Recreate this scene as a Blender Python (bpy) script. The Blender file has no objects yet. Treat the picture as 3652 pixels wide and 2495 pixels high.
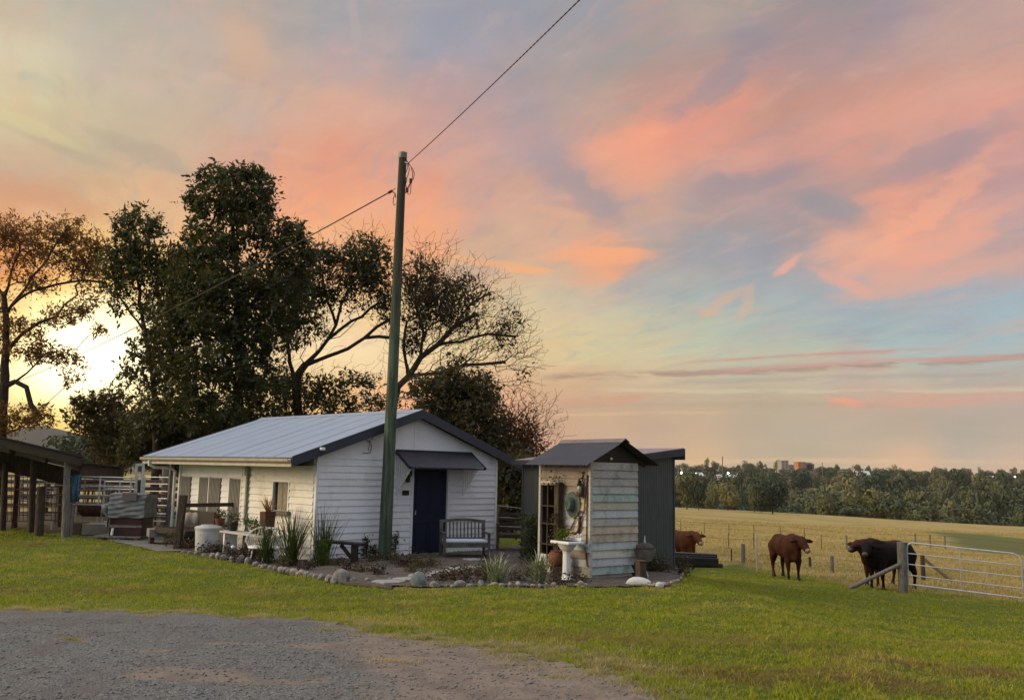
import bpy, bmesh, math, random
import numpy as np
from mathutils import Vector, Matrix
R = math.radians
random.seed(7); rng = np.random.default_rng(7)
S = bpy.context.scene
COL = S.collection

# ------------------------------------------------------------------ camera
FPX = 3172.55; PITCH = .134195; ROLL = -.020861; CX, CY = 1826.0, 1247.5; HC = 2.0
_cp, _sp = math.cos(PITCH), math.sin(PITCH); _cr, _sr = math.cos(ROLL), math.sin(ROLL)
_r = np.array([1., 0, 0]); FW = np.array([0, _cp, _sp]); _d = np.array([0, _sp, -_cp])
RT = _cr * _r + _sr * _d; DN = -_sr * _r + _cr * _d
cam = bpy.data.cameras.new('camera'); cam_o = bpy.data.objects.new('camera', cam); COL.objects.link(cam_o)
cam.sensor_width = 36; cam.lens = 36 * FPX / 3652; cam.clip_start = .1; cam.clip_end = 20000
cam_o.matrix_world = Matrix(((RT[0], -DN[0], -FW[0], 0), (RT[1], -DN[1], -FW[1], 0), (RT[2], -DN[2], -FW[2], HC), (0, 0, 0, 1)))
S.camera = cam_o

def ray(px, py): return (px - CX) / FPX * RT + (py - CY) / FPX * DN + FW
CAM = np.array([0, 0, HC])
def onz(px, py, z=0.):
    d = ray(px, py); return d * ((z - HC) / d[2]) + CAM
def aty(px, py, y):
    d = ray(px, py); return d * (y / d[1]) + CAM
def onplane(px, py, P0, n):
    d = ray(px, py); return CAM + d * (((np.asarray(P0) - CAM) @ n) / (d @ n))
def azel(px, py):
    d = ray(px, py); d = d / np.linalg.norm(d); return math.atan2(d[0], d[1]), math.asin(d[2])

# ------------------------------------------------------------------ exposure
S.view_settings.view_transform = 'Standard'; S.view_settings.look = 'None'
S.view_settings.exposure = 0.0; S.view_settings.gamma = 1.0
S.render.engine = 'CYCLES'
SKY_STRENGTH = 1.0

def lin(c):
    return [((v / 255) / 12.92 if v / 255 <= .04045 else ((v / 255 + .055) / 1.055) ** 2.4) for v in c]

# ------------------------------------------------------------------ world: dusk sky as a field of directions
SKY = [  # photograph position -> colour of that direction of the sky
 (0,0,192,183,160),(310,40,182,176,165),(630,40,176,170,165),(940,40,172,165,160),(1260,40,163,162,165),(1570,80,155,158,172),(1850,40,150,155,166),(2140,40,152,154,162),(2530,80,174,164,153),(2920,40,150,143,146),(3160,40,157,145,155),(3550,80,192,162,155),
 (0,200,220,210,180),(310,200,205,192,170),(630,200,198,182,165),(850,100,205,176,152),(900,210,208,174,152),(1180,200,175,165,168),(1570,200,163,160,172),(1900,200,167,157,160),(2140,200,166,157,150),(2400,200,166,152,146),(2620,200,148,140,150),(2930,200,178,146,145),(3160,200,186,152,145),(3500,200,192,162,150),
 (0,330,218,208,172),(0,400,200,190,148),(235,400,205,190,155),(130,440,222,208,160),(550,400,202,184,160),(860,400,204,178,160),(1180,390,215,172,150),(1570,400,195,157,152),(1900,400,170,155,160),(2100,400,186,163,146),(2370,380,184,146,140),(2620,400,212,152,132),(2850,390,200,148,130),(3160,400,212,156,138),(3560,350,222,158,140),
 (0,560,196,174,150),(235,540,190,174,150),(550,560,200,176,150),(860,560,216,166,142),(1180,560,226,156,132),(1450,560,216,160,142),(1570,560,214,166,152),(1900,560,180,156,160),(1980,610,165,150,155),(2100,560,222,168,145),(2290,500,246,160,130),(2340,530,247,164,132),(2610,560,216,156,142),(2770,560,176,146,146),(3000,560,216,156,142),(3360,560,178,146,147),(3590,560,214,156,146),
 (0,700,218,158,120),(235,700,206,162,130),(550,700,226,182,140),(1100,700,242,162,122),(1180,700,243,168,128),(1530,700,236,158,126),(1740,700,210,166,150),(1870,700,214,170,146),(2100,720,160,150,156),(2260,700,206,162,142),(2540,690,180,155,152),(2930,720,148,146,152),(3050,650,200,155,142),(3260,730,236,160,134),(3400,640,200,152,142),(3560,700,192,156,156),
 (0,864,236,160,95),(235,864,252,205,130),(420,700,225,185,140),(600,864,250,196,135),(1180,864,246,184,132),(1400,864,246,176,124),(1530,864,246,168,126),(1740,864,198,168,150),(1950,830,214,170,146),(2480,864,160,158,160),(2770,850,148,150,160),(3000,860,226,168,142),(3280,864,246,172,136),(3590,864,188,162,160),
 (0,1000,244,140,60),(130,980,252,160,70),(380,960,255,206,110),(640,960,255,200,120),(1600,1000,220,190,150),(1860,920,224,180,142),(2150,930,246,168,124),(2460,930,162,162,168),(2690,930,156,158,168),(3000,907,222,166,146),(3240,907,242,166,140),(3590,907,200,162,156),(3100,960,240,170,145),(3350,1000,215,168,148),
 (60,1120,255,210,120),(200,1100,255,238,150),(1350,950,250,185,125),(1400,1100,252,215,150),(1600,1100,240,210,155),(1860,1025,212,188,152),(2060,1025,194,182,164),(2380,1025,166,172,172),(2690,1025,158,166,174),(2930,1025,150,166,178),(3160,1025,156,168,174),(3470,1025,150,172,186),
 (330,1250,255,252,225),(400,1180,255,250,210),(200,1330,255,252,222),(60,1250,255,225,140),(0,1350,255,238,170),(700,1250,255,235,190),(1000,1250,255,224,170),(1200,1250,252,226,176),(1400,1280,248,226,178),(1650,1250,240,215,160),(1900,1143,218,200,160),(2140,1143,200,194,164),(2460,1143,176,188,174),(2770,1143,166,186,182),(3160,1143,154,182,188),(3560,1143,152,184,198),
 (1900,1221,232,208,152),(2140,1221,220,206,156),(2460,1221,200,204,172),(2770,1221,184,198,178),(3240,1221,166,192,192),(3560,1221,172,192,192),(2460,1080,168,180,180),(3000,1090,152,174,186),(3350,1080,150,176,190),(2250,1100,186,188,174),
 (1900,1300,232,202,150),(2300,1295,218,202,160),(2770,1325,200,188,158),(3240,1330,192,186,162),(3590,1300,176,176,166),
 (300,1400,255,248,190),(700,1430,255,225,150),(1100,1430,255,205,130),(1400,1430,250,190,125),
 (1850,1402,226,172,132),(2060,1402,202,162,130),(2380,1402,200,170,140),(2770,1402,190,170,141),(3160,1402,208,162,141),(3560,1402,202,166,151),
 (1850,1496,222,160,128),(1980,1496,206,166,131),(2300,1496,196,166,136),(2690,1496,186,166,141),(3160,1496,180,166,146),(3560,1496,176,166,151),
 (150,1500,250,212,70),(60,1510,246,200,60),(500,1500,250,190,90),(1500,1500,240,150,115),(1850,1575,220,160,130),(2380,1575,196,168,142),(2850,1575,180,168,148),(3400,1575,170,164,150),
 (1850,1640,215,165,125),(2460,1640,216,176,131),(2850,1655,196,172,132),(3240,1660,226,182,141),(3560,1660,216,181,150),(150,1600,225,175,70),(800,1640,230,160,90)]
_sk = np.array([list(azel(a, b)) + lin((c, d, e)) for a, b, c, d, e in SKY])
OUT = [  # directions outside the picture, degrees
 (-45,2,250,190,100),(-45,10,242,200,140),(-45,20,222,206,172),(-45,32,205,195,170),(-70,2,225,165,110),(-70,15,215,185,150),(-70,35,190,185,175),(-110,3,190,155,135),(-110,20,185,170,165),(-110,45,170,172,182),
 (-170,3,150,130,140),(-170,20,150,145,165),(-170,50,160,168,190),(45,3,190,160,145),(45,12,160,172,182),(45,25,195,160,155),(80,4,165,145,150),(80,20,160,160,175),(130,4,150,135,150),(130,20,150,150,170),(170,3,150,130,140),(170,20,150,145,165),
 (-30,45,175,172,172),(0,45,158,160,172),(30,45,160,155,165),(0,70,160,165,182),(90,70,160,165,182),(-90,70,165,168,182),(179,70,160,165,182),(0,89,160,166,184),(-150,89,160,166,184),(100,89,160,166,184)]
_sk = np.vstack([_sk, np.array([[R(a), R(b)] + lin((c, d, e)) for a, b, c, d, e in OUT])])
def skycol(az, el):
    da = (_sk[:, 0] - az + math.pi) % (2 * math.pi) - math.pi
    d2 = (da * math.cos(min(el, 1.5))) ** 2 + ((_sk[:, 1] - el) * 1.35) ** 2
    w = 1 / (d2 + .0006) ** 1.9
    return (_sk[:, 2:] * w[:, None]).sum(0) / w.sum()

world = bpy.data.worlds.new('World'); S.world = world; world.use_nodes = True
NT = world.node_tree; NT.nodes.clear()
class NG:
    """small expression helper for node trees"""
    def __init__(s, nt): s.nt = nt; s.n = nt.nodes; s.l = nt.links
    def put(s, sock, v):
        if isinstance(v, bpy.types.NodeSocket): s.l.new(v, sock)
        elif v is not None: sock.default_value = v
    def m(s, op, a, b=None, c=None, clamp=False):
        n = s.n.new('ShaderNodeMath'); n.operation = op; n.use_clamp = clamp
        for i, v in enumerate((a, b, c)):
            if v is not None: s.put(n.inputs[i], v)
        return n.outputs[0]
    def vm(s, op, a, b=None):
        n = s.n.new('ShaderNodeVectorMath'); n.operation = op
        s.put(n.inputs[0], a)
        if b is not None: s.put(n.inputs[1], b)
        return n.outputs[0]
    def noise(s, v, scale, detail=4, rough=.55, dist=0., col=False):
        n = s.n.new('ShaderNodeTexNoise'); n.inputs['Scale'].default_value = scale; n.inputs['Detail'].default_value = detail
        n.inputs['Roughness'].default_value = rough; n.inputs['Distortion'].default_value = dist
        if v is not None: s.put(n.inputs['Vector'], v)
        return n.outputs['Color' if col else 'Fac']
    def ss(s, v, a, b, lo=0., hi=1.):
        n = s.n.new('ShaderNodeMapRange'); n.interpolation_type = 'SMOOTHSTEP'
        s.put(n.inputs[0], v); s.put(n.inputs[1], a); s.put(n.inputs[2], b); n.inputs[3].default_value = lo; n.inputs[4].default_value = hi
        return n.outputs[0]
    def lr(s, v, a, b, lo=0., hi=1.):
        n = s.n.new('ShaderNodeMapRange'); s.put(n.inputs[0], v); n.inputs[1].default_value = a; n.inputs[2].default_value = b
        n.inputs[3].default_value = lo; n.inputs[4].default_value = hi; return n.outputs[0]
    def mix(s, f, a, b, mode='MIX'):
        n = s.n.new('ShaderNodeMix'); n.data_type = 'RGBA'; n.blend_type = mode
        s.put(n.inputs[0], f)
        for i, v in ((6, a), (7, b)):
            if not isinstance(v, bpy.types.NodeSocket): v = (*v[:3], 1)
            s.put(n.inputs[i], v)
        return n.outputs[2]
    def xyz(s, v):
        n = s.n.new('ShaderNodeSeparateXYZ'); s.put(n.inputs[0], v); return n.outputs
    def cxyz(s, x, y, z):
        n = s.n.new('ShaderNodeCombineXYZ')
        for i, v in enumerate((x, y, z)): s.put(n.inputs[i], v)
        return n.outputs[0]
    def ramp(s, v, stops, interp='LINEAR'):
        n = s.n.new('ShaderNodeValToRGB'); cr = n.color_ramp; cr.interpolation = interp
        while len(cr.elements) < len(stops): cr.elements.new(.5)
        for i, (p, c) in enumerate(sorted(stops, key=lambda t: t[0])):
            cr.elements[i].position = p; cr.elements[i].color = (*c[:3], 1)
        s.put(n.inputs[0], v); return n.outputs[0]

g = NG(NT)
tc = NT.nodes.new('ShaderNodeTexCoord').outputs['Generated']
D = g.vm('NORMALIZE', tc)
dx, dy, dz = g.xyz(D)
az0 = g.m('ARCTAN2', dx, dy); el0 = g.m('ARCSINE', dz)
# cloud layer coordinates (a flat layer overhead, so the streaks close up towards the horizon)
inv = g.m('DIVIDE', 1., g.m('ADD', g.m('MAXIMUM', dz, 0.), .16))
cx_, cy_ = g.m('MULTIPLY', dx, inv), g.m('MULTIPLY', dy, inv)
rot = R(-58)
ca = g.m('ADD', g.m('MULTIPLY', cx_, math.cos(rot)), g.m('MULTIPLY', cy_, math.sin(rot)))
cb = g.m('SUBTRACT', g.m('MULTIPLY', cy_, math.cos(rot)), g.m('MULTIPLY', cx_, math.sin(rot)))
cp_ = g.cxyz(g.m('MULTIPLY', ca, .9), g.m('MULTIPLY', cb, 2.3), 0.)
wn = g.xyz(g.noise(cp_, 2.2, 6, .6, .4, col=True))
wn2 = g.noise(g.cxyz(az0, g.m('MULTIPLY', el0, 3.2), 3.), 9., 6, .62, .6)
up = g.ss(el0, .02, .16)
az = g.m('ADD', az0, g.m('MULTIPLY', g.m('SUBTRACT', wn[0], .5), g.m('MULTIPLY', up, .13)))
el = g.m('ADD', el0, g.m('MULTIPLY', g.m('SUBTRACT', wn[1], .5), g.m('MULTIPLY_ADD', up, .07, .015)))
ELS = [-3, -.5, .5, 1.5, 2.5, 3.5, 4.7, 6, 7.5, 9, 10.5, 12, 13.5, 15, 16.5, 18, 19.5, 21, 22.5, 24, 26, 28, 30, 33, 38, 48, 65, 90]
elf = g.lr(el, R(-3), R(90))
cols = [-180, -130, -90, -60, -45] + [-36 + 3 * i for i in range(25)] + [45, 60, 90, 130, 180]
cur = None
for i, a in enumerate(cols):
    st = [((e + 3) / 93, skycol(R(a), R(e))) for e in ELS]
    rr = g.ramp(elf, st)
    cur = rr if cur is None else g.mix(g.ss(az, R(cols[i - 1]), R(a)), cur, rr)
# soft light and dark of the cloud sheet, stronger high up
tex = g.m('MULTIPLY', g.m('SUBTRACT', wn[2], .5), up)
cur = g.mix(g.m('MULTIPLY', g.ss(tex, .02, .26), .26), cur, lin((228, 158, 138)))
cur = g.mix(g.m('MULTIPLY', g.ss(tex, -.02, -.26), .26), cur, lin((150, 146, 160)))
wn3 = g.noise(g.cxyz(g.m('MULTIPLY', ca, 1.6), g.m('MULTIPLY', cb, 3.4), 4.), 3.0, 7, .6, .8)
cur = g.mix(g.m('MULTIPLY', g.ss(wn3, .50, .70), g.m('MULTIPLY', up, .22)), cur, lin((226, 178, 162)))
cur = g.mix(g.m('MULTIPLY', g.ss(wn3, .48, .30), g.m('MULTIPLY', up, .24)), cur, lin((146, 154, 168)))
tex2 = g.m('MULTIPLY_ADD', g.m('SUBTRACT', wn2, .5), .22, 1.)
cur = g.mix(1., cur, g.cxyz(tex2, tex2, tex2), 'MULTIPLY')
# single clouds: soft-edged wisps placed by direction
warp = g.noise(g.cxyz(g.m('MULTIPLY', az0, 1.), g.m('MULTIPLY', el0, 1.8), 0.), 14., 7, .66, .5, col=True)
w1 = g.xyz(warp)
def wisp(px, py, rx, ry, ang, col, k, edge=.55):
    global cur
    a0, e0 = azel(px, py); t = R(ang)
    A = g.m('ADD', g.m('SUBTRACT', az0, a0), g.m('MULTIPLY', g.m('SUBTRACT', w1[0], .5), rx / FPX * 1.3))
    B = g.m('ADD', g.m('SUBTRACT', el0, e0), g.m('MULTIPLY', g.m('SUBTRACT', w1[1], .5), ry / FPX * 2.4))
    p = g.m('ADD', g.m('MULTIPLY', A, math.cos(t) * FPX / rx), g.m('MULTIPLY', B, math.sin(t) * FPX / rx))
    q = g.m('SUBTRACT', g.m('MULTIPLY', B, math.cos(t) * FPX / ry), g.m('MULTIPLY', A, math.sin(t) * FPX / ry))
    r2 = g.m('ADD', g.m('MULTIPLY', p, p), g.m('MULTIPLY', q, q))
    cur = g.mix(g.m('MULTIPLY', g.ss(r2, 1.55, .0), k * .95), cur, lin(col))
for w in [
 (2330,520,330,75,8,(246,162,130),.4),(2500,440,260,55,28,(226,150,132),.55),(2250,600,150,120,-15,(240,168,138),.5),
 (3000,470,520,60,12,(226,160,140),.5),(3450,400,320,80,18,(226,164,146),.35),
 (2680,640,190,50,14,(158,146,152),.75),(3330,560,250,50,20,(168,146,150),.7),(2600,270,260,45,30,(150,142,152),.5),
 (2950,740,140,55,-18,(148,148,156),.7),(2080,690,190,55,-42,(160,150,156),.55),(1950,560,60,160,10,(172,154,160),.4),
 (2140,910,200,45,4,(248,172,128),.85),(1880,965,110,14,-2,(250,176,122),.8),(1720,935,190,16,-8,(247,176,126),.6),
 (3270,790,300,40,38,(247,174,142),.6),(3080,880,120,40,-15,(234,176,150),.5),(3010,1010,120,26,-28,(240,168,142),.6),(3300,1000,330,40,10,(226,170,148),.55),(3400,860,300,50,24,(236,168,144),.6),
 (2810,950,60,16,36,(246,176,148),.65),(2660,1090,22,70,-24,(214,178,156),.55),(2600,1065,70,20,30,(212,176,152),.6),(2530,1115,50,16,5,(218,178,148),.6),
 (2350,760,190,24,-6,(200,166,148),.6),(2000,760,120,20,-10,(226,176,144),.6),(2300,870,210,14,0,(172,160,156),.6),
 (3020,1432,60,14,-12,(244,160,130),.85),(3330,1425,320,26,2,(216,162,142),.6),(2160,1425,200,16,4,(214,152,124),.5),
 (880,160,70,110,30,(214,176,152),.5),(1260,60,20,120,14,(186,172,168),.5),(500,540,190,34,-16,(178,164,148),.5),(230,520,210,30,-14,(182,168,142),.5),(120,460,170,22,-12,(226,212,160),.5),
 (150,700,230,40,-10,(216,156,122),.5),(1180,640,230,50,-12,(232,158,130),.25),(1100,900,160,60,-20,(248,170,118),.4)]:
    wisp(*w)
# long thin bars of cloud low over the right of the picture
def bar(p0, p1, p2, wpx, col, k, seed):
    global cur
    (a0, e0), (a1, e1), (a2, e2) = azel(*p0), azel(*p1), azel(*p2)
    c = np.polyfit([a0, a1, a2], [e0, e1, e2], 2)
    line = g.m('ADD', g.m('MULTIPLY', g.m('MULTIPLY_ADD', az0, float(c[0]), float(c[1])), az0), float(c[2]))
    n = g.noise(g.cxyz(az0, g.m('MULTIPLY', el0, 6.), float(seed)), 16., 6, .65)
    d = g.m('ADD', g.m('SUBTRACT', el0, line), g.m('MULTIPLY', g.m('SUBTRACT', n, .5), wpx * 2.6 / FPX))
    m = g.m('MULTIPLY', g.ss(g.m('ABSOLUTE', d), wpx / FPX, .1 * wpx / FPX), g.m('MULTIPLY', g.ss(az0, a0, a0 + .05), g.ss(az0, a2, a2 - .06)))
    m = g.m('MULTIPLY', m, g.ss(n, .34, .52))
    cur = g.mix(g.m('MULTIPLY', m, k), cur, lin(col))
bar((1880,1345),(2560,1325),(4100,1240), 17, (168,138,126), .8, 1)
bar((2380,1300),(2800,1270),(3500,1240), 9, (198,152,140), .8, 5)
bar((2500,1330),(3100,1290),(4100,1270), 13, (204,158,148), .7, 9)
bar((2300,1370),(3000,1345),(4100,1330), 14, (172,160,148), .5, 13)
bar((2100,1385),(2900,1395),(4100,1375), 12, (216,202,168), .5, 17)
bar((1900,1450),(2600,1440),(3300,1450), 14, (182,160,138), .5, 21)
bar((1700,1490),(2150,1475),(2700,1470), 10, (222,188,142), .5, 25)
bar((2100,1655),(2900,1640),(4200,1670), 12, (228,190,146), .6, 29)
# the bright core of the afterglow
a0, e0 = azel(300, 1270)
da = g.m('SUBTRACT', az0, a0); de = g.m('SUBTRACT', el0, e0)
r2 = g.m('ADD', g.m('MULTIPLY', da, da), g.m('MULTIPLY', g.m('MULTIPLY', de, de), 1.3))
glow = g.m('POWER', 2.718, g.m('MULTIPLY', r2, -300.))
cur = g.mix(1., cur, g.mix(glow, (0, 0, 0), (1.6, 1.3, .7)), 'ADD')
# bluish brightness added to the unseen sky overhead and behind, lighting lawn and walls
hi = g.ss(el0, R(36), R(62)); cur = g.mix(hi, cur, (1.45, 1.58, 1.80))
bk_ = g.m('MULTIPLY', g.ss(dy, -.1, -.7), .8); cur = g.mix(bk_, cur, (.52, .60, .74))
# below the horizon: dim earth
cur = g.mix(g.ss(el0, -.012, -.05), cur, (.05, .05, .035))
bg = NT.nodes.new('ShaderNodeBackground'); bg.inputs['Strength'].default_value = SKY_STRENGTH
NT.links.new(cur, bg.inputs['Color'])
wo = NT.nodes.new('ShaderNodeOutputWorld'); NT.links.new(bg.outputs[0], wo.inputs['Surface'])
world.cycles.sampling_method = 'MANUAL'; world.cycles.sample_map_resolution = 512

sun = bpy.data.lights.new('sun', 'SUN'); sun.energy = 3.0; sun.angle = R(35); sun.color = (1, .80, .52)
sun_o = bpy.data.objects.new('sun', sun); COL.objects.link(sun_o)
_sa, _se = R(-98), R(20)
_sd = Vector((math.sin(_sa) * math.cos(_se), math.cos(_sa) * math.cos(_se), math.sin(_se)))
sun_o.rotation_euler = _sd.to_track_quat('Z', 'Y').to_euler()

# ------------------------------------------------------------------ ground height
def sstep(t): t = np.clip(t, 0, 1); return t * t * (3 - 2 * t)
def H(x, y):
    x = np.asarray(x, float); y = np.asarray(y, float)
    rr = np.hypot(x, y); a = np.arctan2(x, y)
    z = .38 * sstep((15 - y) / 8)
    y0 = np.interp(a, [-.1, .05, .19, .25, .32, .42, .6], [26, 23, 18.6, 15, 11.5, 8, 6]); sl = np.interp(a, [-.1, .05, .19, .25, .32, .42], [.0, .05, .118, .088, .074, .066])
    s = (rr * np.cos(np.clip(a, -1, 1)) - y0)
    dr = sl * np.where(s > 20, s, np.log1p(np.exp(np.clip(s * 1.2, -30, 30))) / 1.2)
    kf = np.interp(a, [-.2, .15, .3, .5], [.006, .022, .027, .032])
    lim = 1.42 + kf * np.maximum(rr - 33, 0); w = sstep((a + .1) / .2); k = .12
    drop = -k * np.log(np.exp(-dr / k) + np.exp(-lim / k)) + k * np.log(1 + np.exp(-lim / k))
    z = z - w * drop - (1 - w) * .9 * kf * np.maximum(rr - 40, 0)
    z = z + .10 * np.sin(x * .11 + 1) * np.sin(y * .07) * sstep((rr - 40) / 40)
    z = np.maximum(z, -8.)
    vly = sstep((a - R(2)) / R(8))
    z = z - 7. * sstep((rr - 207) / 70) * vly + 17. * sstep((rr - 330) / 650) * vly + 3.5 * sstep((rr - 1000) / 900) * vly
    hill = 84 * np.exp(-((a + R(26.6)) / R(4.6)) ** 2) * sstep((rr - 1500) / 1300) * (1 + .10 * np.sin(a * 60)); hill2 = 40 * np.exp(-((a + R(36)) / R(9)) ** 2) * sstep((rr - 1500) / 1300)
    return z + hill + hill2
def Hs(x, y): return float(H(x, y))
def G(px, py):
    """where the sight line through a photograph position meets the ground"""
    d = ray(px, py); t0 = 3.
    t = t0
    while t < 6000:
        P = CAM + d * t
        if P[2] <= Hs(P[0], P[1]): break
        t0 = t; t *= 1.02
    a, b = t0, t
    for _ in range(24):
        m = (a + b) / 2; P = CAM + d * m
        if P[2] <= Hs(P[0], P[1]): b = m
        else: a = m
    P = CAM + d * b; return np.array([P[0], P[1], Hs(P[0], P[1])])

# ------------------------------------------------------------------ helpers
def tag(o, label=None, cat=None, group=None, kind=None):
    if label: o['label'] = label
    if cat: o['category'] = cat
    if group: o['group'] = group
    if kind: o['kind'] = kind
    return o
def link(o, parent=None):
    COL.objects.link(o)
    if parent is not None: o.parent = parent
    return o
def thing(name, loc, rz=0., label=None, cat=None, group=None):
    o = bpy.data.objects.new(name, None); o.empty_display_size = .1
    link(o); o.location = tuple(float(v) for v in loc); o.rotation_euler = (0, 0, rz)
    return tag(o, label, cat, group)
def npmesh(name, verts, faces_flat, nper, mat, parent=None, smooth=False):
    """fast mesh from arrays: faces all with nper corners"""
    me = bpy.data.meshes.new(name); verts = np.asarray(verts, np.float32); idx = np.asarray(faces_flat, np.int32).ravel()
    nf = len(idx) // nper
    me.vertices.add(len(verts)); me.vertices.foreach_set('co', verts.ravel())
    me.loops.add(len(idx)); me.loops.foreach_set('vertex_index', idx)
    me.polygons.add(nf); me.polygons.foreach_set('loop_start', np.arange(nf, dtype=np.int32) * nper)
    me.polygons.foreach_set('loop_total', np.full(nf, nper, np.int32))
    if smooth: me.polygons.foreach_set('use_smooth', np.ones(nf, bool))
    me.update(calc_edges=True)
    if mat: me.materials.append(mat)
    o = bpy.data.objects.new(name, me); link(o, parent); return o
class MB:
    def __init__(s): s.v = []; s.f = []; s.m = []
    def add(s, vs, fs, mi=0):
        b = len(s.v); s.v += [tuple(map(float, p)) for p in vs]; s.f += [tuple(b + i for i in f) for f in fs]; s.m += [mi] * len(fs); return s
    def box(s, x0, x1, y0, y1, z0, z1, mi=0):
        return s.add([(x0,y0,z0),(x1,y0,z0),(x1,y1,z0),(x0,y1,z0),(x0,y0,z1),(x1,y0,z1),(x1,y1,z1),(x0,y1,z1)],
                     [(0,3,2,1),(4,5,6,7),(0,1,5,4),(1,2,6,5),(2,3,7,6),(3,0,4,7)], mi)
    def bar(s, a, b, w, h=None, up=(0, 0, 1), mi=0):
        """square bar from a to b"""
        a = Vector(a); b = Vector(b); h = h or w; d = (b - a).normalized(); up = Vector(up)
        if abs(d.dot(up)) > .98: up = Vector((1, 0, 0))
        x = d.cross(up).normalized() * w / 2; y = x.cross(d).normalized() * h / 2
        vs = [a - x - y, a + x - y, a + x + y, a - x + y, b - x - y, b + x - y, b + x + y, b - x + y]
        return s.add(vs, [(0,3,2,1),(4,5,6,7),(0,1,5,4),(1,2,6,5),(2,3,7,6),(3,0,4,7)], mi)
    def tube(s, pts, rad, n=8, mi=0, cap=True):
        pts = [Vector(p) for p in pts]; k = len(pts)
        if not hasattr(rad, '__len__'): rad = [rad] * k
        b = len(s.v); x = None
        for i, p in enumerate(pts):
            d = (pts[min(i + 1, k - 1)] - pts[max(i - 1, 0)]).normalized()
            if x is None:
                x = d.cross(Vector((0, 0, 1)));
                if x.length < .05: x = d.cross(Vector((0, 1, 0)))
            x = (x - d * x.dot(d)).normalized(); y = d.cross(x)
            for j in range(n):
                t = 2 * math.pi * j / n; q = p + (x * math.cos(t) + y * math.sin(t)) * rad[i]; s.v.append(tuple(q))
        for i in range(k - 1):
            for j in range(n):
                a0 = b + i * n + j; a1 = b + i * n + (j + 1) % n
                s.f.append((a0, a1, a1 + n, a0 + n)); s.m.append(mi)
        if cap:
            s.f.append(tuple(b + j for j in range(n))[::-1]); s.f.append(tuple(b + (k - 1) * n + j for j in range(n))); s.m += [mi, mi]
        return s
    def lathe(s, prof, c=(0, 0, 0), n=20, mi=0, sx=1., sy=1.):
        b = len(s.v); k = len(prof)
        for r_, z in prof:
            for j in range(n):
                t = 2 * math.pi * j / n; s.v.append((c[0] + r_ * sx * math.cos(t), c[1] + r_ * sy * math.sin(t), c[2] + z))
        for i in range(k - 1):
            for j in range(n):
                a0 = b + i * n + j; a1 = b + i * n + (j + 1) % n
                s.f.append((a0, a1, a1 + n, a0 + n)); s.m.append(mi)
        s.f.append(tuple(b + j for j in range(n))[::-1]); s.f.append(tuple(b + (k - 1) * n + j for j in range(n))); s.m += [mi, mi]
        return s
    def ell(s, c, r_, n=10, mi=0, M=None):
        b = len(s.v); k = n // 2 + 1
        for i in range(k + 1):
            ph = math.pi * i / k
            for j in range(n):
                t = 2 * math.pi * j / n
                q = Vector((r_[0] * math.sin(ph) * math.cos(t), r_[1] * math.sin(ph) * math.sin(t), r_[2] * math.cos(ph)))
                if M is not None: q = M @ q
                s.v.append((c[0] + q.x, c[1] + q.y, c[2] + q.z))
        for i in range(k):
            for j in range(n):
                a0 = b + i * n + j; a1 = b + i * n + (j + 1) % n
                s.f.append((a0, a0 + n, a1 + n, a1)); s.m.append(mi)
        return s
    def prism(s, poly, d0, d1, axis='y', mi=0):
        """poly of (a,b) extruded between d0 and d1 along axis"""
        n = len(poly)
        def P(a, b_, d): return {'y': (a, d, b_), 'x': (d, a, b_), 'z': (a, b_, d)}[axis]
        vs = [P(a, b_, d0) for a, b_ in poly] + [P(a, b_, d1) for a, b_ in poly]
        fs = [tuple(range(n)), tuple(range(2 * n - 1, n - 1, -1))] + [(i, i + n, (i + 1) % n + n, (i + 1) % n) for i in range(n)]
        return s.add(vs, fs, mi)
    def build(s, name, mats, parent=None, smooth=False, bevel=0.):
        me = bpy.data.meshes.new(name); me.from_pydata(s.v, [], s.f)
        if not isinstance(mats, (list, tuple)): mats = [mats]
        for m in mats: me.materials.append(m)
        if len(mats) > 1: me.polygons.foreach_set('material_index', s.m)
        bm = bmesh.new(); bm.from_mesh(me); bmesh.ops.recalc_face_normals(bm, faces=bm.faces); bm.to_mesh(me); bm.free()
        if smooth:
            me.polygons.foreach_set('use_smooth', np.ones(len(me.polygons), bool))
            try: me.set_sharp_from_angle(angle=R(40))
            except Exception: pass
        me.update()
        o = bpy.data.objects.new(name, me); link(o, parent)
        if bevel:
            b = o.modifiers.new('bevel', 'BEVEL'); b.width = bevel; b.segments = 2; b.limit_method = 'ANGLE'
        return o
def copy_tree(o, parent=None):
    c = o.copy(); link(c)
    if parent is not None: c.parent = parent
    for ch in list(o.children): copy_tree(ch, c)
    return c

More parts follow.
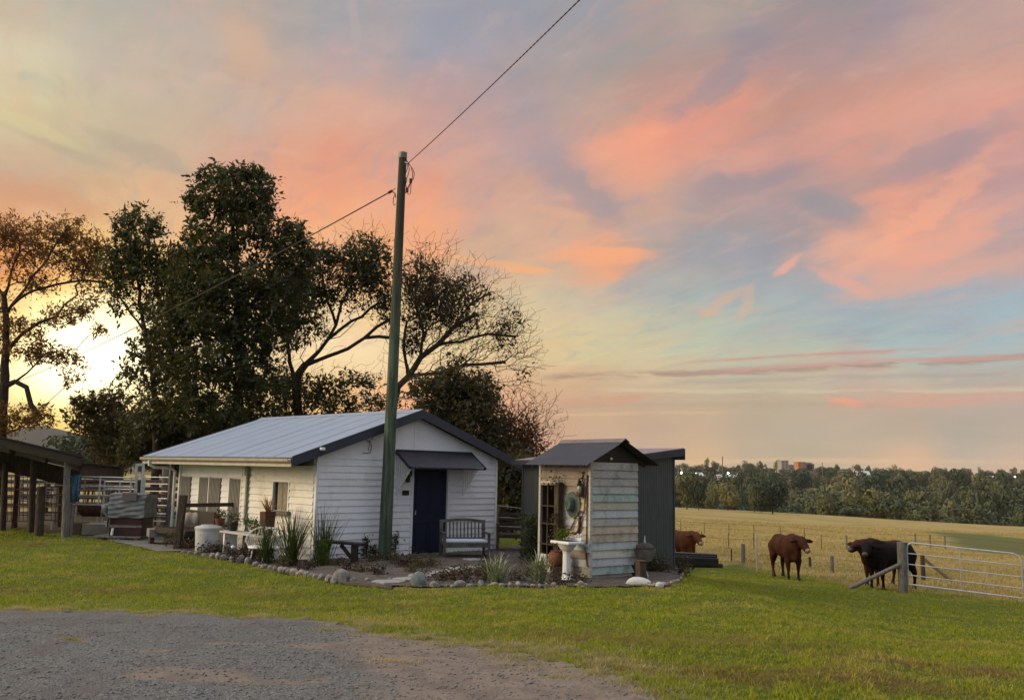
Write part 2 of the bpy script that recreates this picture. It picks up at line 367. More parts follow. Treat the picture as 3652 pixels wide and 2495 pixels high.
MATS = {}
def mat(name, c, c2=None, rough=.75, scale=6., stretch=(1, 1, 1), amt=.5, bump=0., bscale=None, metal=0., spec=.35, dirt=None, dscale=1.2, damt=.5, rand=0., detail=5, trans=None):
    if name in MATS: return MATS[name]
    m = bpy.data.materials.new(name); m.use_nodes = True; nt = m.node_tree; q = NG(nt)
    b = nt.nodes['Principled BSDF']; co = nt.nodes.new('ShaderNodeTexCoord').outputs['Object']
    v = q.vm('MULTIPLY', co, tuple(stretch))
    if c2 is None: c2 = tuple(x * .7 for x in c)
    n1 = q.noise(v, scale, detail, .6)
    colr = q.mix(q.ss(n1, .5 - .25 / max(amt, .05) * .5, .5 + .25 / max(amt, .05) * .5), c, c2)
    if dirt is not None:
        n2 = q.noise(co, dscale, 6, .65)
        colr = q.mix(q.m('MULTIPLY', q.ss(n2, .48, .68), damt), colr, dirt)
    if rand:
        oi = nt.nodes.new('ShaderNodeObjectInfo').outputs['Random']
        colr = q.mix(1., colr, q.cxyz(q.lr(oi, 0, 1, 1 - rand, 1 + rand), q.lr(oi, 0, 1, 1 - rand * .6, 1 + rand * .6), q.lr(oi, 0, 1, 1 - rand * .3, 1 + rand * .3)), 'MULTIPLY')
    nt.links.new(colr, b.inputs['Base Color'])
    b.inputs['Roughness'].default_value = rough; b.inputs['Metallic'].default_value = metal
    b.inputs['Specular IOR Level'].default_value = spec
    if bump:
        bn = nt.nodes.new('ShaderNodeBump'); bn.inputs['Strength'].default_value = bump; bn.inputs['Distance'].default_value = .02
        q.put(bn.inputs['Height'], q.noise(v, bscale or scale * 3, 5, .65)); nt.links.new(bn.outputs[0], b.inputs['Normal'])
    if trans:
        out = nt.nodes['Material Output']; tr = nt.nodes.new('ShaderNodeBsdfTranslucent'); q.put(tr.inputs['Color'], (*trans, 1))
        mx = nt.nodes.new('ShaderNodeMixShader'); mx.inputs[0].default_value = .5 if name == 'olive_leaves' else .3
        nt.links.new(b.outputs[0], mx.inputs[1]); nt.links.new(tr.outputs[0], mx.inputs[2]); nt.links.new(mx.outputs[0], out.inputs['Surface'])
    MATS[name] = m; return m

M_white = mat('white_boards', (.80,.80,.79), (.72,.72,.71), .6, 3, (1,1,8), .5, .15, 30, dirt=(.50,.48,.42), dscale=1.6, damt=.35)
M_gable = mat('white_sheet', (.78,.78,.77), (.73,.73,.72), .6, 2, amt=.4, dirt=(.55,.53,.48), dscale=2, damt=.3)
M_cream = mat('cream_boards', (.78,.75,.68), (.68,.65,.57), .65, 4, (1,1,8), .6, .2, 30, dirt=(.40,.36,.28), dscale=2, damt=.4)
M_trim = mat('white_trim', (.80,.79,.77), (.70,.69,.66), .55, 5)
M_navy = mat('navy_paint', (.010,.015,.034), (.013,.018,.040), .5, 8, spec=.3)
M_slate = mat('slate_trim', (.035,.042,.055), (.03,.035,.045), .5, 8)
M_darkroof = mat('dark_corrugated', (.022,.020,.028), (.034,.03,.034), .5, 6, dirt=(.09,.06,.05), damt=.3)
M_grey = mat('weathered_grey_timber', (.20,.18,.155), (.10,.09,.078), .85, 5, (6,6,1), .8, .4, 30)
M_panel = mat('grey_ribbed_sheet', (.26,.245,.22), (.18,.17,.15), .6, 5, (8,8,1), .6)
M_wood = mat('old_brown_timber', (.085,.058,.036), (.040,.028,.018), .88, 5, (7,7,1), .9, .5, 30)
M_woodh = mat('old_brown_rail', (.10,.075,.05), (.05,.038,.026), .88, 4, (1,7,7), .9, .5, 24)
M_black = mat('black_iron', (.012,.011,.010), (.03,.02,.014), .5, 20)
M_rust = mat('rusty_iron', (.10,.035,.018), (.035,.015,.010), .85, 14, amt=.9, bump=.4)
M_galv = mat('galvanised_steel', (.50,.51,.51), (.36,.37,.38), .42, 8, metal=.35, spec=.5)
M_galvd = mat('dull_pipe', (.22,.21,.20), (.12,.085,.06), .55, 5, metal=.4)
M_concrete = mat('concrete', (.33,.32,.29), (.24,.23,.21), .9, 4, amt=.7, bump=.3, bscale=40)
M_paleconc = mat('pale_concrete', (.46,.46,.44), (.36,.36,.34), .88, 5, amt=.6, bump=.25, bscale=30)
M_terra = mat('terracotta', (.20,.065,.035), (.13,.045,.025), .8, 8, bump=.15)
M_porc = mat('porcelain', (.72,.72,.72), (.66,.66,.65), .15, 3, spec=.6)
M_stone = mat('river_stone', (.27,.235,.20), (.15,.13,.115), .85, 1.6, amt=.9, bump=.5, bscale=6, rand=.2)
M_slab = mat('pale_paver', (.30,.29,.27), (.20,.19,.175), .9, 6, amt=.8, bump=.3, bscale=24)
M_bark = mat('bark', (.060,.042,.028), (.028,.02,.014), .95, 3, (4,4,1), .9, .7, 14)
M_leafD = mat('dark_leaves', (.020,.030,.008), (.042,.052,.014), .55, 1.2, amt=.8, trans=(.10,.09,.01))
M_leafO = mat('olive_leaves', (.060,.060,.018), (.040,.045,.014), .6, 1.5, amt=.8, trans=(.34,.14,.03))
M_leafB = mat('bush_leaves', (.030,.034,.011), (.058,.046,.018), .6, 2, amt=.8, trans=(.12,.08,.015))
M_strap = mat('strap_leaves', (.055,.085,.02), (.03,.05,.014), .5, 5, amt=.6, trans=(.06,.08,.01))
M_lime = mat('lime_leaves', (.10,.13,.015), (.06,.09,.01), .6, 8, amt=.6, trans=(.10,.12,.01))
M_varieg = mat('pale_strap_leaves', (.44,.46,.27), (.13,.17,.07), .5, 14, amt=.8, trans=(.1,.12,.03))
M_plum = mat('plum_groundcover', (.055,.022,.018), (.028,.030,.012), .8, 6, amt=.9)
M_cord = mat('bronze_strap_leaves', (.50,.29,.10), (.30,.14,.05), .5, 4, amt=.7, trans=(.2,.1,.03))
M_cushion = mat('grey_cushion', (.52,.52,.55), (.44,.44,.47), .9, 12)
M_tarp = mat('grey_tarpaulin', (.20,.21,.205), (.13,.135,.13), .65, 5, amt=.7, bump=.3, bscale=9)
M_blue = mat('faded_blue_towel', (.09,.22,.34), (.07,.17,.27), .9, 8, amt=.6, bump=.3, bscale=30)
M_canvas = mat('cream_canvas', (.50,.42,.34), (.40,.33,.26), .9, 8, amt=.6)
M_polegreen = mat('treated_pole', (.085,.11,.075), (.055,.07,.045), .85, 2.5, (6,6,.6), .8, .4, 20, dirt=(.075,.06,.042), dscale=.7, damt=.6)
M_wire = mat('dark_wire', (.05,.035,.03), (.04,.03,.025), .6, 5)
M_shed = mat('shed_corrugated', (.065,.072,.070), (.048,.055,.052), .5, 4, (3,3,.4), .7, spec=.4, dirt=(.035,.06,.045), dscale=.8, damt=.45)
M_roofiron = mat('pale_blue_roof_iron', (.28,.32,.38), (.24,.28,.34), .5, 2, (.5,4,1), .5, spec=.45, metal=.2)
M_cable = mat('twisted_cable', (.03,.022,.02), (.05,.035,.03), .6, 30)

# ------------------------------------------------------------------ ground sheets
def poly_in(px, py, poly):
    poly = np.asarray(poly); n = len(poly); ins = np.zeros(px.shape, bool); j = n - 1
    for i in range(n):
        xi, yi = poly[i]; xj, yj = poly[j]
        c = ((yi > py) != (yj > py)) & (px < (xj - xi) * (py - yi) / (yj - yi + 1e-12) + xi); ins ^= c; j = i
    return ins
def lump(x, y, s=1., seed=0.):
    x = x * s; y = y * s
    return (np.sin(x * 1.7 + 2.1 * np.sin(y * 1.3 + seed)) * np.sin(y * 1.9 + 1.7 * np.sin(x * 1.1 + seed * 2)) +
            .5 * np.sin(x * 4.1 + y * 2.3 + seed) * np.sin(y * 4.7 - x * 1.9) + .25 * np.sin(x * 9.3 - y * 7.7 + seed) * np.sin(y * 10.1 + x * 6.1)) / 1.75
def pw(pts): return np.array([G(a, b)[:2] for a, b in pts])
DRIVE = pw([(-900,2180),(-300,2176),(0,2178),(160,2184),(320,2180),(520,2196),(650,2190),(820,2206),(1000,2204),(1120,2222),(1250,2236),(1330,2262),(1480,2282),(1640,2306),(1800,2322),(1940,2352),(2030,2392),(2180,2408),(2300,2446),(2380,2500),(2500,2700),(2300,3300),(1000,3600),(-900,3300)])
BED = pw([(640,1968),(700,1980),(780,1990),(855,2004),(940,2022),(1032,2042),(1110,2054),(1173,2066),(1218,2078),(1330,2090),(1492,2096),(1640,2094),(1850,2094),(2100,2094),(2310,2096),(2380,2092),(2425,2074),(2436,2050),(2425,2022),(2400,2005),(2200,1990),(1990,1960),(1900,1940),(1800,1955),(1600,1975),(1400,1985),(1250,1992),(1110,1985),(990,1962),(870,1935),(760,1925),(660,1945)])
CONC = pw([(380,1925),(560,1965),(650,1968),(700,1950),(860,1930),(860,1905),(700,1890),(560,1888),(470,1895)])
YARD = pw([(-700,1900),(-200,1880),(60,1888),(240,1905),(380,1928),(470,1893),(620,1870),(620,1840),(300,1826),(-700,1820)])
FIELD_EDGE = pw([(2404,2005),(2520,2012),(2640,2016),(2760,2040),(2900,2060),(3010,2080),(3120,2092),(3240,2104),(3400,2122),(3652,2150),(4300,2230)])

SWL = pw([(3430,1903),(3500,1912),(3580,1934),(3690,1972)])
def near_seg(x, y, pl):
    """signed distance to a polyline; positive on its left (towards +y)"""
    best = np.full(x.shape, 1e9); sg = np.ones(x.shape)
    for (ax, ay), (bx, by) in zip(pl[:-1], pl[1:]):
        ex, ey = bx - ax, by - ay; L = ex * ex + ey * ey
        t = np.clip(((x - ax) * ex + (y - ay) * ey) / L, 0, 1); d = np.hypot(x - ax - t * ex, y - ay - t * ey)
        c = ex * (y - ay) - ey * (x - ax); m = d < best; best = np.where(m, d, best); sg = np.where(m, np.sign(c), sg)
    return best * sg
def field_d(x, y):
    """positive inside the dry paddock"""
    pl = np.vstack([FIELD_EDGE[0] + np.array([-3.5, 9.]), FIELD_EDGE])
    pl = np.vstack([pl[0] + np.array([-60, 30.]), pl])
    return near_seg(x, y, pl)

# rings round the camera, each vertex carries how dry its grass is
rad_ = np.concatenate([[0.], np.geomspace(2.5, 3600, 180)])
ang_ = np.concatenate([np.linspace(-40, 40, 321), np.linspace(40, 320, 141)[1:-1]]) * math.pi / 180
AA, RR = np.meshgrid(ang_, rad_); gx = RR * np.sin(AA); gy = RR * np.cos(AA); gzv = H(gx, gy)
gzv = gzv + .035 * lump(gx, gy, .8) * (RR < 60) * (RR > 4)
nA = len(ang_); V_ = np.stack([gx, gy, gzv], -1).reshape(-1, 3)
i0 = (np.arange(len(rad_) - 1)[:, None] * nA + np.arange(nA)[None, :]); j1 = (np.arange(nA) + 1) % nA
i1 = (np.arange(len(rad_) - 1)[:, None] * nA + j1[None, :])
F_ = np.stack([i0, i1, i1 + nA, i0 + nA], -1).reshape(-1, 4)

def attr_mat(name, build):
    m = bpy.data.materials.new(name); m.use_nodes = True; q = NG(m.node_tree); build(m, q, m.node_tree.nodes['Principled BSDF']); return m
def attr(nt, name):
    a = nt.nodes.new('ShaderNodeAttribute'); a.attribute_name = name; return a.outputs['Fac']
def b_ground(m, q, b):
    nt = m.node_tree; co = nt.nodes.new('ShaderNodeTexCoord').outputs['Object']
    dry = attr(nt, 'dry'); yel = attr(nt, 'yellow')
    n1 = q.noise(co, .9, 6, .6); n2 = q.noise(co, 14., 5, .7); n3 = q.noise(co, .12, 4, .5)
    lawn = q.mix(q.ss(n2, .35, .65), (.06,.085,.012), (.125,.14,.022))
    lawn = q.mix(q.m('MULTIPLY', q.ss(n1, .5, .66), .6), lawn, (.16,.14,.035))
    lawn = q.mix(yel, lawn, q.mix(n2, (.24,.19,.09), (.15,.12,.05)))
    fld = q.mix(q.ss(q.noise(q.vm('MULTIPLY', co, (.25, 1.2, 1)), .5, 7, .65), .35, .65), (.38,.28,.11), (.28,.21,.075))
    fld = q.mix(q.m('MULTIPLY', q.ss(n3, .5, .62), .45), fld, (.14,.13,.04))
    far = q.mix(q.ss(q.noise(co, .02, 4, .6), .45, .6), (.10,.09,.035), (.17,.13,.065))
    fld = q.mix(attr(nt, 'swale'), fld, (.115,.118,.04))
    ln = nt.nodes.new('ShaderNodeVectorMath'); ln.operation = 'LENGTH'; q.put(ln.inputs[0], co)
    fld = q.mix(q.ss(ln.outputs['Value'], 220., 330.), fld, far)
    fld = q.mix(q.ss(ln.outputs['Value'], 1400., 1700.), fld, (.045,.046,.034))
    q.put(b.inputs['Base Color'], q.mix(dry, lawn, fld)); b.inputs['Roughness'].default_value = .95; b.inputs['Specular IOR Level'].default_value = .1
    bn = nt.nodes.new('ShaderNodeBump'); bn.inputs['Strength'].default_value = .7; bn.inputs['Distance'].default_value = .05
    q.put(bn.inputs['Height'], q.m('ADD', n2, q.noise(co, 60., 3, .6))); nt.links.new(bn.outputs[0], b.inputs['Normal'])
M_ground = attr_mat('grassland', b_ground)
ground = npmesh('ground', V_, F_, 4, M_ground, smooth=True); tag(ground, kind='structure')
fd = field_d(V_[:, 0], V_[:, 1]); rr_ = np.hypot(V_[:, 0], V_[:, 1])
wob = lump(V_[:, 0], V_[:, 1], 1.1) * .35
dry = np.where(rr_ > 38, 1., sstep((fd + wob + .15) / .5))
drive_far = near_seg(V_[:, 0], V_[:, 1], DRIVE[:20])
yel = sstep(1 - (np.abs(drive_far + .15) + .25 * wob) / (.75 + .35 * np.sin(V_[:, 0] * .9))) * .9
swp = SWL; sw_ = sstep((1.15 - np.abs(near_seg(V_[:, 0], V_[:, 1], swp)) / (4.2 + .8 * lump(V_[:, 0], V_[:, 1], .35))) * 2.2) * (V_[:, 1] > 30)
for nm, arr in (('dry', dry), ('yellow', yel), ('swale', sw_)):
    at = ground.data.attributes.new(nm, 'FLOAT', 'POINT'); at.data.foreach_set('value', arr.astype(np.float32))

def sheet(name, poly, cell, off, m, edge=.12, amp=.0):
    x0, y0 = poly.min(0) - .3; x1, y1 = poly.max(0) + .3
    xs = np.arange(x0, x1, cell); ys = np.arange(y0, y1, cell); X, Y = np.meshgrid(xs, ys)
    Z = H(X, Y) + .035 * lump(X, Y, .8) * (np.hypot(X, Y) > 4) + off + amp * lump(X, Y, 6., 1.) + amp * .5 * lump(X, Y, 17., 4.)
    Xc, Yc = X[:-1, :-1] + cell / 2, Y[:-1, :-1] + cell / 2
    ins = poly_in(Xc + edge * lump(Xc, Yc, 3.1, 2.) + edge * .6 * lump(Xc, Yc, 9., 5.), Yc + edge * lump(Xc, Yc, 2.7, 7.), poly)
    nx = len(xs); I, J = np.nonzero(ins); a = I * nx + J
    F = np.stack([a, a + 1, a + nx + 1, a + nx], -1); used, invx = np.unique(F, return_inverse=True)
    o = npmesh(name, np.stack([X, Y, Z], -1).reshape(-1, 3)[used], invx.reshape(F.shape), 4, m, smooth=True); tag(o, kind='structure'); return o
def b_gravel(m, q, b):
    nt = m.node_tree; co = nt.nodes.new('ShaderNodeTexCoord').outputs['Object']
    vo = nt.nodes.new('ShaderNodeTexVoronoi'); vo.inputs['Scale'].default_value = 80; q.put(vo.inputs['Vector'], q.vm('ADD', co, q.vm('MULTIPLY', q.noise(co, 20, 3, .6, col=True), (.06, .06, .06))))
    vo2 = nt.nodes.new('ShaderNodeTexVoronoi'); vo2.inputs['Scale'].default_value = 75; q.put(vo2.inputs['Vector'], co)
    ch = q.xyz(vo.outputs['Color']); big = q.noise(co, .55, 5, .6); fin = q.noise(co, 45, 4, .7)
    c = q.ramp(ch[0], [(0, (.07,.07,.066)), (.35, (.125,.128,.12)), (.7, (.20,.203,.19)), (.93, (.22,.21,.19)), (1, (.29,.28,.25))])
    c = q.mix(q.m('MULTIPLY', q.ss(fin, .4, .65), .5), c, (.09,.082,.075))
    d = q.mix(q.ss(fin, .35, .7), (.22,.17,.13), (.14,.108,.085)); d = q.mix(q.m('MULTIPLY', q.ss(q.noise(co, 3, 5, .7), .45, .6), .6), d, (.115,.09,.075))
    c = q.mix(q.m('MULTIPLY', q.ss(q.noise(co, 1.3, 6, .7), .46, .62), .55), c, (.125,.105,.09))
    dirt = attr(nt, 'dirt')
    f = q.ss(q.m('ADD', dirt, q.m('MULTIPLY', q.m('SUBTRACT', q.noise(co, 2.2, 7, .7), .5), .9)), .28, .62)
    q.put(b.inputs['Base Color'], q.mix(f, c, d)); b.inputs['Roughness'].default_value = .92; b.inputs['Specular IOR Level'].default_value = .2
    bn = nt.nodes.new('ShaderNodeBump'); bn.inputs['Strength'].default_value = .9; bn.inputs['Distance'].default_value = .012
    hh = q.m('ADD', q.m('MULTIPLY', vo.outputs['Distance'], -1.), q.m('MULTIPLY', vo2.outputs['Distance'], -.6))
    q.put(bn.inputs['Height'], q.m('ADD', q.m('MULTIPLY', hh, q.m('SUBTRACT', 1.1, f)), q.m('MULTIPLY', fin, .5))); nt.links.new(bn.outputs[0], b.inputs['Normal'])
M_gravel = attr_mat('gravel_and_dirt', b_gravel)
drive = sheet('gravel_driveway', DRIVE, .05, .014, M_gravel, .16, .008)
vv = np.empty(len(drive.data.vertices) * 3, np.float32); drive.data.vertices.foreach_get('co', vv); vv = vv.reshape(-1, 3)
dirtv = np.zeros(len(vv))
l0, l1 = G(1150, 2236)[:2], G(1290, 2495)[:2]; le = (l1 - l0) / np.linalg.norm(l1 - l0)
dirtv = sstep(((vv[:, 0] - l0[0]) * -le[1] + (vv[:, 1] - l0[1]) * le[0] + .7) / 1.8) * .95
for (a, b_, ra, rb) in ((665,2410,.62,.30),(800,2300,.5,.16),(1290,2320,.9,.3),(560,2330,.3,.1),(260,2292,.22,.09),(1000,2430,.5,.15)):
    c_ = G(a, b_); e_ = ((vv[:, 0] - c_[0]) / ra) ** 2 + ((vv[:, 1] - c_[1]) / rb) ** 2
    dirtv = np.maximum(dirtv, np.exp(-e_ * e_) * (1.0 if a == 660 else .62))
at = drive.data.attributes.new('dirt', 'FLOAT', 'POINT'); at.data.foreach_set('value', dirtv.astype(np.float32))
M_mulch = mat('bark_mulch', (.115,.085,.068), (.055,.042,.034), .95, 26, amt=.9, bump=.9, bscale=40, dirt=(.17,.14,.115), dscale=5, damt=.5)
M_yard = mat('yard_dirt', (.085,.062,.038), (.055,.042,.026), .95, 9, amt=.8, bump=.5)
M_conc2 = mat('worn_concrete', (.19,.175,.15), (.13,.12,.10), .9, 3, amt=.8, bump=.3, bscale=30)
bed = sheet('garden_bed', BED, .06, .022, M_mulch, .05, .012)
sheet('concrete_path', CONC, .1, .018, M_conc2, .05)
sheet('yard_dirt', YARD, .1, .010, M_yard, .2, .01)

# ------------------------------------------------------------------ grass blades
def blades(n_, x, y, h, w, lean, name, m, z_off=.0, seedang=None):
    k = len(x); z = H(x, y) + .035 * lump(x, y, .8) * (np.hypot(x, y) < 60) - .01 + z_off
    t = rng.uniform(0, 2 * math.pi, k); la = rng.uniform(0, 2 * math.pi, k) if seedang is None else seedang
    ll = np.abs(rng.normal(0, lean, k)) * h
    dx_, dy_ = np.cos(t) * w / 2, np.sin(t) * w / 2; lx, ly = np.cos(la) * ll, np.sin(la) * ll
    a = np.stack([x - dx_, y - dy_, z], -1); b = np.stack([x + dx_, y + dy_, z], -1)
    c = np.stack([x + lx * .45 + dx_ * .7, y + ly * .45 + dy_ * .7, z + h * .6], -1); d = np.stack([x + lx * .45 - dx_ * .7, y + ly * .45 - dy_ * .7, z + h * .6], -1)
    e = np.stack([x + lx, y + ly, z + h], -1)
    V = np.stack([a, b, c, d, e], 1).reshape(-1, 3); o5 = np.arange(k)[:, None] * 5
    T = np.concatenate([o5 + np.array([[0, 1, 2]]), o5 + np.array([[0, 2, 3]]), o5 + np.array([[3, 2, 4]])], 0)
    o = npmesh(name, V, T, 3, m); tag(o, kind='stuff'); return o
def b_blade(c1, c2, c3, tr):
    def f(m, q, b):
        nt = m.node_tree; co = nt.nodes.new('ShaderNodeTexCoord').outputs['Object']
        n = q.noise(co, 11., 4, .7); n2 = q.noise(co, .9, 5, .6)
        c = q.mix(q.ss(n, .35, .65), c1, c2); c = q.mix(q.m('MULTIPLY', q.ss(n2, .48, .64), .75), c, c3)
        q.put(b.inputs['Base Color'], c); b.inputs['Roughness'].default_value = .7; b.inputs['Specular IOR Level'].default_value = .2
        out = nt.nodes['Material Output']; t = nt.nodes.new('ShaderNodeBsdfTranslucent'); q.put(t.inputs['Color'], c)
        mx = nt.nodes.new('ShaderNodeMixShader'); mx.inputs[0].default_value = tr
        nt.links.new(b.outputs[0], mx.inputs[1]); nt.links.new(t.outputs[0], mx.inputs[2]); nt.links.new(mx.outputs[0], out.inputs['Surface'])
    return f
M_blade = attr_mat('lawn_blades', b_blade((.185,.24,.02), (.36,.36,.035), (.42,.35,.08), .4))
M_bladey = attr_mat('dry_blades', b_blade((.44,.37,.19), (.30,.28,.09), (.50,.40,.22), .4))
M_bladeb = attr_mat('brown_blades', b_blade((.30,.22,.085), (.22,.20,.04), (.20,.12,.06), .35))
M_bladef = attr_mat('paddock_blades', b_blade((.48,.36,.13), (.36,.27,.09), (.25,.22,.06), .3))
def scatter(n_, y0, y1, amax=38, pw_=1.):
    d = y0 * (y1 / y0) ** (rng.random(n_) ** pw_); a = np.radians(rng.uniform(-amax, amax, n_)); return d * np.tan(a), d
def tuftn(x, y): return .6 * lump(x, y, 7.5, 3.) + .45 * lump(x, y, 19., 1.) + .35 * lump(x, y, 1.6, 6.)
x, y = scatter(760000, 5.8, 34, pw_=.8)
fdv = field_d(x, y); keep = ~poly_in(x + .1 * lump(x, y, 3.1, 2.), y, DRIVE) & ~poly_in(x, y, BED) & ~poly_in(x, y, CONC) & ~poly_in(x, y, YARD) & (fdv < .3) & (tuftn(x, y) + rng.normal(0, .25, len(x)) > -.12)
hx, hy = x[keep], y[keep]
hh = rng.uniform(.014, .036, len(hx)) * (1 + 2.6 * np.clip(tuftn(hx, hy), 0, 1.1))
blades(0, hx, hy, hh, .006 + .0005 * hy, .7, 'lawn_grass', M_blade)
# straw-coloured fringe along the gravel
NF = 130000; seg_i = rng.integers(1, 19, NF); tt = rng.random(NF)
fx = DRIVE[seg_i, 0] * (1 - tt) + DRIVE[seg_i + 1, 0] * tt; wd = .38 + .42 * np.clip(lump(fx, fx * .3, 1.1, 4.), -.6, 1.2) + .25 * np.exp(-((fx - 1.2) / 1.6) ** 2)
fy = DRIVE[seg_i, 1] * (1 - tt) + DRIVE[seg_i + 1, 1] * tt + np.abs(rng.normal(0, 1, NF)) * wd - .10 + .12 * lump(fx, fx, 2.); fx = fx + .2 * rng.normal(0, 1, NF)
kp = lump(fx, fy, 6., 2.) + .7 * lump(fx, fy, 1.7, 5.) + rng.normal(0, .35, NF) > -.05; fx, fy = fx[kp], fy[kp]
blades(0, fx, fy, rng.uniform(.02, .075, len(fx)) * (.6 + 1.6 * np.clip(lump(fx, fy, 3.7), 0, 1)) * (.62 + .35 * sstep((fx + 2.2) / 1.2) * sstep((2.0 - fx) / 1.5)), .0065, .9, 'dry_grass_fringe', M_bladey)
# browned-off patches in the lawn
px_, py_ = [], []
for a, b_, ra, rb_, n_ in ((2550,2290,1.5,.5,15000),(2700,2400,1.0,.3,12000),(3300,2300,1.6,.5,9000),(2100,2270,.9,.3,8000),(3500,2390,.9,.35,8000),(900,2120,2.5,.35,5000),(1500,2170,1.6,.3,6000),(300,2110,2.0,.3,5000),(3050,2440,1.0,.2,5000),(60,1942,1.1,.45,9000)):
    c_ = G(a, b_); px_.append(c_[0] + rng.normal(0, ra * .6, n_)); py_.append(c_[1] + rng.normal(0, rb_ * .8, n_))
px_, py_ = np.concatenate(px_), np.concatenate(py_); kp = (lump(px_, py_, 5., 1.) > -.3) & ~poly_in(px_, py_, BED) & ~poly_in(px_, py_, DRIVE); blades(0, px_[kp], py_[kp], rng.uniform(.015, .05, kp.sum()) * (1 + .8 * np.clip(tuftn(px_[kp], py_[kp]), 0, 1)), .0065, .8, 'browned_grass', M_bladeb)
# a few loose tufts growing through the bare dirt
tx, ty = [], []
for a, b_, s_ in ((1400,2360,.12),(1420,2364,.08),(2250,2440,.15),(2000,2420,.1),(1800,2345,.12),(1760,2330,.1),(2330,2470,.12),(1160,2250,.1),(540,2205,.12),(250,2292,.05)):
    c_ = G(a, b_); tx.append(c_[0] + rng.normal(0, s_, 260)); ty.append(c_[1] + rng.normal(0, s_ * .5, 260))
tx, ty = np.concatenate(tx), np.concatenate(ty); blades(0, tx, ty, rng.uniform(.01, .05, len(tx)), .006, .9, 'dirt_tufts', M_bladey, .012)
x, y = scatter(210000, 17, 110, 38, 1.)
fdv = field_d(x, y); keep = (fdv > -.05 + .3 * lump(x, y, 1.1)) & (x > 1.5) & ((np.abs(near_seg(x, y, SWL)) > 4.5) | (y < 30))
fx, fy = x[keep], y[keep]
blades(0, fx, fy, rng.uniform(.04, .12, len(fx)) * (1 + .8 * (lump(fx, fy, .5, 2.) > .3)), .010 + .0006 * fy, .6, 'paddock_grass', M_bladef)
# gravel stones one can see near the camera
def pebbles():
    n_ = 5200; d = 6. * (10.2 / 6.) ** rng.random(n_); a = np.radians(rng.uniform(-31, 14, n_)); x = d * np.tan(a); y = d
    k = poly_in(x, y, DRIVE); x, y = x[k], y[k]; n_ = len(x)
    ico = np.array([(0,0,1),(1,0,0),(0,1,0),(-1,0,0),(0,-1,0),(0,0,-1)], float); fi = np.array([(0,1,2),(0,2,3),(0,3,4),(0,4,1),(5,2,1),(5,3,2),(5,4,3),(5,1,4)])
    s = rng.uniform(.004, .013, n_) ; sc = np.stack([s * rng.uniform(.8, 1.5, n_), s * rng.uniform(.8, 1.5, n_), s * .6], -1)
    V = ico[None] * sc[:, None, :] * rng.uniform(.7, 1.3, (n_, 6, 1)) + np.stack([x, y, H(x, y) + .035 * lump(x, y, .8) + .018], -1)[:, None, :]
    F = (np.arange(n_)[:, None, None] * 6 + fi[None]).reshape(-1, 3)
    m = mat('pebble', (.20,.20,.195), (.11,.108,.105), .85, 60, amt=.9)
    o = npmesh('gravel_stones', V.reshape(-1, 3), F, 3, m, smooth=True); tag(o, kind='stuff')
pebbles()
# tuft of grass growing through the dirt
def tuft(px, py, n_, h, sprd, name, m, label):
    c = G(px, py); k = n_; a = rng.uniform(0, 2 * math.pi, k); r_ = np.abs(rng.normal(0, sprd, k))
    o = blades(0, c[0] + r_ * np.cos(a) * 1.6, c[1] + r_ * np.sin(a), rng.uniform(.5, 1, k) * h, .008, .7, name, m); return o
#@@PART2@@
# ------------------------------------------------------------------ the white cottage
YH = .78; UH = np.array([math.cos(YH), math.sin(YH), 0]); VH = np.array([-math.sin(YH), math.cos(YH), 0])
C0 = onz(1111, 2001, 0)
def HF(px, py, v=0.):       # photograph position -> local (u, z) on the front wall plane
    P = onplane(px, py, C0 + VH * v, VH); return float((P - C0) @ UH), float(P[2])
def HS(px, py, u=0.):       # -> local (v, z) on the side wall plane
    P = onplane(px, py, C0 + UH * u, UH); return float((P - C0) @ VH), float(P[2])
def HW(u, v, z=0.): return C0 + UH * u + VH * v + np.array([0, 0, z])
W, LH, PB = 5.38, 6.8, .146
cot = thing('cottage', C0, YH, 'white weatherboard cottage with pale blue roof, dark awning and navy door', 'cottage')
def fboard(mb, x0, x1, z0, z1, mi=0, y=0., t0=.003, t1=.020):   # board facing -y
    mb.add([(x0,y-t1,z0),(x1,y-t1,z0),(x1,y-t0,z1),(x0,y-t0,z1),(x0,y+.01,z0),(x1,y+.01,z0),(x1,y+.01,z1),(x0,y+.01,z1)],
           [(0,1,2,3),(0,4,5,1),(3,2,6,7),(0,3,7,4),(1,5,6,2)], mi)
def sboard(mb, y0, y1, z0, z1, mi=0, x=0., t0=.002, t1=.030):   # board facing -x
    mb.add([(x-t1,y0,z0),(x-t1,y1,z0),(x-t0,y1,z1),(x-t0,y0,z1),(x+.01,y0,z0),(x+.01,y1,z0),(x+.01,y1,z1),(x+.01,y0,z1)],
           [(0,1,2,3),(0,4,5,1),(3,2,6,7),(0,3,7,4),(1,5,6,2)], mi)
SL = .345; ZA = 3.33; UA = 2.69
def zroof(u): return ZA - SL * abs(u - UA)
mb = MB()
DU0, DU1 = 2.66, 3.72
mb.prism([(.02,-.3),(W-.02,-.3),(W-.02,zroof(W)-.12),(UA,ZA-.12),(.02,zroof(0)-.12)], .07, .14, 'y')
mb.build('gable_wall', M_gable, cot)
mb = MB(); mb.prism([(.02,2.06),(W-.02,2.06),(W-.02,zroof(W)-.12),(UA,ZA-.12),(.02,zroof(0)-.12)], .010, .068, 'y'); mb.build('gable_sheet', M_gable, cot)
mb = MB(); z = -.02; k = 0
while z < 2.22:
    z1 = z + PB
    if z < 2.02: fboard(mb, .05, DU0 - .05, z, z1); fboard(mb, DU1 + .05, W - .05, z, z1)
    else: fboard(mb, .05, W - .05, z, z1)
    z = z1; k += 1
mb.build('front_boards', M_white, cot)
